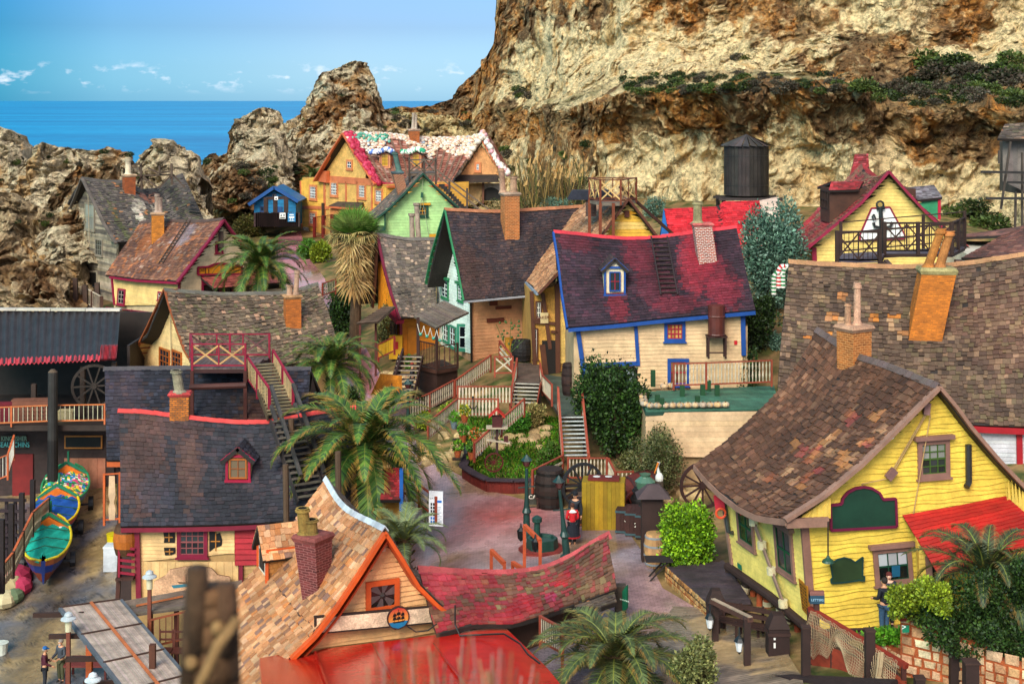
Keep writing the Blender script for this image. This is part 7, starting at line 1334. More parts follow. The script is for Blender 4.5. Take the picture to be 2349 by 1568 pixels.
person('woman with auburn hair in navy coat by the terrace bench',G(*ZM(1462,1050))+Vector((0,.4,0)),1.78,3.0,top='141a30',legs='141a2a',hair='5a2420',skinc='d8a890',arms='hold')
person('man in maroon jumper and blue cap pointing, bottom left',G(*ZG(300,1600)),1.7,-1.3,top='4a1024',legs='22242c',hair='9a9084',hat='1a5a9a',arms='fwd')
person('man in dark checked shirt and camouflage trousers, hands out',G(*ZG(410,1556)),1.78,2.6,top='3c4048',legs='4a4a30',hair='8a8078',arms='fwd',beard='c8c0b8')
person('fisherman in black jacket and white cap leaning between the boats',G(*ZG(420,760)),1.7,.6,top='1c1c20',legs='1c1c20',hair='8a8078',hat='e4e4e4',arms='fwd',lean=.35)
person('bearded sailor figure with tall red hat by the brown steps',G(*ZH(1468,735)),1.7,1.6,top='101420',legs='14141c',hair='1a1412',hat='8a3020',beard='1a1412',arms='fwd')
# plants
GREEN_=['2f4a16','3c5c1c','4b6f22','263c14']
def leafball(name,mat_cols,blobs,n,leaf,seed,parent=None,up=.4,elong=1.6):
 0
 R=random.Random(seed);vs,fs,cs=[],[],[];tot=sum(b[1][0]*b[1][1]*b[1][2]for b in blobs)
 for c,(rx,ry,rz)in blobs:
  for _ in range(max(6,int(n*rx*ry*rz/tot))):
   d=Vector((R.gauss(0,1),R.gauss(0,1),R.gauss(0,1))).normalized();t=(R.uniform(.5,1.06)if R.random()<.86 else R.uniform(1.0,1.32))**.7*(1+.16*math.sin(d.x*7+seed)*math.sin(d.z*6+d.y*5));p=Vector(c)+Vector((d.x*rx*t,d.y*ry*t,d.z*rz*t))
   a=(Vector((R.gauss(0,1),R.gauss(0,1),R.gauss(0,1)))+d*1.2+UP*up).normalized();s=a.cross(Vector((R.gauss(0,1),R.gauss(0,1),R.gauss(0,1)))).normalized();L=leaf*R.uniform(.6,1.3);w_=L/elong*.5;k=len(vs)
   vs+=[p-s*w_*.3,p+a*L*.5-s*w_,p+a*L,p+a*L*.5+s*w_];fs.append((k,k+1,k+2,k+3));k_=.62+.55*(.5+.5*math.sin(d.x*5+seed)*math.cos(d.z*6+d.y*4+seed));cs.append(tuple(q_*k_*1.15 for q_ in vary(hx(R.choice(mat_cols)),.25,R)))
 m=MB();m.v=vs;m.f=fs;m.c=cs;return m.build(name,M['leaf'],parent)
def bush(name,label,cat,px,r,cols=None,n=5000,leaf=.14,seed=1,group=None,stem=True,lobes=7,base=None,up=.4,squash=.75,elong=1.6,Y=None):
 0
 b=base if base is not None else(G(*px)if Y is None else P(px[0],px[1],Y));k=b.y/F;R=random.Random(seed);root=empty(name,b,label,cat,group);W_,H_=r[0]*k,r[1]*k;bl=[(b+UP*H_*.5,(W_*.64,W_*.62,H_*.44))]
 for i in range(lobes):t=R.uniform(0,6.28);rr=R.uniform(.4,.92);q=b+Vector((math.cos(t)*W_*rr,math.sin(t)*W_*rr*.8,H_*R.uniform(.25,.82)));s=R.uniform(.2,.46);bl.append((q,(W_*s,W_*s,H_*s*squash)))
 leafball('foliage',cols or GREEN_,bl,n,leaf,seed,root,up,elong)
 if stem:m=MB();[m.tube([b-UP*.1,b+Vector((math.cos(t)*W_*.15,math.sin(t)*W_*.15,H_*.3)),b+Vector((math.cos(t)*W_*.5,math.sin(t)*W_*.4,H_*.7))],[W_*.06+.02,W_*.045+.01,.015],hx('4a3826'),6)for t in(0.3,2.2,4.4)];m.build('stem',M['rough'],root)
 return root
def frond(m,o,az,el,L,droop,cols,R,wid=.32,n=40,dry=.25):
 pts=[];d=Vector((math.cos(az),math.sin(az),0));p=Vector(o);a=el
 for i in range(n+1):pts.append(Vector(p));p=p+(d*math.cos(a)+UP*math.sin(a))*(L/n);a-=droop/n*(.5+1.4*i/n)
 m.tube(pts[::4]+[pts[-1]],[.035*(1-.8*i/(len(pts[::4])))for i in range(len(pts[::4])+1)],hx('7a8038'),4,False);side=d.cross(UP)
 for i in range(2,n):
  t=i/n;c0=pts[i];fw=(pts[i+1]-pts[i-1]).normalized();nn=side.cross(fw);l=L*wid*math.sin(math.pi*min(1,(t*.9+.12)))**.6*(1-.35*t);base=hx(R.choice(cols));tip=mixc(base,hx('b8843a'),dry*R.uniform(.2,1.6)if dry else 0)
  for sg in(-1,1):
   for h in(0,.5):
    q=c0+fw*(L/n)*h;dr=(side*sg*.85+fw*(.55+.5*t)+nn*R.uniform(.0,.35)).normalized();w_=fw*(L/n*.55);mid=q+dr*l*.55;e=q+dr*l*R.uniform(.85,1.1)-UP*l*.16;k=len(m.v)
    m.v+=[q-w_*.5,q+w_*.5,mid+w_*.4-UP*l*.02,mid-w_*.4-UP*l*.02,e];m.f+=[(k,k+1,k+2,k+3),(k+3,k+2,k+4)];m.c+=[vary(base,.2,R),vary(tip,.2,R)]
def palm(label,crown,L,nf,seed,Y,cols=('3f5f22','4d6f2a','33502a','5d7a2c'),el=(-.3,1.35),dry=.25,name='date_palm',wid=.26,tr=.32):
 R=random.Random(seed);c=P(*crown,Y);b=Vector((c.x,c.y,min(gz(c.x,c.y),c.z-.4)));root=empty(name,b,label,'palm tree');m=MB();g=2.39996
 for i in range(nf):t=i/nf;e=el[0]+(el[1]-el[0])*(t**.8);frond(m,c+Vector((math.cos(i*g)*.12,math.sin(i*g)*.12,t*.25)),i*g+R.uniform(-.2,.2),e,L*R.uniform(.85,1.1)*(1 if t<.8 else.8),R.uniform(1.2,1.9),cols,R,wid,dry=dry)
 m.build('crown',M['leaf'],root);m=MB();H_=c.z-b.z;n=max(4,int(H_/.22));pr=[]
 for i in range(n+1):z=-.1+(H_+.25)*i/n;pr+=[(tr*(1+.18*math.sin(i*2.1)),z),(tr*.86,z+.08)]
 m.lathe(b,pr,hx('5a4028'),12,[vary(hx('5e432a'),.3,R)for _ in pr]);
 for i in range(int(H_*14)):a=i*g;z=H_*((i+.5)/max(1,int(H_*14)));q=b+Vector((math.cos(a)*tr,math.sin(a)*tr,z));d=Vector((math.cos(a),math.sin(a),.9));m.bar(q,q+d*.16,.1,.04,vary(hx('6e4e30'),.3,R))
 m.build('trunk',M['rough'],root);return root
palm('date palm in front of the maroon-trimmed house',(597,612),3.9,44,3,93)
palm('date palm between the mossy roof and the pink path',(762,842),3.0,46,5,72)
palm('largest date palm with brown-tipped fronds behind the tan shingle roof',(838,1030),4.4,48,8,58.5,el=(-.45,1.3),dry=.55,tr=.42)
palm('small grey-green palm beside the information board',(925,1245),1.9,26,11,53.5,('6f7c58','5d6d48','7a8a60'),(.2,1.4),.1)
palm('date palm at the bottom edge in front of the red roof',(1410,1515),3.0,40,14,43.5,('4d5a34','5f6b3c','3d4a2a'),(-.2,1.2),.35)
palm('young palm before the red porch roof of the yellow house',(2262,1330),2.5,26,17,41.5,('3c4a2c','4a5636','2f3c26'),(.2,1.45),.3)
palm('distant palm left of the candy-roofed house',(722,412),2.4,26,19,141,('5a6a34','4a5a2c'),(0,1.4),.1)
def fan_palm():
 R=random.Random(4);c=P(*ZB(700,960),88);b=Vector((c.x,c.y,gz(c.x,c.y)));root=empty('fan_palm',b,'tall fan palm with straw-coloured dead skirt by the narrow yellow house','palm tree');m=MB()
 def fan(o,d,r,col,n=22,droop=.2):
  d=d.normalized();s=d.cross(UP);s=s.normalized()if s.length>.05 else Vector((1,0,0));u=s.cross(d)
  for i in range(n):a=(i/(n-1)-.5)*2.9;e=(d*math.cos(a)+s*math.sin(a)).normalized();k=len(m.v);w_=s.cross(e)*.0+e.cross(u)*.045;t=o+e*r*R.uniform(.85,1.1)-UP*droop*r*R.uniform(.3,1.2);m.v+=[o-w_*.3,o+e*r*.55-w_,t,o+e*r*.55+w_];m.f.append((k,k+1,k+2,k+3));m.c.append(vary(hx(col),.25,R))
 for i in range(46):
  a=i*2.4;e=-.1+1.5*i/46;d=Vector((math.cos(a)*math.cos(e),math.sin(a)*math.cos(e),math.sin(e)));o=c+d*R.uniform(.6,1.0);m.tube([c,o],.025,hx('8a8a4a'),4,False);fan(o+UP*.35,d+UP*.25,R.uniform(1.1,1.5),R.choice(['6f8f3c','55802c','7f9048'])if i>12 else'b5a064',droop=.08 if i>10 else.5)
 m.build('crown',M['leaf'],root);m=MB()
 for i in range(84):
  a=R.uniform(0,6.28);z=R.uniform(-.2,.2)if i<36 else R.uniform(-2.4,-.6);q=c+Vector((math.cos(a)*R.uniform(.2,.8 if i<36 else.5),math.sin(a)*R.uniform(.3,1.2 if i<36 else.6),z));m.tube([c+UP*min(0,z+.6),q+UP*.1,q-UP*.9],.02,hx('c09a60'),4,False);fan(q,Vector((math.cos(a)*.25,math.sin(a)*.25,-1)),R.uniform(.9,1.5),R.choice(['c8a468','b08a50','d4b47c','9a7848']),12,.3)
 m.build('dead_skirt',M['leaf'],root);m=MB();m.tube([b-UP*.2,b.lerp(c,.5)+Vector((.1,0,0)),c],[.42,.33,.3],hx('5a4430'),12);m.build('trunk',M['rough'],root)
fan_palm()
LIME=['6f9a12','86b41c','5a8210','9cc428','3f6010'];OLIVE=['5a5c30','6d6e3e','47482a','7a7a50'];BLUEG=['4a6a58','5c7d68','3a5648','7a9a86'];DKG=['203414','2c4418','3a5520','182a10'];YEL=['7a8a1c','98a82c','5f7018']
def hedge():
 b=G(*ZJ(1660,1120));root=empty('round_hedge',b,'large clipped bright lime-green hedge beside the yellow house','hedge');k=b.y/F*.2926;W_,H_=225*k,540*k
 R=random.Random(9);bl=[(b+Vector((x*W_*.36,y*W_*.36,H_*(.3+.3*z))),(W_*.5,W_*.48,H_*.28))for x in(-1,0,1)for y in(-1,1)for z in(0,1)]+[(b+Vector((R.uniform(-.8,.8)*W_,R.uniform(-.8,.3)*W_,H_*R.uniform(.15,.95))),(W_*.2,W_*.2,H_*.08))for _ in range(26)];leafball('foliage',LIME,bl,16000,.13,5,root);m=MB();m.tube([b-UP*.1,b+UP*H_*.5],.1,hx('4a3826'),8);m.build('stem',M['rough'],root)
hedge()
BU=[('laurel_bush','big glossy dark green bush beside the blue-trimmed house stairs','bush',(1418,1052),(92,222),DKG+['3f5f24'],15000,.17,2),('olive_shrub','loose grey-olive shrub left of the pumpkin terrace wall','shrub',(1520,1135),(72,150),OLIVE+['2f4016'],9000,.1,3),('juniper_tree','large blue-green juniper right of the red and black roof','tree',(1765,720),(78,240),BLUEG,14000,.24,4),('green_shrub','low green shrub by the porch of the candy-roofed house','shrub',(705,595),(24,46),['3f6a1c','4f7f22'],2500,.2,6),('yellow_shrub','yellow-green shrub beside the fan palm','shrub',(738,602),(26,50),YEL,2500,.2,7),('laurel_bush','green bush peeping behind the railed platform','bush',(668,868),(58,90),['2c4a1c','3f6024'],5000,.14,8),('dark_bush','dark bush under the fan palm','bush',(790,775),(38,110),DKG,5000,.2,9),('dark_bush','dark bush right of the blue-trimmed house wall','bush',(1745,800),(40,120),DKG+['3a4a34'],5000,.17,10),('cypress','dark young cypress in front of the terrace railing','tree',(1706,945),(26,165),DKG,5000,.12,11),('dark_bush','dark green bush between terrace wall and big shingle roof','bush',(1680,1030),(45,95),DKG,5000,.13,12),('brown_shrub','brown hillside shrub beside the blue hut','shrub',(565,545),(42,50),['5a5a24','47481c','6d6030'],3500,.2,13),('dark_bush','dark bush right of the blue hut','bush',(688,495),(18,60),DKG,2000,.2,14),('potted_shrub','narrow shrub beside the brown veranda steps','shrub',(936,850),(8,36),['3f6a1c','5a8a28'],900,.12,15),('olive_shrub','small olive tree beside the shelter under the fan palm','tree',(885,812),(24,110),OLIVE,3000,.12,16),('bottom_shrub','pale leafy shrub at the bottom edge beside the boardwalk','shrub',(1600,1600),(62,120),['6d7040','565a30','8a8a50'],6000,.11,18),('green_shrub','green shrub right of the bird house fence','shrub',(1185,1000),(30,55),['3f7a1c','5f9a28','2f5a16'],3000,.1,20),('yellow_shrub','yellow flowering plants along the ramp fence','shrub',(1035,965),(40,36),YEL+['4a7a20'],3000,.1,21),('green_shrub','low flowering shrub inside the corner of the red planter wall','shrub',(1098,1075),(22,42),['5f8a22','9aa82c','3f6a1c'],2500,.1,22),('dry_grass','dry grass clump between the shrubs in the garden','plant',(1225,985),(26,60),['8a7a4a','6d6a3a','a8965c'],2500,.16,23)]
BU+=[('green_shrub',l_,'shrub',p_,r_,c_,n_,.12,80+i_)for i_,(l_,p_,r_,c_,n_)in enumerate((('green shrub at the foot of the ramp fence',(1010,895),(26,36),DKG,1800),('yellow-green shrub below the small terrace',(975,985),(24,34),YEL,1500),('low shrub under the mint house veranda',(985,880),(16,30),['3f6a1c','5a8a28'],1200),('brownish shrub behind the lying barrel',(1440,1075),(24,40),OLIVE,1500),('green bush by the pink path bend',(800,930),(36,46),DKG,2600),('dense green shrub left of the fan palm trunk',(775,700),(34,60),['3f6a1c','2f5018'],2600),('grey-green plant right of the cypress',(1775,800),(18,40),BLUEG,1200),('green undergrowth beside the maroon-trimmed house',(545,690),(50,50),DKG,2600),('pale hillside shrub above the mint house roof',(1290,500),(40,46),BLUEG,2200),('blue-green juniper left of the red roofed hall',(1500,500),(34,50),BLUEG,2200),('green hillside shrub under the green gable house',(1120,560),(40,50),DKG,2000),('garden shrub beside the tall stair foot',(1265,1075),(26,60),['3f6a1c','4a5a24'],2400),('brown brushwood among the reeds at left',(1225,470),(50,60),['4a4030','5a4c38','3f4420'],3000),('brown brushwood among the reeds at right',(1310,470),(46,56),['54462f','5a4c38','3a3a20'],3000),('dark hillside scrub below the candy-roofed house',(1190,500),(60,50),['4a4a28','5a4a30','3a4a1c'],3000)))]
for a in BU:bush(a[0],a[1],a[2],a[3],a[4],a[5],a[6],a[7],a[8],lobes=9 if a[6]>4000 else 5,elong=2.4 if'juniper' in a[0]or'grass' in a[0]else 1.6,up=.9 if'cypress' in a[0]or'grass' in a[0]else.4)
for i,(x,y,w_,h_)in enumerate(((2085,1400,48,60),(2140,1440,60,95),(2215,1440,75,120),(2300,1460,80,150),(2215,1510,90,90),(2330,1530,60,110),(2150,1400,40,60),(2345,1400,50,120))):
 q=P(x,y,40.5-(.0 if i<4 else.6));bush('juniper_bush',['lime juniper at the left end of the stone planter wall','yellow-green juniper above the stone wall','dark juniper mound behind the stone wall','large dark juniper at the right edge','hanging juniper spilling over the stone wall','juniper low at the right picture edge','small lime juniper behind the flower box','dark juniper right of the young palm'][i],'bush',(x,y),(w_,h_),YEL if i in(0,6)else(['5a6e1c','3f5518']+DKG if i==1 else DKG+['3a4f1c']),4200,.1,30+i,base=q,stem=False,lobes=8)
def scrub():
 R=random.Random(12);protos=[]
 for s,cols in((1,['2c3a16','3c4a1c','1f2c12']),(2,['4a5a24','5c6a2c','37451a']),(3,['4a4034','5a4e40','3a3a28'])):protos.append(leafball('foliage',cols,[((0,0,.45),(1,1,.6)),((.5,.2,.35),(.6,.6,.45)),((-.6,-.1,.3),(.55,.5,.4))],700,.28,s).data)
 for o in[o for o in bpy.data.objects if o.data in protos]:bpy.data.objects.remove(o)
 dg=bpy.context.evaluated_depsgraph_get();dg.update();pts=[]
 for x0,y0,x1,y1,n,s in((1430,170,1935,212,85,1.1),(1970,190,2349,240,60,1.6),(2090,140,2349,195,26,2.4),(1180,205,1230,225,5,1.6),(460,360,700,470,22,1.2),(870,250,1090,300,16,1.2),(640,200,860,300,8,.8),(0,400,430,520,14,.9),(1150,330,1350,460,12,1.6),(2180,480,2300,545,8,2.2),(20,300,300,380,10,.7),(1650,120,1720,150,2,1.6)):
  for _ in range(n):pts.append((R.uniform(x0,x1),R.uniform(y0,y1),s*R.uniform(.5,1.25)))
 for x,y,s in pts:
  d=Vector(((x-CX)/F,1,-(y-HY)/F)).normalized();hit,loc,nr,_,ob,_=sc.ray_cast(dg,Vector((0,0,CH)),d)
  if not hit or ob is None or ob.get('kind')!='structure' or ob.name.startswith('sea')or loc.y<85:continue
  o=bpy.data.objects.new('scrub_bush',R.choice(protos));COL.objects.link(o);o.location=loc-UP*.15;o.rotation_euler=(0,0,R.uniform(0,6.28));s*=.45;o.scale=(s,s,s*.8);where=('on the left half of the cliff ledge' if x<1700 else'on the cliff ledge above the water tower' if x<1960 else'on the green right end of the cliff ledge')if x>1400 and y<242 else('on the left sea rocks' if x<900 else'at the foot of the cliff')
  tag(o,'small dark scrub bush growing '+where,'bush','scrub bushes '+where)
scrub()
def E3(px,py,Y,**k):return P(px,py,Y)
def part(root,name,mat,fn):m=MB();fn(m);return m.build(name,M[mat],root)
def solo(name,label,cat,mat,fn,group=None):m=MB();fn(m);return tag(m.build(name,M[mat]),label,cat,group)
def post(root,a,b,w_,col,name='post',mat='wood'):m=MB();m.bar(a,b,w_,w_,cc(col));return m.build(name,M[mat],root)
def railtop(label,pts,H,style='picket',pc='cbb89c',rc='a8482e',name='wooden_railing',**kw):
 0
 return fence(name,label,[P(x,y,Y)-UP*H for x,y,Y in pts],H,rc,pc,rc,style=style,**kw)
# red roof, water tower and shed at the cliff foot
def back_things():
 r,S,W=front_house('red_roofed_hall','hall with bright red shingle roof below the water tower',[(1523,479),(1650,473),(1655,462),(1748,460)],92,[(1548,600),(1650,596),(1700,594),(1775,590)],87,[(4,'c4202a'),(3,'d6323a'),(1,'a81c24')],zb=6,wallc='d8c8c0',w=.3,e=.22)
 q=[P(1523,480,91.5),P(1514,560,88.5),P(1546,600,86.8)];part(r,'gable_wall','wood',lambda m:m.hexa([p+Vector((0,.4,0))for p in q],q,hx('1a5a9a')))
 part(r,'end_wall','wood',lambda m:boards(m,Plane(P(1760,480,89),(0,1,0)),[P(*p,89)for p in((1742,460),(1780,452),(1790,520),(1752,520))],'e0c8b8',.2))
 t=empty('water_tower',P(1712,450,101),'weathered dark timber water tank with conical plank roof at the cliff foot','water tower');c=P(1712,450,102);k=102/F;R=51*k;H=112*k;z0=c.z+.1
 cols=[vary(hx('2f2824'),.45)for _ in range(36)]
 m=MB();n=36
 for i in range(n):
  a0,a1=2*math.pi*i/n,2*math.pi*(i+.93)/n;f=lambda a,z,r_:Vector((c.x+r_*math.cos(a),c.y+r_*math.sin(a),z));m.hexa([f(a0,z0,R*.93),f(a1,z0,R*.93),f(a1,z0,R),f(a0,z0,R)],[f(a0,z0+H,R*.93),f(a1,z0+H,R*.93),f(a1,z0+H,R),f(a0,z0+H,R)],cols[i])
 m.lathe((c.x,c.y,z0),[(R*.92,.02),(R*.92,H)],hx('1a1816'),24);m.build('tank',M['plank'],t)
 for z in(.2,.8):part(t,'hoop','metal',lambda m:m.lathe((c.x,c.y,z0+H*z),[(R*1.015,0),(R*1.015,.06)],hx('262220'),30))
 def cone(m):
  for i in range(20):a=2*math.pi*i/20;b=a+.27;e=.1 if i%3 else.25;m.face([Vector((c.x+R*1.15*math.cos(a),c.y+R*1.15*math.sin(a),z0+H+e*.3)),Vector((c.x+R*1.15*math.cos(b),c.y+R*1.15*math.sin(b),z0+H)),Vector((c.x,c.y,z0+H+.85))],vary(hx('4a4340'),.35))
 part(t,'roof','plank',cone);part(t,'platform','plank',lambda m:[m.bar(c+Vector((-R*1.35+rnd.uniform(-.2,.2),y,-.1)),c+Vector((R*1.4+rnd.uniform(-.2,.2),y,-.1)),.3,.16,vary(hx('3a3230'),.3))for y in(-1.7,-1.2,-.6,0,.6,1.2)])
 for sx in(-1,1):
  for sy in(-1.4,1.4):p=c+Vector((sx*R*1.15,sy,0));post(t,Vector((p.x,p.y,gz(p.x,p.y))),p,.25,'2e2624','leg')
 s=empty('timber_tower',P(2320,440,88),'grey plank tower on stilts with ragged shingle roof at the right edge','tower');X=lambda x,y,Y=88:P(x,y,Y)
 part(s,'wall','plank',lambda m:boards(m,Plane(X(2320,400),(.2,1,0)),[Plane(X(2320,400),(.2,1,0))(*p)for p in((2300,318),(2300,415),(2360,445),(2460,445),(2460,310))],'7a7068',.3,vertical=True,var=.2))
 part(s,'wall_core','plank',lambda m:m.box(X(2385,440,91),4.1,3,3.2,hx('5a524c')));part(s,'roof','shingle',lambda m:shingles(m,Patch([X(2305,285,90),X(2480,270,90)],[X(2288,318,87),X(2480,322,87)],n=8),P_GREY,w=.3,e=.25,rag=.5))
 for a,b in(((2318,325),(2296,480)),((2330,440),(2328,560)),((2292,375),(2292,345)),((2345,350),(2345,600))):post(s,X(*a,86.5),X(*b,86.5),.12,'4a4038','stilt')
 part(s,'spar','plank',lambda m:[m.bar(X(*a,86),X(*b,86),.14,.14,hx('2e2a28'))for a,b in(((2250,394),(2400,397)),((2262,455),(2400,455)),((2310,418),(2400,420)))])
 h,S,_=front_house('low_shingle_house','low house with faded red-brown shingle roof at the right edge',[(2300,540),(2349,520),(2500,490)],80,[(2205,592),(2349,586),(2500,575)],75,[(4,'6a4640'),(3,'7e544a'),(2,'54403c'),(1,'9a6a5a')],zb=6,wallc='c9c0b0',w=.3,e=.25,inset_x=.8)
 g=0
 for x,y,c1 in((1775,655,'1f7a44'),(1786,640,'c01c24'),(1796,640,'1f7a44')):
  pts=[P(x,y+20,76),P(x,y-10,76)]+[P(x+10-10*math.cos(a),y-14-16*math.sin(a),76)for a in(0,.6,1.2,1.8,2.4)];q=resample(pts,16);solo('candy_cane',{0:'green and white striped candy cane post, leftmost',1:'red and white striped candy cane post between green ones',2:'green and white striped candy cane post by the brown roof'}[g],'decoration','plain',lambda m:m.tube(q,.13,hx(c1),8,cols=[hx(c1)if i%2 else hx('e4e0d8')for i in range(15)]),'striped candy canes');g+=1
 R=random.Random(5)
 def reeds(m):
  for _ in range(170):
   x=R.uniform(1190,1345);y=R.uniform(400,475);p=P(x,y,R.uniform(112,128));h_=R.uniform(.9,2.3);t=p+Vector((R.uniform(-1.1,1.1),R.uniform(-.5,.5),h_));m.tube([p-UP*1.5,p.lerp(t,.6),t],[.05,.04,.02],hx(R.choice(['8a6c3c','6a5430','a8884c','5a5a2c','4f4428'])),3,False)
   if R.random()<.5:m.tube([t,t+Vector((.15,0,.5))],[.14,.03],hx('b08a50'),4)
 tag(part(None,'reeds','leaf',reeds),kind='stuff')
back_things()
# long dark shed on the left
def dark_shed():
 r=empty('open_shed',P(100,1140,79),'long dark open shed with corrugated roof, balcony and workshops above the boats','shed');A,B=[P(-120,712,82),P(277,714,82)],[P(-120,838,77.5),P(268,822,77.5)]
 def cor(m,v0,v1,col,off=.0,u0=0,u1=1):
  n=150
  for i in range(n):
   a,b=u0+(u1-u0)*i/n,u0+(u1-u0)*(i+1)/n;f=lambda u,v:(A[0].lerp(A[1],u)*(1-v)+B[0].lerp(B[1],u)*v)+Vector((0,-.1,.06*math.sin(u*800)+off-.18*math.sin(v*math.pi)));m.face([f(a,v1),f(b,v1),f(b,v0),f(a,v0)],vary(hx(col),.08))
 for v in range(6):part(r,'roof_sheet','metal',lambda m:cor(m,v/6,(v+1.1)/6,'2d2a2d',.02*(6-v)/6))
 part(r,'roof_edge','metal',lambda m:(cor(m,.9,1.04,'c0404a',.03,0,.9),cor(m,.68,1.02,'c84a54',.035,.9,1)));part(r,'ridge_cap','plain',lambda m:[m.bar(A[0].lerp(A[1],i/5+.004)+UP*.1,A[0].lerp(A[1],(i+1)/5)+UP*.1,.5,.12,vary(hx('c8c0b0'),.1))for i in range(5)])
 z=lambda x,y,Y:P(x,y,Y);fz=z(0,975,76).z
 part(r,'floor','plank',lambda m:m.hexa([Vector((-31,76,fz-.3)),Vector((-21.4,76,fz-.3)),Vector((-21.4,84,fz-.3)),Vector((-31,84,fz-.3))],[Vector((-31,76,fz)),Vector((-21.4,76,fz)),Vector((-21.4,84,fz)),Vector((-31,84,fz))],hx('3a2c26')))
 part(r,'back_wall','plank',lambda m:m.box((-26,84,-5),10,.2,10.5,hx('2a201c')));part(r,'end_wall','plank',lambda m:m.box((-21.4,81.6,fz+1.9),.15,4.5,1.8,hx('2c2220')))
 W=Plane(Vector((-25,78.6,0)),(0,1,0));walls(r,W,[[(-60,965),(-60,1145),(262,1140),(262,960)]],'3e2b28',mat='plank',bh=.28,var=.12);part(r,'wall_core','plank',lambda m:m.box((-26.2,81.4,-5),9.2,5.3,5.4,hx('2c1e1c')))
 part(r,'garage_door','wood',lambda m:boards(m,Plane(W.p+W.n*.06,W.n),pick3(Plane(W.p+W.n*.06,W.n),[(148,1050),(242,1050),(242,1137),(150,1137)]),'b8785c',.26,vertical=True));part(r,'red_door','plain',lambda m:pbox(m,W,*rect_px(W,(30,1040,77,1140)),.04,.12,hx('7a1f1e')))
 for x,y0,y1 in((-20,700,960),(78,880,960),(190,840,960),(262,830,960)):post(r,P(x,y0+100 if x<0 else y0,78),P(x,y1,78),.25,'3a2a22')
 fence('','',[P(-60,977,75.9),P(112,970,75.9),P(240,968,75.9)],.95,'c86a3c','cfc8a8','c8703c',style='slat',sp=.24,root=r,psz=.08)
 for(x,y,w_,h_),c,nm in(((30,900,30,24),'6a1c24','box'),((75,912,56,34),'8a5a44','crate'),((150,915,26,22),'b8a070','sack'),((205,880,60,40),'2a2624','machine')):pass
 for nm,lb,p,w_,h_,c in(('litter_box','dark red box on the shed balcony',(14,930),1.1,.9,'6a1422'),('wine_rack','brown crate full of round holes on the shed balcony',(75,925),2.1,1.1,'7a4a38'),('stone_block','pale stone block on the shed balcony floor',(152,920),.8,.5,'b8a47a')):
  q=P(*p,77.2);q.z=fz;m=MB();m.box(q,w_,.6,h_,cc(c),.1,taper=.96);m.box(q+UP*h_,w_*1.02,.62,.06,vary(cc(c),.2),.1)
  if nm=='wine_rack':[m.lathe(q+Vector((-.85+i*.24,-.32,.12+j*.22)),[(.075,0),(.075,.01)],hx('140e0c'),8)for i in range(8)for j in range(4)]
  tag(m.build(nm,M['wood']),lb,nm.split('_')[0])
 wh=solo('old_cartwheel','old spoked wheel stored in the dark end of the shed','wheel','plank',lambda m:wheel(m,P(215,885,77.5),1.2,'3a302a',.3,10))
 t=solo('tall_pole','thick dark timber pole standing before the shed','post','plank',lambda m:m.lathe(P(121,1138,75.5),[(.3,-.3),(.27,3),(.25,6.6),(.1,6.75)],hx('2e2624'),12,[hx('1f1a1a'),hx('33302e'),hx('5f4c3a')]))
 for r4,lb,fr,c1,tx in(((5,998,60,1027),'dark green sign reading kingfisher and sea urchins on the shed wall','3a2c24','12282a',[('KINGFISHER',(32,1006),.36,'7aa08a'),('SEAURCHINS',(32,1020),.4,'5ac0c0')]),((148,998,235,1028),'long blank dark sign with orange frame over the garage door','c07a34','14181a',[])):
  q=Plane(W.p+W.n*.12,W.n);R4=rect_px(q,r4);s=empty('wall_sign',q.at(R4[0],R4[1]),lb,'sign');part(s,'frame','plain',lambda m:pbox(m,q,*R4,0,.05,cc(fr)));part(s,'panel','plain',lambda m:pbox(m,q,R4[0]+.08,R4[1]+.08,R4[2]-.08,R4[3]-.08,.04,.07,cc(c1)))
  for w_,at_,sz,c in tx:text_on(w_,q,at_,sz,c,s,.075,sx=.72)
def wheel(m,c,R,col,ang=0,n=12,th=.09):
 c=Vector(c);u=Vector((math.cos(ang),math.sin(ang),0));k=28;w=u.cross(UP)
 for i in range(k):
  a,b=2*math.pi*i/k,2*math.pi*(i+1)/k;f=lambda t,r,o:c+u*math.cos(t)*r+UP*math.sin(t)*r+w*o;cl=vary(cc(col),.12)
  m.hexa([f(a,R*.88,-th/2),f(a,R,-th/2),f(a,R,th/2),f(a,R*.88,th/2)],[f(b,R*.88,-th/2),f(b,R,-th/2),f(b,R,th/2),f(b,R*.88,th/2)],cl)
 for i in range(n):a=2*math.pi*i/n;m.bar(c,c+u*math.cos(a)*R*.9+UP*math.sin(a)*R*.9,R*.07,R*.07,vary(cc(col),.2),w)
 m.tube([c-w*.12,c+w*.12],R*.13,cc(col),10)
dark_shed()
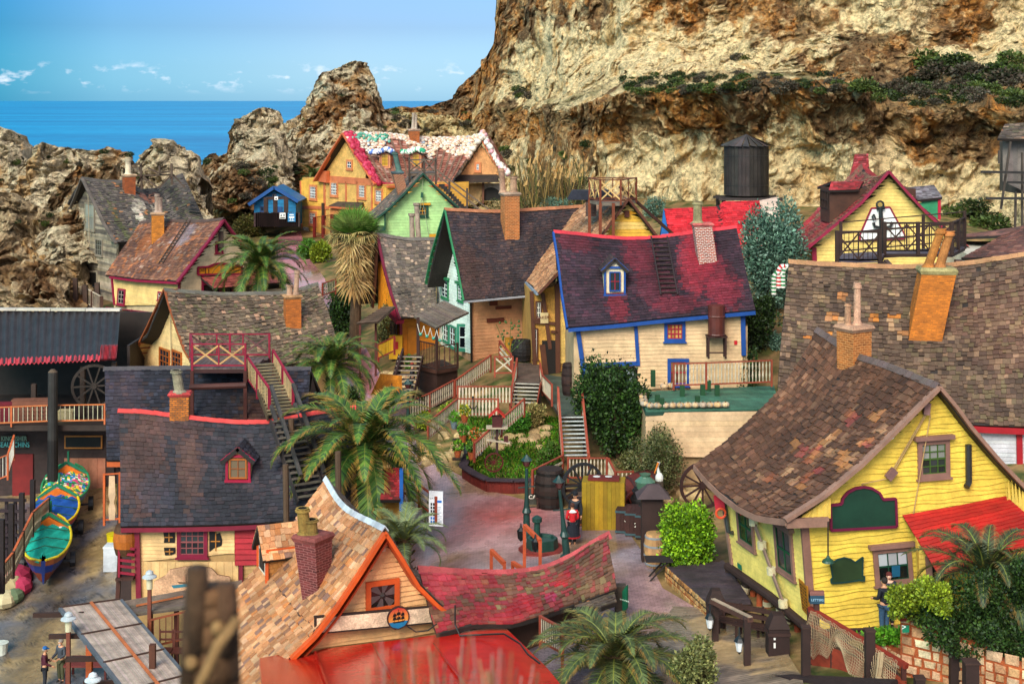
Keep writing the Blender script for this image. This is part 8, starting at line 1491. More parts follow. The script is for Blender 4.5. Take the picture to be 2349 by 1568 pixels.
# boats on the slip
def boat(label,bow,stern,wid,hull,band,trimc,tarp,bowc,group='covered boats on the slip'):
 0
 b,a=G(*bow),G(*stern);a=b+(a-b).normalized()*4.6;d=(b-a).normalized();s=Vector((-d.y,d.x,0)).normalized();r=empty('fishing_boat',a,label,'boat',group);H=1.05;n=26;lift=.45
 prof=lambda t:wid/2*max(0,math.sin(math.pi*(.02+.979*t)))**.42;sh=lambda t:.4*(1-t)**2.2+.12*t**2.5
 def ring(t):
  c=a.lerp(b,t)+UP*lift;w_=prof(t);z=H+sh(t);return[c+UP*.05,c+s*w_*.45+UP*.22,c+s*w_*.8+UP*z*.5,c+s*w_*.97+UP*z*.78,c+s*w_+UP*z]
 def side(m,sg,k0,k1,c,o=0):
  for i in range(n):
   A,B=ring(i/n),ring((i+1)/n)
   if sg<0:ca,cb=a.lerp(b,i/n),a.lerp(b,(i+1)/n);A=[p-s*2*(p-ca).dot(s)for p in A];B=[p-s*2*(p-cb).dot(s)for p in B]
   for k in range(k0,k1):m.face([A[k],B[k],B[k+1],A[k+1]],cc(c))
 part(r,'hull','metal',lambda m:[(side(m,g,0,2,bowc),side(m,g,2,3,hull),side(m,g,3,4,band))for g in(1,-1)]+[m.face([ring(1)[k]for k in range(5)]+[p-s*2*(p-b).dot(s)for p in reversed(ring(1)[1:])],cc(hull))])
 for g in(1,-1):part(r,'gunwale','plain',lambda m:m.tube([a.lerp(b,i/12)+UP*(lift+H+sh(i/12)+.02)+s*g*prof(i/12)for i in range(13)],.06,cc(trimc),6))
 st=a+UP*(lift+H+.5);part(r,'stem_post','plain',lambda m:(m.bar(a-d*.08+UP*lift*.6,st-d*.1,.07,.1,cc(bowc)),m.bar(st-d*.1,st-d*.06+UP*.6,.09,.1,hx('1a6a50'))))
 def fore(m):
  m.face([c_-d*-.03 for c_ in(a.lerp(b,.27)+s*prof(.27)+UP*(lift+H+sh(.26)),a.lerp(b,.27)-s*prof(.27)+UP*(lift+H+sh(.26)),a.lerp(b,.27)+UP*(lift+H+sh(.26)+.62))],hx('e0701c'))
  c0=a.lerp(b,.02)+UP*(lift+H+.62);c1=a.lerp(b,.26);z=lift+H+sh(.26);top=c1+UP*(z+.62)
  for g in(1,-1):m.face([c0,a.lerp(b,.13)+s*g*prof(.13)+UP*(lift+H+sh(.13)),c1+s*g*prof(.26)+UP*z,top],hx('e0701c'))
 part(r,'foredeck','plain',fore)
 for g in(1,-1):c1=a.lerp(b,.24);part(r,'bow_coaming','plain',lambda m:m.bar(c1+UP*(lift+H+sh(.26)+.72),c1+s*g*prof(.26)*1.02+UP*(lift+H+sh(.26)),.08,.16,hx('1f7a5a')))
 V=[];nu,nv=18,26;R=random.Random(len(label))
 for j in range(nv):
  t=.24+.755*j/(nv-1)
  for i in range(nu):q=-1+2*i/(nu-1);c=a.lerp(b,t);V.append(tuple(c+s*q*prof(t)*.97+UP*(lift+H+sh(t)-.02+.26*(1-q*q)+.07*math.sin(i*1.3+j*.7)+R.uniform(-.03,.03))))
 m=MB();m.v=[Vector(v)for v in V];m.f=[(j*nu+i,j*nu+i+1,j*nu+nu+i+1,j*nu+nu+i)for j in range(nv-1)for i in range(nu-1)]
 m.c=[cc(tarp)if isinstance(tarp,str)else cc(R.choice(tarp))for _ in m.f];m.build('tarpaulin',M['cloth'],r,True)
 part(r,'rope','cloth',lambda m:[m.tube([a.lerp(b,t)+s*prof(t)*.98+UP*(lift+H+sh(t)+.05),a.lerp(b,t+.08)+UP*(lift+H+sh(t)+.42),a.lerp(b,t+.02)-s*prof(t)*.98+UP*(lift+H+sh(t)+.05)],.025,hx('2a5a44'),5)for t in(.35,.55,.75)])
 for g in(1,-1):
  part(r,'wheel','metal',lambda m:m.tube([a.lerp(b,.42)+s*g*(wid*.5-.05)+UP*.42,a.lerp(b,.42)+s*g*(wid*.5+.2)+UP*.42],.42,hx('17171a'),16))
 part(r,'trailer','metal',lambda m:(m.bar(a+d*.2+UP*.35,b-d*.5+UP*.4,.14,.14,hx('4a4a50')),m.bar(a.lerp(b,.42)-s*wid*.55+UP*.42,a.lerp(b,.42)+s*wid*.55+UP*.42,.1,.1,hx('4a4a50')),m.bar(a-d*.9+UP*.1,a+d*.2+UP*.35,.1,.1,hx('4a4a50'))))
boat('boat under turquoise tarpaulin with dark blue hull, nearest on the slip',ZG(290,975),ZG(350,640),2.2,'14307a','8a4a28','d8c020','12a08c','7a3a28')
boat('boat under deep blue tarpaulin with yellow gunwales, middle of the slip',ZG(345,730),ZG(410,430),2.3,'1a4a8a','c03a2c','e8c010','1450a0','c8c8c4')
boat('boat under patchwork tarpaulin with green nets, farthest on the slip',ZG(420,560),ZG(470,260),2.4,'1a6a5a','2a5a9a','2f8a5a',['d84a7a','e8d8c8','3a8ad0','e8c030','2f9a5a','1f7a50','2a8a60'],'1a3a6a')
fence('slip_railing','orange-topped pale board railing along the left of the slip',[P(*p)for p in((-50,1420,60),(30,1320,63.5),(75,1225,68),(112,1190,71))],1.05,'4a2c22','b8a084','c05f36',sp=.2,pw=.19,psz=.12)
for i,(x,y0,y1)in enumerate(((4,1190,1360),(26,1155,1310),(50,1130,1275),(75,1100,1240))):solo('dark_post','dark square post in the row left of the boats, number %s from the front'%('first','second','third','fourth')[i],'post','wood',lambda m:m.bar(P(x,y0,62+3*i),P(x,y1,62+3*i),.22,.22,hx('241a1c')),'dark posts left of the boats')
r=empty('jetty_frame',P(0,1300,66),'dark timber frame with stairs behind the slip railing','structure');part(r,'beam','plank',lambda m:[m.bar(P(-40,y,70),P(60,y+2,70),.12,.14,hx('33242a'))for y in(1145,1170,1195,1225,1250,1280)]+[m.bar(P(x,1150,70.2),P(x,1290,70.2),.14,.14,hx('33242a'))for x in(-20,15,35)])
fence('white_stair_rail','white picket stair railing at the left edge below the shed',[P(-20,1110,74),P(18,1095,74),P(32,1050,76)],1.2,'c05f36','d8d0c4','c05f36',style='slat',sp=.17)
solo('net_pile','pile of striped pink blanket and fishing nets on the slip edge','nets','cloth',lambda m:[m.ball(G(*ZG(x,y))+UP*.3,s,hx(c),9,6,(1,1.4,.7))for x,y,s,c in((100,900,.8,'a02848'),(130,960,.6,'c0385a'),(60,970,.8,'b8a478'),(40,1040,.6,'c8b890'),(90,1020,.5,'6a7a5a'))])
solo('red_crate','small dark red fish crate by the slip railing','crate','wood',lambda m:(m.box(G(*ZG(122,815)),.6,.5,.5,hx('7a2418')),m.box(G(*ZG(122,815))+UP*.5,.66,.56,.07,hx('8a3020'))))
solo('yellow_bucket','bright yellow bucket beside the black house wall','bucket','metal',lambda m:m.lathe(G(*ZG(765,665)),[(.3,0),(.36,.75),(.38,.78)],hx('e0c810'),12));solo('white_cooler','white chest standing against the black house wall','box','metal',lambda m:(m.box(G(*ZG(757,800)),.7,.7,1.1,hx('c8ccd4')),m.box(G(*ZG(757,800))+UP*1.1,.74,.74,.08,hx('e0e4e8'))))
solo('white_bucket','white tub at the lower left edge of the slip','bucket','metal',lambda m:m.lathe(G(*ZG(8,1370)),[(.25,0),(.3,.5),(.32,.52)],hx('d8dcd0'),12))
# reed-covered pergola in front, lamps
def pergola():
 r=empty('pergola',P(250,1500,50),'pergola with reed-matting roof panels and orange ridge battens at lower left','pergola');c=[P(138,1394,52),P(277,1375,53.5),P(402,1518,48.5),P(470,1600,46),P(330,1640,45)]
 part(r,'reed_panel','plank',lambda m:boards_patch(m,Patch([c[0],c[4]],[c[1],c[3]],n=20),'b09c90',60,.02));e=lambda t:(c[0].lerp(c[4],t),c[1].lerp(c[3],t))
 for t in(0,.28,.55,.8):a,b=e(t);part(r,'rafter','wood',lambda m:m.bar(a+UP*.04-(b-a)*.0,b+UP*.04,.05,.05,hx('4a342c')))
 m1,m2=e(0)[0].lerp(e(0)[1],.5),e(1)[0].lerp(e(1)[1],.5);part(r,'batten','wood',lambda m:m.bar(m1+UP*.07,m2+UP*.07,.1,.05,hx('b8683c')))
 for a,b in((c[0],c[4]),(c[1],c[3])):part(r,'edge_beam','wood',lambda m:m.bar(a-UP*.03,b-UP*.03,.12,.12,hx('5a6068')))
 for i in range(5):a,_=e(i*.22+.02);part(r,'rafter','wood',lambda m:m.bar(a-Vector((1.0,.1,.15)),a+Vector((.8,0,-.15)),.12,.16,hx('3a241c')))
 for x,Y in((205,49.5),(350,48),(270,50.5)):p=P(x,1470,Y);post(r,Vector((p.x,p.y,-6)),p+UP*-.1,.2,'b8582c' if x<300 else'5a3424')
 d=[P(285,1378,54),P(420,1345,55),P(555,1330,55.5),P(560,1375,53),P(310,1408,52.5)];part(r,'reed_panel','plank',lambda m:boards_patch(m,Patch([d[0],d[2]],[d[4],d[3]],n=12),'7a6a5e',8,.02));part(r,'batten','wood',lambda m:m.bar(P(312,1392,53.2)+UP*.06,P(420,1370,53.8)+UP*.06,.08,.05,hx('b8683c')))
 for x in(345,405,530):p=P(x,1400,53.5);post(r,Vector((p.x,p.y,-5)),p,.16,'5a2a20')
 fence('cafe_railing','brown slatted railing of the terrace under the pergola',[P(345,1490,52),P(430,1470,52),P(520,1460,52)],1.1,'8a4428','6a3a28',style='slat',sp=.2)
 for i,x in enumerate((378,412)):
  q=empty('wooden_chair',P(x,1520,51),('left' if not i else'right')+' dark brown wooden chair under the pergola','chair','chairs under the pergola');b=P(x,1520,51);w_=.24;part(q,'seat','wood',lambda m:m.box(b+UP*.42,.5,.5,.06,hx('5a2c20')));part(q,'backrest','wood',lambda m:(m.bar(b+Vector((-w_,.24,.45)),b+Vector((-w_,.3,1.1)),.05,.05,hx('5a2c20')),m.bar(b+Vector((w_,.24,.45)),b+Vector((w_,.3,1.1)),.05,.05,hx('5a2c20')),m.bar(b+Vector((-w_,.29,1.02)),b+Vector((w_,.29,1.02)),.12,.04,hx('5a2c20')),m.bar(b+Vector((-w_,.27,.75)),b+Vector((w_,.27,.75)),.1,.04,hx('5a2c20'))))
  for sx in(-1,1):
   for sy in(-1,1):post(q,b+Vector((sx*.22,sy*.22,0)),b+Vector((sx*.22,sy*.22,.43)),.05,'4a241a','leg')
 b=P(155,1500,51.5);t=solo('work_table','reddish plank table by the two men at lower left','table','wood',lambda m:(m.box(G(160,1560)+Vector((.8,0,.75)),1.8,1.1,.08,hx('6a2c28')),[m.box(G(160,1560)+Vector((.8+x,y,0)),.08,.08,.76,hx('5a2420'))for x in(-.8,.8)for y in(-.45,.45)]))
 for x,y,Y,lb in((157,1424,50,'left end of the reed pergola'),(343,1327,52.5,'cream wall of the black house'),(213,1565,46.5,'bottom edge beside the pergola')):
  s=empty('terrace_lamp',P(x,y,Y),'white hooded lamp on a brown post at the '+lb,'lamp','white hooded terrace lamps');p=P(x,y+10,Y);part(s,'shade','metal',lambda m:m.lathe(p+UP*.22,[(.27,0),(.26,.04),(.12,.12),(.15,.15),(.12,.22),(.03,.27)],hx('c0c8cc'),16));part(s,'lantern','glass',lambda m:m.lathe(p-UP*.2,[(.11,0),(.12,.4)],hx('c8c0a0'),12));post(s,Vector((p.x,p.y,-6)),p-UP*.18,.13,'7a4030')
pergola()
# platform and long stairs over the black roofs
def roof_stairs():
 r=empty('roof_platform',P(500,843,62),'maroon-railed plank platform above the black roofs','platform');z0=P(500,844,62).z;f=lambda x,y:PZ(x,y,z0);c=[f(441,844),f(563,844),f(618,819),f(437,819)]
 deck('','',c,'6d5a54',root=r,plank=.2,along=(0,1,0),legc='3a1c1a');rc,pc='8a1430','c0925c';fence('','',[c[0],c[1]],1.05,rc,pc,rc,style='X',root=r,psz=.09);fence('','',[c[3],c[2]],1.05,rc,'6a4040',rc,style='X',root=r,psz=.09);fence('','',[c[0],c[3]],1.05,rc,'6a4040',rc,style='rails',root=r,psz=.09)
 for p in(c[0],c[1],c[2]):post(r,p-UP*.1,p-UP*2.6,.15,'4a2018','leg')
 part(r,'log_beam','wood',lambda m:m.tube([P(435,888,60.8),P(565,883,60.8)],.13,hx('4a2620'),8));s=stairs('long_stair','long weathered plank stair descending across the black roofs',P(600,832,63),P(647,950,59.3),1.15,16,'8a7a5c','5a4a34');a0,a1=P(565,862,62.3),P(618,940,59.6);b0,b1=P(627,850,63.2),P(672,928,60)
 for a,b in((a0,a1),(b0,b1)):fence('','',[a-UP*.15,b-UP*.15],1.05,rc,'c8a878',rc,style='slat',sp=.2,root=s,psz=.11,post_every=1.5);post(s,b,b-UP*1.6,.16,'4a3a2c')
 s2=stairs('lower_stair','steep lower flight of grey treads beside the large date palm',P(652,957,58.9),P(716,1142,56.3),1.15,14,'6f675c','3a3230');part(s2,'handrail','plank',lambda m:[m.bar(P(*a),P(*b),.13,.13,hx('4a4644'))for a,b in(((622,885,59.4),(690,1090,56.6)),((672,880,59.8),(745,1085,57)),((622,930,59.2),(690,1140,56.5)),((676,925,59.8),(748,1130,57)))])
 for x,y0,y1,Y in((655,1065,1195,55.5),(775,1035,1170,55),(668,960,1070,58.5)):solo('stair_post','tall timber post beside the lower stair, '+('near its foot' if x==655 else'right by the palm trunk' if x==775 else'halfway up'),'post','wood',lambda m:m.tube([P(x,y0,Y),P(x+3,y1+60,Y)],.12,hx('5a4432'),8),'posts beside the lower stair')
roof_stairs()
# stairs, decks and railings in the middle
def middle():
 d1=[PZ(1184,875,3.6),PZ(1238,875,3.6),PZ(1236,832,3.6),PZ(1176,832,3.6)];deck('boardwalk_deck','brown plank walkway between the pink wall and the half-timbered house',d1,'6a564c',plank=.2,along=(1,0,0),legs=d1[:2])
 d2=[PZ(1285,950,3.05),PZ(1340,950,3.05),PZ(1346,905,3.05),PZ(1330,855,3.05),PZ(1238,852,3.05),PZ(1244,890,3.05)];deck('boardwalk_deck','greenish plank deck before the blue-trimmed house, above the tall stair',d2,'4f5a50',plank=.2,along=(1,0,0),legs=d2[:3])
 stairs('wooden_stair','dark stair with pale nosings in the middle, up to the pink-walled house',P(1211,875,72.6),P(1202,926,71.2),1.25,6,'3a3230','8a3a28',edge='c0b8a8');stairs('wooden_stair','tall dark stair with white nosings left of the big laurel bush',P(1313,951,67),P(1322,1047,65),1.15,10,'24302c','a8482e',edge='c8ccc8')
 stairs('brown_stair','brown steps with pale edges beside the seated sailor figure',P(943,812,76),P(918,908,72.6),1.25,9,'3a2620','3a221c',edge='b0a08c');post(None,P(0,0,1),P(0,0,1)+UP*.01,.01,'3a221c')if 0 else None
 L='railing with rust-red rail and pale pickets, '
 for lb,pts,H,st in(('along the ramp beside the sailor figure',((938,921,72.5),(985,902,73.5),(1040,872,75)),.85,'picket'),('upper row behind the garden terrace',((1050,886,71),(1173,886,71)),.85,'picket'),('sloping beside the potted plants',((982,968,66.5),(1049,914,69.3)),.85,'picket'),('with anchors on the small terrace',((1049,914,69.3),(1143,915,68.8)),.85,'picket'),('left of the upper middle stair',((1186,822,74),(1170,912,71.3)),.9,'slat'),('rising past the bird house',((1088,1017,66),(1150,960,67.3),(1202,915,68.5)),.75,'picket'),('right of the upper middle stair',((1239,833,74.5),(1244,860,73),(1266,882,70)),.95,'slat'),('left rail of the tall stair',((1280,888,67.2),(1291,1037,64.8)),.95,'slat'),('right rail of the tall stair',((1336,902,67.4),(1349,1040,65)),.95,'slat'),('diagonal beside the beds',((1044,872,75),(1125,815,77)),.8,'picket'),('with pale balusters above the big wheel',((1303,1050,64.6),(1392,1050,64.6)),1.0,'baluster'),('with pale balusters turning the corner',((1396,1052,64.5),(1411,1082,63)),1.0,'baluster'),('low, behind the lying barrel',((1413,1082,63.2),(1452,1081,63.4)),.75,'baluster'),('open handrail down to the plaza',((1222,1078,62.5),(1291,1044,64.6)),.9,'rails'),('small cross-braced gate on the upper deck',((1135,818,73.5),(1176,818,73.5)),.95,'X'),('short, behind the tall plant pot',((1146,782,77),(1172,812,75)),.9,'rails'),('behind the pumpkin terrace',((1545,834,68.5),(1620,832,68.5),(1770,826,68.5)),1.15,'baluster'),('yellow-slatted, by the orange cupboard',((868,790,82),(905,772,80)),.9,'slat'),('far, beside the fan palm bushes',((740,650,95),(770,640,96)),.9,'slat'),('dark, lining the brown steps',((900,880,73),(924,800,76)),.9,'slat'),('maroon, of the balcony under the cream wall',((245,705,88),(360,718,86)),.9,'baluster'),('before the plaza board, orange',((925,1085,60),(1000,1140,57)),.9,'rails'),('short pale, left of the front palm',((1240,1413,46),(1290,1440,44.5),(1290,1480,44)),.9,'slat')):
  rc={'maro':'7a1830','dark':'3a221c','yell':'8a2a28'}.get(lb[:4],'94402c');pc={'yell':'d8a020','maro':'4a1a28','dark':'3a221c'}.get(lb[:4],'c9b9a0');railtop(L+lb if lb[:4]not in('maro','dark','yell')else'railing '+lb,pts,H,st,pc,rc,group='painted wooden railings')
 for x in(1104,1048):pass
 for x,y,Y,lb in((1085,945,68.7,'the small terrace fence'),(962,925,72.3,'the ramp fence')):p=P(x,y-8,Y);solo('anchor_ornament','small black anchor fixed on '+lb,'anchor','metal',lambda m:(m.bar(p,p+UP*.5,.05,.05,hx('15171a'),Vector((0,1,0))),m.tube([p+Vector((-.18,0,.15)),p+Vector((-.1,0,.02)),p,p+Vector((.1,0,.02)),p+Vector((.18,0,.15))],.03,hx('15171a'),5),m.ball(p+UP*.55,.06,hx('15171a'))))
 r=empty('planter_wall',G(1120,1128),'curved rust-red board planter wall with dark cap around the garden','wall');pts=[(1078,1060),(1062,1097),(1086,1113),(1118,1129),(1180,1131),(1240,1129)];q=[G(*p)for p in pts];h=.56
 for a,b in zip(q,q[1:]):part(r,'wall_panel','wood',lambda m:[m.bar(a.lerp(b,(i+.5)/12)-UP*.1,a.lerp(b,(i+.5)/12)+UP*h,(b-a).length/12*.95,.1,vary(hx('6a2018'),.15),(b-a).normalized().cross(UP))for i in range(12)]);part(r,'cap','wood',lambda m:m.bar(a+UP*(h+.03),b+UP*(h+.03),.42,.06,hx('3c3038')))
 R=random.Random(3);m=MB();V=[]
 def green(m):
  for _ in range(9000):
   x,y=R.uniform(1075,1290),R.uniform(960,1098)
   if y>1050 and x<1085:continue
   if R.random()<.35 and y>1050:continue
   b=G(x,y);a=(Vector((R.gauss(0,.5),R.gauss(0,.5),1))).normalized();s=a.orthogonal().normalized();L_=R.uniform(.08,.26);k=len(m.v);m.v+=[b-s*.02,b+s*.02,b+a*L_+s*.035,b+a*L_-s*.03];m.f.append((k,k+1,k+2,k+3));m.c.append(vary(hx(R.choice(['3f7a18','5a9a22','2c5a14','7a9a2c','6d7a30'])),.25,R))
 tag(part(None,'garden_plants','leaf',green),kind='stuff')
 def rocks(m):
  for _ in range(150):
   x,y=R.choice(((R.uniform(960,1080),R.uniform(1000,1085)),(R.uniform(1085,1260),R.uniform(985,1030)),(R.uniform(880,960),R.uniform(860,900)),(R.uniform(1440,1600),R.uniform(1110,1150))));m.ball(G(x,y),R.uniform(.12,.45),vary(hx('c8a878'),.2,R),7,5,(1,R.uniform(.7,1.2),R.uniform(.5,.8)))
 tag(part(None,'garden_stones','rough',rocks),kind='stuff')
 for i,(x,y,c)in enumerate(((1042,975,'5f9a24'),(1062,1005,'3f7a1c'),(1050,1040,'7aa82c'),(1070,1030,'a8a02c'),(1090,1012,'c06a30'),(1082,1045,'3f6a24'),(1100,1035,'9a9a34'),(1066,960,'b8b030'))):
  b=P(x,y+8,67.2-.2*(i%3));b.z=max(b.z,gz(b.x,b.y));s=empty('potted_plant',b,['leafy green pot plant high on the left','dark green pot plant in the middle of the shelf','bright green pot plant in the lowest row','yellow-leaved pot plant beside the lowest row','orange spiky pot plant at the right','small dark pot plant low on the right','pale yellow-green pot plant at the far right','yellow flowering pot plant on top by the terrace'][i],'plant','potted plants on the garden shelves');part(s,'pot','rough',lambda m:m.lathe(b,[(.12,0),(.19,.3),(.2,.34)],hx('a8552c' if i%3 else'6a7a80'),10));leafball('foliage',[c,'4a7a20'],[(b+UP*.55,(.22,.22,.22))],220,.13,60+i,s)
 solo('plant_shelf','low dark plank shelf under the potted plants','shelf','plank',lambda m:[m.bar(PZ(1038,1052-i*22,.9+i*.45),PZ(1102,1052-i*22,.9+i*.45),.4,.06,hx('3a2a20'))for i in range(3)])
 b=P(1140,1010,66.2);s=empty('bird_house',b,'red-roofed bird house on a post among the garden plants','bird house');post(s,b-UP*.6,b+UP*.6,.12,'3a2420');part(s,'tray','wood',lambda m:m.box(b+UP*.6,1.0,.6,.05,hx('b8a890')));part(s,'box','wood',lambda m:(m.box(b+UP*.65,.45,.4,.5,hx('4a1c1c')),m.box(b+Vector((.42,0,-.1)),.2,.2,.3,hx('4a1c1c'))));part(s,'roof','wood',lambda m:[m.hexa([b+Vector((sx*.38,-.3,1.1)),b+Vector((sx*.38,.3,1.1)),b+Vector((0,.3,1.45)),b+Vector((0,-.3,1.45))],[b+Vector((sx*.38,-.3,1.15)),b+Vector((sx*.38,.3,1.15)),b+Vector((0,.3,1.5)),b+Vector((0,-.3,1.5))],hx('c82a1c'))for sx in(-1,1)]);part(s,'lower_shelf','wood',lambda m:m.bar(b+Vector((-.5,0,.05)),b+Vector((.6,0,-.1)),.3,.05,hx('c0b098')))
 for x,y,Y,R_,c,lb,a,cat in((1133,1060,65.5,.42,'5a1c18','small rusty red wheel standing in the garden bed',.2,'wheel'),(1336,1112,61.8,.93,'262528','giant black spoked wheel on the plaza edge',.35,'wheel'),(1452,1162,60.5,.62,'6a2a20','red-brown cartwheel with pale spokes beside the lying barrel',.7,'wheel'),(1612,1113,60,.95,'3a1f1c','dark red cartwheel half hidden behind the yellow house roof',.15,'wheel')):solo('cart_wheel',lb,cat,'wood',lambda m:wheel(m,P(x,y,Y),R_*1.05,c,a,12,.12))
 t=empty('terrace_block',P(1560,1040,64),'cream-boarded terrace block with green plank top and pumpkins','terrace');z0=PZ(1480,942,4.0);f=[PZ(1482,942,4.0),PZ(1790,936,4.0),PZ(1775,884,4.0),PZ(1466,898,4.0)];deck('','',f,'42735e',root=t,plank=.18,along=(1,0,0),legc='23463a');W=Plane(f[0]+Vector((0,.05,0)),(.0,1,0));walls(t,W,[[(1482,946),(1790,942),(1790,1050),(1480,1046)]],'d8b48c',bh=.24,lap=.012,wob=.004);W2=Plane(f[0]+Vector((.03,0,0)),(f[3]-f[0]).cross(UP));walls(t,W2,[[(1482,946),(1466,902),(1466,990),(1482,1046)]],'c8a880',bh=.3)
 part(t,'wall_core','wood',lambda m:m.hexa([Vector((p.x,p.y+.12,gz(p.x,p.y)-.6))for p in f],[Vector((p.x,p.y+.12,3.8))for p in f],hx('b89870')))
 for i,(x,y)in enumerate([(1470+i*1.6,898+i*7.2)for i in range(6)]+[(1492+i*17.2,938-.2*i)for i in range(11)]+[(1524,893),(1540,892)]):
  b=PZ(x,y,4.0)+UP*.17;m=MB();R_=rnd.uniform(.17,.2);
  for k in range(9):a=k*2*math.pi/9;m.ball(b+Vector((math.cos(a)*R_*.45,math.sin(a)*R_*.45,0)),R_*.68,vary(hx(rnd.choice(['d8b48c','c8b098','d0a878','b8a894'])),.08),8,6,(1,1,.95))
  m.tube([b+UP*R_*.5,b+UP*R_*.95],.025,hx('6a5a3a'),5);tag(m.build('pumpkin',M['rough'],None,True),('pale pumpkin in the row along the terrace left edge' if i<6 else'pale ribbed pumpkin in the row on the terrace front edge' if i<17 else'pale pumpkin at the back left of the terrace'),'pumpkin','pumpkins on the green terrace')
 for i,(x,y)in enumerate(((1498,878),(1508,922),(1518,930),(1565,900),(1612,898),(1625,888),(1645,899),(1600,925))):solo('green_stake','short square green bollard on the terrace, '+('tall at the back left','near the front left corner','beside the front left pumpkins','back row, first','back row, second','rearmost, centre','back row, right','just behind the front pumpkins')[i],'bollard','wood',lambda m:m.box(PZ(x,y+8,4.0),.22,.22,.5 if i else.8,hx('1a4426')),'green bollards on the terrace')
 for x,y0,y1,ln,lb in((1208,1042,1232,0,'tall green lamp post left on the plaza'),(1302,1090,1290,-22,'leaning green lamp post beside the woman in red'),(936,870,1010,0,'green lamp post beside the ramp fence')):
  b=G(x,y1);k=b.y/F;H=(y1-y0)*k;s=empty('lamp_post',b,lb,'street lamp','green lamp posts');c=hx('1c3a36');L_=Vector((ln*k,0,0));f=lambda t:b+UP*H*t+L_*t
  m=MB();m.lathe(b,[(.26,0),(.26,.25),(.15,.35),(.13,H*.28),(.2,H*.31),(.12,H*.36),(.08,H*.5),(.06,H*.83)],c,12,None,(ln*k*.83,0));m.bar(f(.6)-Vector((.35,0,0)),f(.6)+Vector((.35,0,.06)),.04,.04,c);m.build('column',M['metal'],s)
  part(s,'lantern_glass','glass',lambda m:m.lathe(f(.86),[(.11,0),(.2,H*.07)],hx('4a1c1c'),6));part(s,'lantern_roof','metal',lambda m:m.lathe(f(.93),[(.25,0),(.12,.13),(.03,.24)],c,6))
 b=G(1238,1262);s=empty('water_pump',b,'green cast pump and octagonal basin on a red step in the plaza','pump');part(s,'step','rough',lambda m:m.lathe(b+Vector((.1,0,0)),[(.95,0),(.95,.12)],hx('8a3028'),8));part(s,'basin','metal',lambda m:(m.lathe(b+Vector((.1,0,.12)),[(.65,0),(.62,.4),(.5,.4),(.48,.3)],hx('1c4038'),8)));part(s,'column','metal',lambda m:m.lathe(b+Vector((-.1,.3,.12)),[(.2,0),(.14,.2),(.12,.9),(.2,.95),(.2,1.1),(.06,1.2)],hx('1c4038'),12))
 for i,(pts)in enumerate((((1203,1205,1300),(1239,1240,1305)),((1127,1262,1315),(1157,1292,1320)),((1176,1290,1320),(1200,1305,1330)))):
  s=empty('hand_rail',P(pts[0][0],pts[0][2],53),('tall','medium','low')[i]+' orange timber handrail frame behind the sagging red roof','handrail','orange handrails');(x0,a0,b0),(x1,a1,b1)=pts;A0,A1=P(x0,a0,53.5),P(x1,a1,52.5);part(s,'rail','wood',lambda m:m.bar(A0,A1,.14,.14,hx('b8502a')));[post(s,p,p-UP*1.7,.12,'b04a28')for p in(A0,A1)]
  if not i:[solo('hanging_lantern','small black lantern hung on the orange handrail, '+lr,'lantern','metal',lambda m:m.lathe(q,[(.04,0),(.12,.1),(.15,.4),(.05,.5),(.02,.65)],hx('141618'),6),'lanterns on the orange handrail')for lr,q in(('left',P(1195,1240,53.6)),('right',P(1228,1265,52.6)))]
middle()
# goods on the plaza edge
def crate(name,label,px,w_,d_,h_,col,ang=0,band=None,cat='crate',mark=None,up=0,group=None):
 b=G(*px)+UP*up;r=empty(name,b,label,cat,group);r.rotation_euler=(0,0,0);ca,sa=math.cos(ang),math.sin(ang);T=lambda x,y,z:b+Vector((x*ca-y*sa,x*sa+y*ca,z));n=max(3,int(w_/.16))
 def f(m):
  for i in range(n):
   x=-w_/2+w_*(i+.5)/n
   for y in(-d_/2,d_/2):m.bar(T(x,y,0),T(x,y,h_),w_/n*.96,.03,vary(cc(col),.2),Vector((ca,sa,0)).cross(UP))
   m.bar(T(x,-d_/2,h_),T(x,d_/2,h_),w_/n*.96,.03,vary(cc(col),.2))
  for i in range(max(2,int(d_/.16))):
   y=-d_/2+d_*(i+.5)/max(2,int(d_/.16))
   for x in(-w_/2,w_/2):m.bar(T(x,y,0),T(x,y,h_),.03,d_/max(2,int(d_/.16))*.96,vary(cc(col),.2),Vector((-sa,ca,0)))
 part(r,'box','wood',f)
 if band:
  for z in(.1,h_-.08):
   def g(m):m.hexa([T(x,y,z-.04)for x,y in((-w_/2-.04,-d_/2-.04),(w_/2+.04,-d_/2-.04),(w_/2+.04,d_/2+.04),(-w_/2-.04,d_/2+.04))],[T(x,y,z+.04)for x,y in((-w_/2-.04,-d_/2-.04),(w_/2+.04,-d_/2-.04),(w_/2+.04,d_/2+.04),(-w_/2-.04,d_/2+.04))],cc(band))
   part(r,'band','wood',g)
 if mark:q=Plane(T(0,-d_/2-.06,h_*.5),Vector((sa,-ca,0)));text_on(mark,q,T(0,-d_/2-.07,h_*.5),.24,'e8e0d0',r)
 return r
crate('cargo_crate','dark crate with pale bands reading CARGO at the planter wall end',ZJ(492,628),.75,.6,.95,'3f4038',.05,'6a5a40',mark='CARGO')
crate('yellow_crate','tall mustard-yellow plank crate in front of the big wheel',ZJ(1010,800),1.75,1.0,2.0,'9a7a14',-.12)
crate('small_crate','small dark brown banded box between couple and yellow crate',ZJ(866,780),.75,.6,1.1,'2e1a18',-.1,'8a4a28')
crate('grey_crate','weathered grey-brown crate behind the small dark box',ZJ(860,690),.9,.7,.9,'5a463c',.1,'7a6a58')
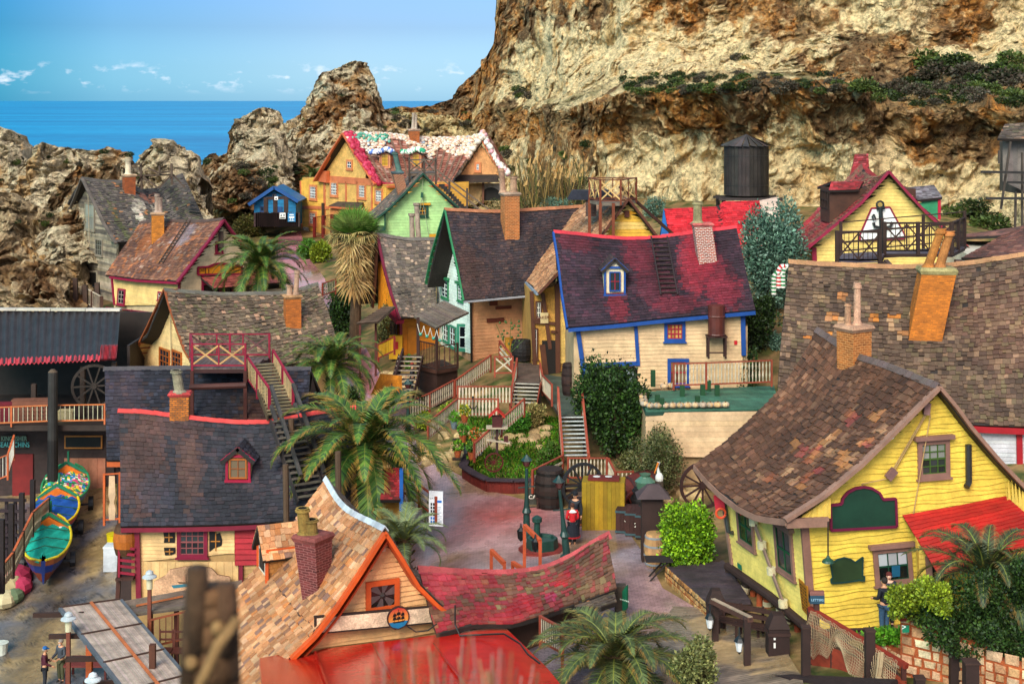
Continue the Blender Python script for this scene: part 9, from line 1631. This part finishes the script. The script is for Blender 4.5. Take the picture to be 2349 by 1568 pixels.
for i,(x,y)in enumerate(((1195,830),(1270,850),(1350,868))):crate('shipping_crate',['left one of three brown crates marked with white signs','middle one of three brown crates, marked 2','right one of three brown crates beside the round hedge'][i],ZJ(x,y),.82,.9,1.0,'3c1f1a',-.2,'3a5258',mark='2' if i==1 else'Y',group='three marked crates')
def barrel(label,c,L,R,col,hoop,axis=UP,name='barrel'):
 r=empty(name,c,label,'barrel');axis=axis.normalized();pts=[c+axis*L*t for t in(0,.15,.35,.5,.65,.85,1)];rr=[R*k for k in(.8,.91,.99,1.02,.99,.91,.8)];m=MB();m.tube(pts,rr,cc(col),16)
 m.c=[vary(cc(col),.2)for _ in m.f];m.build('stave',M['wood'],r);part(r,'hoop','metal',lambda m:[m.tube([c+axis*L*(t-.03),c+axis*L*(t+.03)],R*k,cc(hoop),16)for t,k in((.1,.92),(.35,1.02),(.65,1.02),(.9,.92))]);return r
barrel('large dark barrel lettered with chalk marks by the stair foot',G(*ZJ(590,640)),1.7,.68,'2c1e1a','1a1816');barrel('red-brown barrel lying on its side above the cart',P(*ZJ(1110,555),61.5),2.0,.62,'5a1f18','3a1a16',Vector((1.0,.55,.25)));barrel('black barrel with sage green jar on top',G(*ZJ(1335,730)),1.3,.62,'1c1a1c','2c2a2c');barrel('pale wooden barrel with grey hoops beside the hedge',G(*ZJ(1410,1100)),1.25,.42,'b08458','8a9096')
barrel('large black barrel by the plant pot on the upper deck',PZ(1197,827,3.6),1.15,.62,'1e1a1a','2a2626');barrel('dark fluted column bin on the greenish deck',PZ(1306,905,3.05),1.6,.4,'33201c','241614')
solo('glass_jar','sage green glass jar on the black barrel','jar','glass',lambda m:m.lathe(G(*ZJ(1335,730))+UP*1.3,[(.38,0),(.45,.3),(.2,.5),(.25,.6)],hx('4a6a58'),12));solo('serving_tray','red-brown tray with plates lying on the yellow crate','tray','wood',lambda m:(m.box(G(*ZJ(1010,800))+UP*2.03,1.3,.7,.08,hx('6a2018'),-.12),[m.lathe(G(*ZJ(1010,800))+Vector((x,0,2.12)),[(.12,0),(.16,.02)],hx('d8d4d0'),10)for x in(-.3,.2)]))
solo('plant_pot','tall ochre plant pot with a leafy sapling on the upper deck','plant','wood',lambda m:(m.lathe(PZ(1168,812,3.6),[(.2,0),(.25,.9),(.27,.92)],hx('a8741c'),10)));part(bpy.data.objects['plant_pot'],'sapling','leaf',lambda m:([m.tube([PZ(1168,812,4.4),PZ(1168,812,4.4)+Vector((x,0,z))],.02,hx('4a5a24'),4)for x,z in((-.7,1.6),(.5,1.1),(.1,1.9),(.8,.8))],[m.ball(PZ(1168,812,4.5)+Vector((rnd.uniform(-.7,.8),0,rnd.uniform(.3,1.9))),.07,hx('3f5a20'),5,4)for _ in range(26)]))
def bench(label,c,ang,L=1.6,col='3a221c',name='bench'):
 r=empty(name,c,label,'bench');ca,sa=math.cos(ang),math.sin(ang);T=lambda x,y,z:c+Vector((x*ca-y*sa,x*sa+y*ca,z));part(r,'seat','wood',lambda m:[m.bar(T(-L/2,y,.45),T(L/2,y,.45),.13,.05,cc(col))for y in(-.2,-.03,.14)]);part(r,'backrest','wood',lambda m:[m.bar(T(-L/2,.27,z),T(L/2,.27,z),.04,.14,cc(col))for z in(.65,.88)])
 for x in(-L/2+.12,L/2-.12):part(r,'leg','wood',lambda m:(m.bar(T(x,-.2,0),T(x,-.2,.43),.08,.08,cc(col)),m.bar(T(x,.24,0),T(x,.28,1.0),.08,.08,cc(col))))
bench('long dark bench before the giant wheel',G(*ZJ(700,640)),.0,2.6);bench('dark bench on the boardwalk by the log stilts',G(*ZM(440,1080)),-.5);bench('dark bench on the boardwalk beside the hooded litter bin',G(*ZM(560,1110)),-.5);bench('dark bench on the terrace against the yellow wall',G(*ZM(1330,1020))+Vector((0,.3,0)),0,1.2)
solo('pelican_figure','white pelican figure with orange beak perched on a stump','figure','plain',lambda m:(m.tube([G(*ZJ(1445,670)),G(*ZJ(1445,670))+UP*1.3],.18,hx('4a4038'),8),m.ball(G(*ZJ(1445,670))+UP*1.42,.22,hx('dcdcd8'),10,8,(.8,.8,1.1)),m.tube([G(*ZJ(1445,670))+UP*1.5,G(*ZJ(1445,670))+Vector((-.08,0,1.9)),G(*ZJ(1445,670))+Vector((-.02,0,2.1))],[.09,.05,.07],hx('dcdcd8'),8),m.tube([G(*ZJ(1445,670))+Vector((-.05,-.06,2.1)),G(*ZJ(1445,670))+Vector((-.22,-.1,1.65))],[.05,.02],hx('d8781c'),6)))
r=empty('map_stand',G(*ZJ(1385,1060)),'dark hooded wooden notice stand left of the round hedge','stand');b=G(*ZJ(1385,1060));part(r,'body','wood',lambda m:m.box(b,.8,.5,2.5,hx('33201c')));part(r,'roof','wood',lambda m:m.hexa([b+Vector((x,y,2.5))for x,y in((-.6,-.5),(.7,-.5),(.7,.5),(-.6,.5))],[b+Vector((x,y,2.95))for x,y in((-.15,-.1),(.3,-.1),(.3,.1),(-.15,.1))],hx('4a3a3c')))
r=empty('folding_table',G(*ZJ(1440,1205)),'small black folding table beside the plank terrace','table');b=G(*ZJ(1440,1205));part(r,'top','wood',lambda m:[m.bar(b+Vector((-.5,y,.75)),b+Vector((.5,y,.75)),.12,.04,hx('2a2224'))for y in(-.3,-.15,0,.15,.3)]);part(r,'leg','wood',lambda m:[m.bar(b+Vector((-.35,y,0)),b+Vector((.35,y,.75)),.05,.05,hx('2a2224'))or m.bar(b+Vector((.35,y,0)),b+Vector((-.35,y,.75)),.05,.05,hx('2a2224'))for y in(-.25,.25)])
r=empty('info_board',G(1000,1207),'tall white information board with black and blue pictograms','sign');q=Plane(P(1000,1165,57),(.25,1,0));R4=rect_px(q,(984,1126,1016,1206));part(r,'panel','plain',lambda m:pbox(m,q,*R4,-.06,0,hx('e4e4ea')));w_=R4[2]-R4[0]
part(r,'pictogram','plain',lambda m:[pbox(m,q,R4[0]+w_*(.12+.17*i),R4[1]+.12+j*.14,R4[0]+w_*(.23+.17*i),R4[1]+.22+j*.14,.0,.01,hx('1a6ac0' if j<2 else'14161a'))for i in range(2)for j in range(6)]+[pbox(m,q,R4[0]+w_*.55,R4[1]+.1+j*.06,R4[0]+w_*(.9 if j%3 else.8),R4[1]+.12+j*.06,.0,.01,hx('8a98a8'))for j in range(12)]+[pbox(m,q,R4[0]+w_*.5,R4[3]-.45,R4[2]-.05,R4[3]-.36,0,.01,hx('1a6ac0'))]);text_on('FILM SET',q,q.at(R4[0]+w_*.3,R4[3]-.3),.1,'14161a',r,.02)
r=empty('ticket_hut',G(895,1150),'tiny hut with worn red shingle roof and blue corner behind the date palm','hut');part(r,'roof','shingle',lambda m:shingles(m,Patch([P(878,1073,57.5),P(915,1072,57.5)],[P(872,1146,55.8),P(918,1146,55.8)],n=6),P_RED,w=.16,e=.14));part(r,'corner_board','plain',lambda m:m.bar(P(921,1075,56),P(921,1170,56),.14,.3,hx('16529a')));part(r,'wall','wood',lambda m:m.box(P(898,1190,57.4),.75,1.2,1.6,hx('a8782c')))
solo('fire_cabinet','orange-yellow fire cabinet with red sign beside the brown steps','cabinet','plain',lambda m:(m.box(PZ(908,822,2.4),.8,.4,1.4,hx('d8a01c')),m.box(PZ(908,822,2.4)+Vector((0,-.2,.6)),.32,.05,.45,hx('b81c20'))));solo('orange_wall','rendered orange retaining wall under the brown steps','wall','rough',lambda m:m.hexa([P(*p,Y)for p,Y in(((850,905),74),((922,908),72.5),((922,905),74.5),((860,900),75))],[P(*p,Y)for p,Y in(((872,858),74),((922,862),72.5),((922,860),74.5),((872,856),75))],hx('c87818')))
# lower right: terrace, ramp, stone wall, posts
f=[PZ(1527,1300,.75),PZ(1660,1285,.75),PZ(1725,1380,.75),PZ(1630,1392,.75)];deck('plank_terrace','dark plank terrace between hedge and yellow house with stone edge',f,'4a3c42',plank=.18,along=(1,-.1,0))
def stones(m,a,b,h,cols,s=.34,o=.1,seed=3,mort='b0562c'):
 R=random.Random(seed);L=(b-a);l=Vector((L.x,L.y,0)).length;u=L/l;n=Vector((u.y,-u.x,0));n=n if n.y<0 else-n;m.hexa([a-n*.3,b-n*.3,b+n*.02,a+n*.02],[p+UP*h for p in(a-n*.3,b-n*.3,b+n*.02,a+n*.02)],hx(mort));z=0
 while z<h-.08:
  x=0;hh=s*R.uniform(.6,1)
  while x<l:
   w_=s*R.uniform(.6,1.5);w_=min(w_,l-x);c=vary(hx(R.choice(cols)),.15,R);q=lambda X,Z,k:a+u*(x+w_*X)+UP*(z+hh*Z)+n*k;j=lambda:R.uniform(-.06,.06);g=.07
   A=[q(g+j(),g+j(),.0),q(1-g+j(),g+j(),.0),q(1-g+j(),1-g+j(),0),q(g+j(),1-g+j(),0)];c0=sum(A,Vector())/4;B=[c0+(p-c0)*.78+n*o*R.uniform(.6,1.1)for p in A]
   if w_>.08:m.hexa(A,B,c)
   x+=w_
  z+=hh
part(None,'stone_edging','rough',lambda m:stones(m,f[3]-UP*.7,f[0]-UP*.7,.66,['c09058','a87440','d0a870'],.22,.05));tag(bpy.data.objects['stone_edging'],'low rubble stone edge under the dark plank terrace','wall')
SC=['e0b890','d0a078','e8c8a0','c89468','d8a880']
r=empty('stone_wall',P(2070,1540,41),'pinkish rubble stone planter wall with orange mortar at lower right','wall');A=P(2066,1400,41);pts=[Vector((A.x,41,-1)),P(2160,1440,40.3),P(2260,1490,39.4),P(2420,1540,38.2)];hs_=[A.z+1,A.z+.55,A.z+.3,A.z+.1]
for i in range(3):a,b=Vector((pts[i].x,pts[i].y,-1)),Vector((pts[i+1].x,pts[i+1].y,-1));part(r,'stone_face','rough',lambda m:stones(m,a,b,hs_[i],SC,.36,.07,i))
r=empty('low_planter',P(2040,1480,41.8),'low stone planter of grass and yellow flowers by the terrace couple','planter');a=P(2003,1463,42.6);b=P(2068,1487,41.2);part(r,'stone_face','rough',lambda m:stones(m,Vector((a.x,a.y,0)),Vector((b.x,b.y,0)),a.z,SC,.3,.06,9));leafball('foliage',['4f8a1c','3f6a18','6aa024'],[(P(2040,1458,42.2),(.7,.4,.15))],1500,.12,71,r)
solo('flower_trough','red-brown flower trough on top of the stone wall','planter','wood',lambda m:m.box(P(2095,1418,40.9),.9,.4,.35,hx('8a3020')));b=P(2085,1400,40.9);bush('trough_plant','yellow-green trailing plants in the red-brown flower trough','plant',(2085,1400),(58,46),YEL,3500,.09,44,base=b-UP*.1,stem=False)
q=Plane(P(2080,1450,40.7),(-.2,1,0))
for nm,r4,c,tx,tc_,lb in(('exit_sign',(2066,1430,2081,1446),'1a7a5a','>','e4ece8','small green exit sign on the corner of the stone wall'),('caution_sign',(2113,1430,2128,1460),'e8d010','!','141414','yellow caution sign on the stone wall')):m=MB();pbox(m,q,*rect_px(q,r4),.1,.13,cc(c));s=m.build(nm,M['plain']);tag(s,lb,'sign');text_on(tx,q,((r4[0]+r4[2])/2,(r4[1]+r4[3])/2),.26,tc_,s,.14)
tz=G(1950,1456).z;deck('terrace_floor','plank terrace floor where the couple stands by the yellow house',[PZ(1865,1440,tz+.03),PZ(2070,1432,tz+.03),PZ(2075,1480,tz+.03),PZ(1905,1500,tz+.03)],'5a463c',plank=.16,along=(1,0,0))
r=empty('entrance_ramp',P(1860,1520,43),'red-brown boarded ramp with rails and draped fishing nets below the yellow house','ramp');A,B=P(*ZM(920,1090),43.3),P(*ZM(1560,1440),39.8);pl=Plane(A,(B-A).cross(UP));part(r,'side_board','wood',lambda m:boards(m,pl,pick3(pl,zs(ZM,(925,1100),(1310,1260),(1560,1400),(1560,1560),(900,1560),(905,1310))),'8a3420',.2,.01,.02,tilt=-.22,var=.12));dn=Vector((.1,1.5,0));part(r,'ramp_floor','plank',lambda m:m.hexa([A-UP*.1,B-UP*.1,B+dn-UP*.1,A+dn-UP*.1],[A,B,B+dn,A+dn],hx('5a4038')))
T0,T1=P(*ZM(905,895),43.4),P(*ZM(1560,1285),40);U0,U1=P(*ZM(905,992),43.4),P(*ZM(1550,1400),40);part(r,'rail','wood',lambda m:m.bar(T0,T1,.15,.14,hx('8a2c1c')));part(r,'rail','wood',lambda m:m.bar(U0,U1,.1,.12,hx('8a3a24')))
for t in(0,.25,.6,.97):post(r,T0.lerp(T1,t),T0.lerp(T1,t)-UP*1.9,.13,'4a241c')
def net(m):
 R=random.Random(8);n1,n2=64,16;g=[]
 for i in range(n1):t=.03+.9*i/(n1-1);top=T0.lerp(T1,t)+UP*.05;dr=1.1+.35*math.sin(t*14)+.15*math.sin(t*31);g.append([top+Vector((-.08-.12*math.sin(s/n2*3.1),-.1-.1*math.sin(t*40+s*.4),-dr*s/n2))for s in range(n2)])
 for i in range(n1):
  for j in range(n2-1):
   for(a,b)in((g[i][j],g[i][j+1]),)+(((g[i][j],g[i+1][j]),)if i<n1-1 else()):d=(b-a).cross(Vector((0,1,0))).normalized()*.007;m.face([a-d,a+d,b+d,b-d],hx('a89070'))
part(r,'net','cloth',net);part(r,'rope','cloth',lambda m:[m.tube([P(*ZM(x,1190),40.6),P(*ZM(x-10,1290),40.4),P(*ZM(x-25,1390),40.4)],.035,hx('a08868'),6)for x in(1375,1390,1400)]+[m.ball(P(*ZM(1375,1385),40.3),.14,hx('a08868'))])
for i,(x,y0,Y,w_)in enumerate(((270,860,46.5,.2),(485,965,44,.2),(880,1025,42,.24),(1310,1045,41,.26),(1880,1092,40,.26),(1990,1258,38.6,.36),(1645,1365,39.2,.26))):
 a=P(*ZM(x,y0),Y);solo('bollard_post','dark brown square timber post, '+['behind the left lantern','carrying the right lantern','beside the foot of the ramp','in front of the ramp nets','tall one before the stone wall','thick short one before the stone wall','low one at the bottom edge with coiled rope'][i],'post','wood',lambda m:(m.bar(a,Vector((a.x,a.y,min(a.z-1,gz(a.x,a.y)-1))),w_,w_,hx('33201c')),m.bar(a,a+UP*.05,w_*1.15,w_*1.15,hx('3f2a24'))),'dark posts along the boardwalk')
solo('lantern_beam','pale-topped timber beam carrying two lanterns over the boardwalk','beam','wood',lambda m:(m.bar(P(*ZM(255,848),46.4),P(*ZM(508,972),43.9),.18,.14,hx('5a3a30')),m.bar(P(*ZM(255,846),46.4)+UP*.08,P(*ZM(508,970),43.9)+UP*.08,.14,.03,hx('b09880'))))
solo('boardwalk_rail','dark timber guard rail with pale slats along the bottom edge','railing','wood',lambda m:(m.bar(P(*ZM(490,1350),43.5),P(*ZM(1480,1400),39.5),.3,.16,hx('2e2020')),m.bar(P(*ZM(535,1325),43.8),P(*ZM(800,1365),42),.3,.1,hx('2a1e20'))))
for i,(x,y,Y)in enumerate(((235,870,46.2),(433,1020,44.2))):
 p=P(*ZM(x,y),Y);k=Y/F*.3408;s=empty('hanging_lantern',p,('left' if not i else'right')+' black lantern with white glass hanging from the boardwalk beam','lantern');part(s,'glass','glass',lambda m:m.lathe(p-UP*.75,[(.08,0),(.14,.32)],hx('d8dce0'),6));part(s,'cap','metal',lambda m:m.lathe(p-UP*.44,[(.18,0),(.12,.1),(.04,.17),(.02,.44)],hx('1a2024'),6));part(s,'finial','metal',lambda m:m.lathe(p-UP*.84,[(.02,0),(.08,.09)],hx('1a2024'),6))
for i,(x,y)in enumerate(((690,1210),(275,1030))):
 b=G(*ZM(x,y));s=empty('litter_bin',b,('large' if not i else'smaller')+' dark brown hooded litter bin on the boardwalk, '+('with white symbol' if not i else'near the stone-edged terrace'),'litter bin');w_=.66 if not i else.58;part(s,'body','wood',lambda m:(m.box(b,w_,w_*.9,.9,hx('2c1a18')),m.box(b+UP*.7,w_*1.08,w_*.98,.1,hx('3a2420'))));part(s,'hood','wood',lambda m:m.hexa([b+Vector((x_*w_*.52,y_*w_*.47,.92))for x_,y_ in((-1,-1),(1,-1),(1,1),(-1,1))],[b+Vector((x_*w_*.25,y_*w_*.3,1.32))for x_,y_ in((-1,-1),(1,-1),(1,1),(-1,1))],hx('33201c')))
 if not i:part(s,'symbol','plain',lambda m:[m.box(b+Vector((-.15,-.31,z)),.06,.03,h_*.8,hx('d8d4d0'))for z,h_ in((.35,.2),(.6,.08))])
p=P(*ZM(952,855),43.2);s=empty('letter_box',p,'small blue-grey letter box reading LETTERS on a post','letter box');part(s,'box','metal',lambda m:(m.box(p,.44,.25,.25,hx('2a4a5e')),m.tube([p+Vector((-.22,0,.25)),p+Vector((.22,0,.25))],.12,hx('7a4a40'),10)));text_on('LETTERS',Plane(p+Vector((0,-.14,.12)),(0,1,0)),p+Vector((0,-.14,.12)),.1,'9ac0d8',s);post(s,p,p-UP*1.5,.16,'4a2a24')
def fixed(name,label,cat,pl,r4,c,o=.06,th=.05):m=MB();pbox(m,pl,*rect_px(pl,r4),o,o+th,cc(c));return tag(m.build(name,M['plain']),label,cat)
s=fixed('window_poster','small blue poster in the yellow house lower window','poster',YG,ZM(1448,600)+ZM(1503,675),'1a5a7a',.1,.01);s=fixed('post_cabinet','dark red open cabinet on the yellow porch wall','cabinet',YG,ZM(1612,655)+ZM(1694,770),'6a1418',.76,.3);s=fixed('exit_sign','small green exit sign low on the pale side wall','sign',YS,ZM(434,594)+ZM(458,626),'1f7a5c',.06,.02)
m=MB();q4=pick3(YS,zs(ZM,(830,694),(888,748),(908,965),(855,900)),.07);m.hexa([p-YS.n*.04 for p in q4],q4,hx('a86a14'));s=m.build('notice_plank',M['wood']);tag(s,'orange-brown lettered notice board on the pale side wall corner','sign');part(s,'lettering','plain',lambda m:[m.face([q4[0].lerp(q4[3],t).lerp(q4[1].lerp(q4[2],t),u)+YS.n*.01 for t,u in((t0,u0),(t0,u0+w0),(t0+.05,u0+w0),(t0+.05,u0))],hx('2a1810'))for t0 in(.1,.2,.3,.42,.52,.62,.74,.84)for u0,w0 in((.15,.2),(.45,.12),(.65,.2))])
p=YG(*ZM(1030,310),.5);s=empty('barn_lamp',p,'green enamel lamp hanging from the yellow house eave','lamp');part(s,'shade','metal',lambda m:m.lathe(p-UP*1.3,[(.2,0),(.17,.07),(.06,.15),(.04,.21)],hx('1f4a3a'),14));part(s,'cord','metal',lambda m:m.tube([p,p-UP*1.1],.025,hx('1a1a1a'),5))
p=P(*ZM(330,190),50.5);solo('life_ring','orange and white life ring board at the far corner of the yellow house','life ring','plain',lambda m:(m.tube([P(*ZM(308,255),51)+Vector((.17*math.cos(a),0,.17*math.sin(a)))for a in[i*.55 for i in range(12)]],.045,hx('e0502c'),8),m.bar(P(*ZM(290,130),51.2),P(*ZM(305,230),51.2),.35,.05,hx('c82a3c'))))
p=P(*ZJ(1140,1250),49);s=empty('direction_board',p,'green board with faded white script on a weathered post','sign');post(s,p,P(*ZJ(1140,1500),49),.38,'4a4034',mat='plank');q=Plane(P(*ZJ(1172,1370),48.6),(.9,1,0));part(s,'panel','plain',lambda m:(m.hexa([v-q.n*.08 for v in pick3(q,zs(ZJ,(1154,1300),(1190,1252),(1190,1430),(1155,1485)))],pick3(q,zs(ZJ,(1154,1300),(1190,1252),(1190,1430),(1155,1485))),hx('0f5a40'))));text_on('to the boat',q,ZJ(1172,1370),.085,'c8e0d0',s,.02)
def stump():
 a,b=P(488,1700,2.3),P(478,1330,2.3);m=MB();R=random.Random(2);n=12;ring=lambda c,w_,d_:[c+Vector((math.cos(2*math.pi*i/n)*w_*(1+.12*math.sin(i*2.7)),math.sin(2*math.pi*i/n)*d_,0))for i in range(n)]
 L=[(1710,485,75),(1560,480,72),(1480,482,68),(1420,486,62),(1380,488,58),(1345,488,55)];rs=[ring(P(x,y,2.3),w_*2.3/F,w_*2.3/F*.8)for y,x,w_ in L]
 for A,B in zip(rs,rs[1:]):m.hexa(A,B,vary(hx('6e4c30'),.2,R))
 for x,y0,y1,w_ in((452,1500,1300,30),(519,1500,1338,24),(440,1560,1400,26)):m.tube([P(x,y0,2.28),P(x,(y0+y1)/2,2.28),P(x,y1,2.28)],[w_*2.3/F,w_*2.2/F,w_*1.9/F],vary(hx('5a3e28'),.2,R),10)
 m.tube([P(430,1640,2.2),P(500,1480,2.22),P(545,1420,2.25)],.009,hx('a07a4c'),8)
 for x,y in((440,1520),(515,1600),(500,1440)):m.ball(P(x,y,2.26),.012,hx('a07a4c'))
 tag(m.build('wooden_stump',M['rough'],None,True),'blurred weathered wooden post top close to the camera at lower left','post')
 m=MB()
 for _ in range(46):x=R.uniform(850,1230);Y=R.uniform(2.2,3.2);p=P(x,1700,Y);m.tube([p,P(x+R.uniform(-30,40),R.uniform(1440,1560),Y)],.0022,hx(R.choice(['8a5a3c','b08a68','6a4438','a87a70'])),4)
 tag(m.build('dry_twigs',M['leaf']),kind='stuff')
stump()
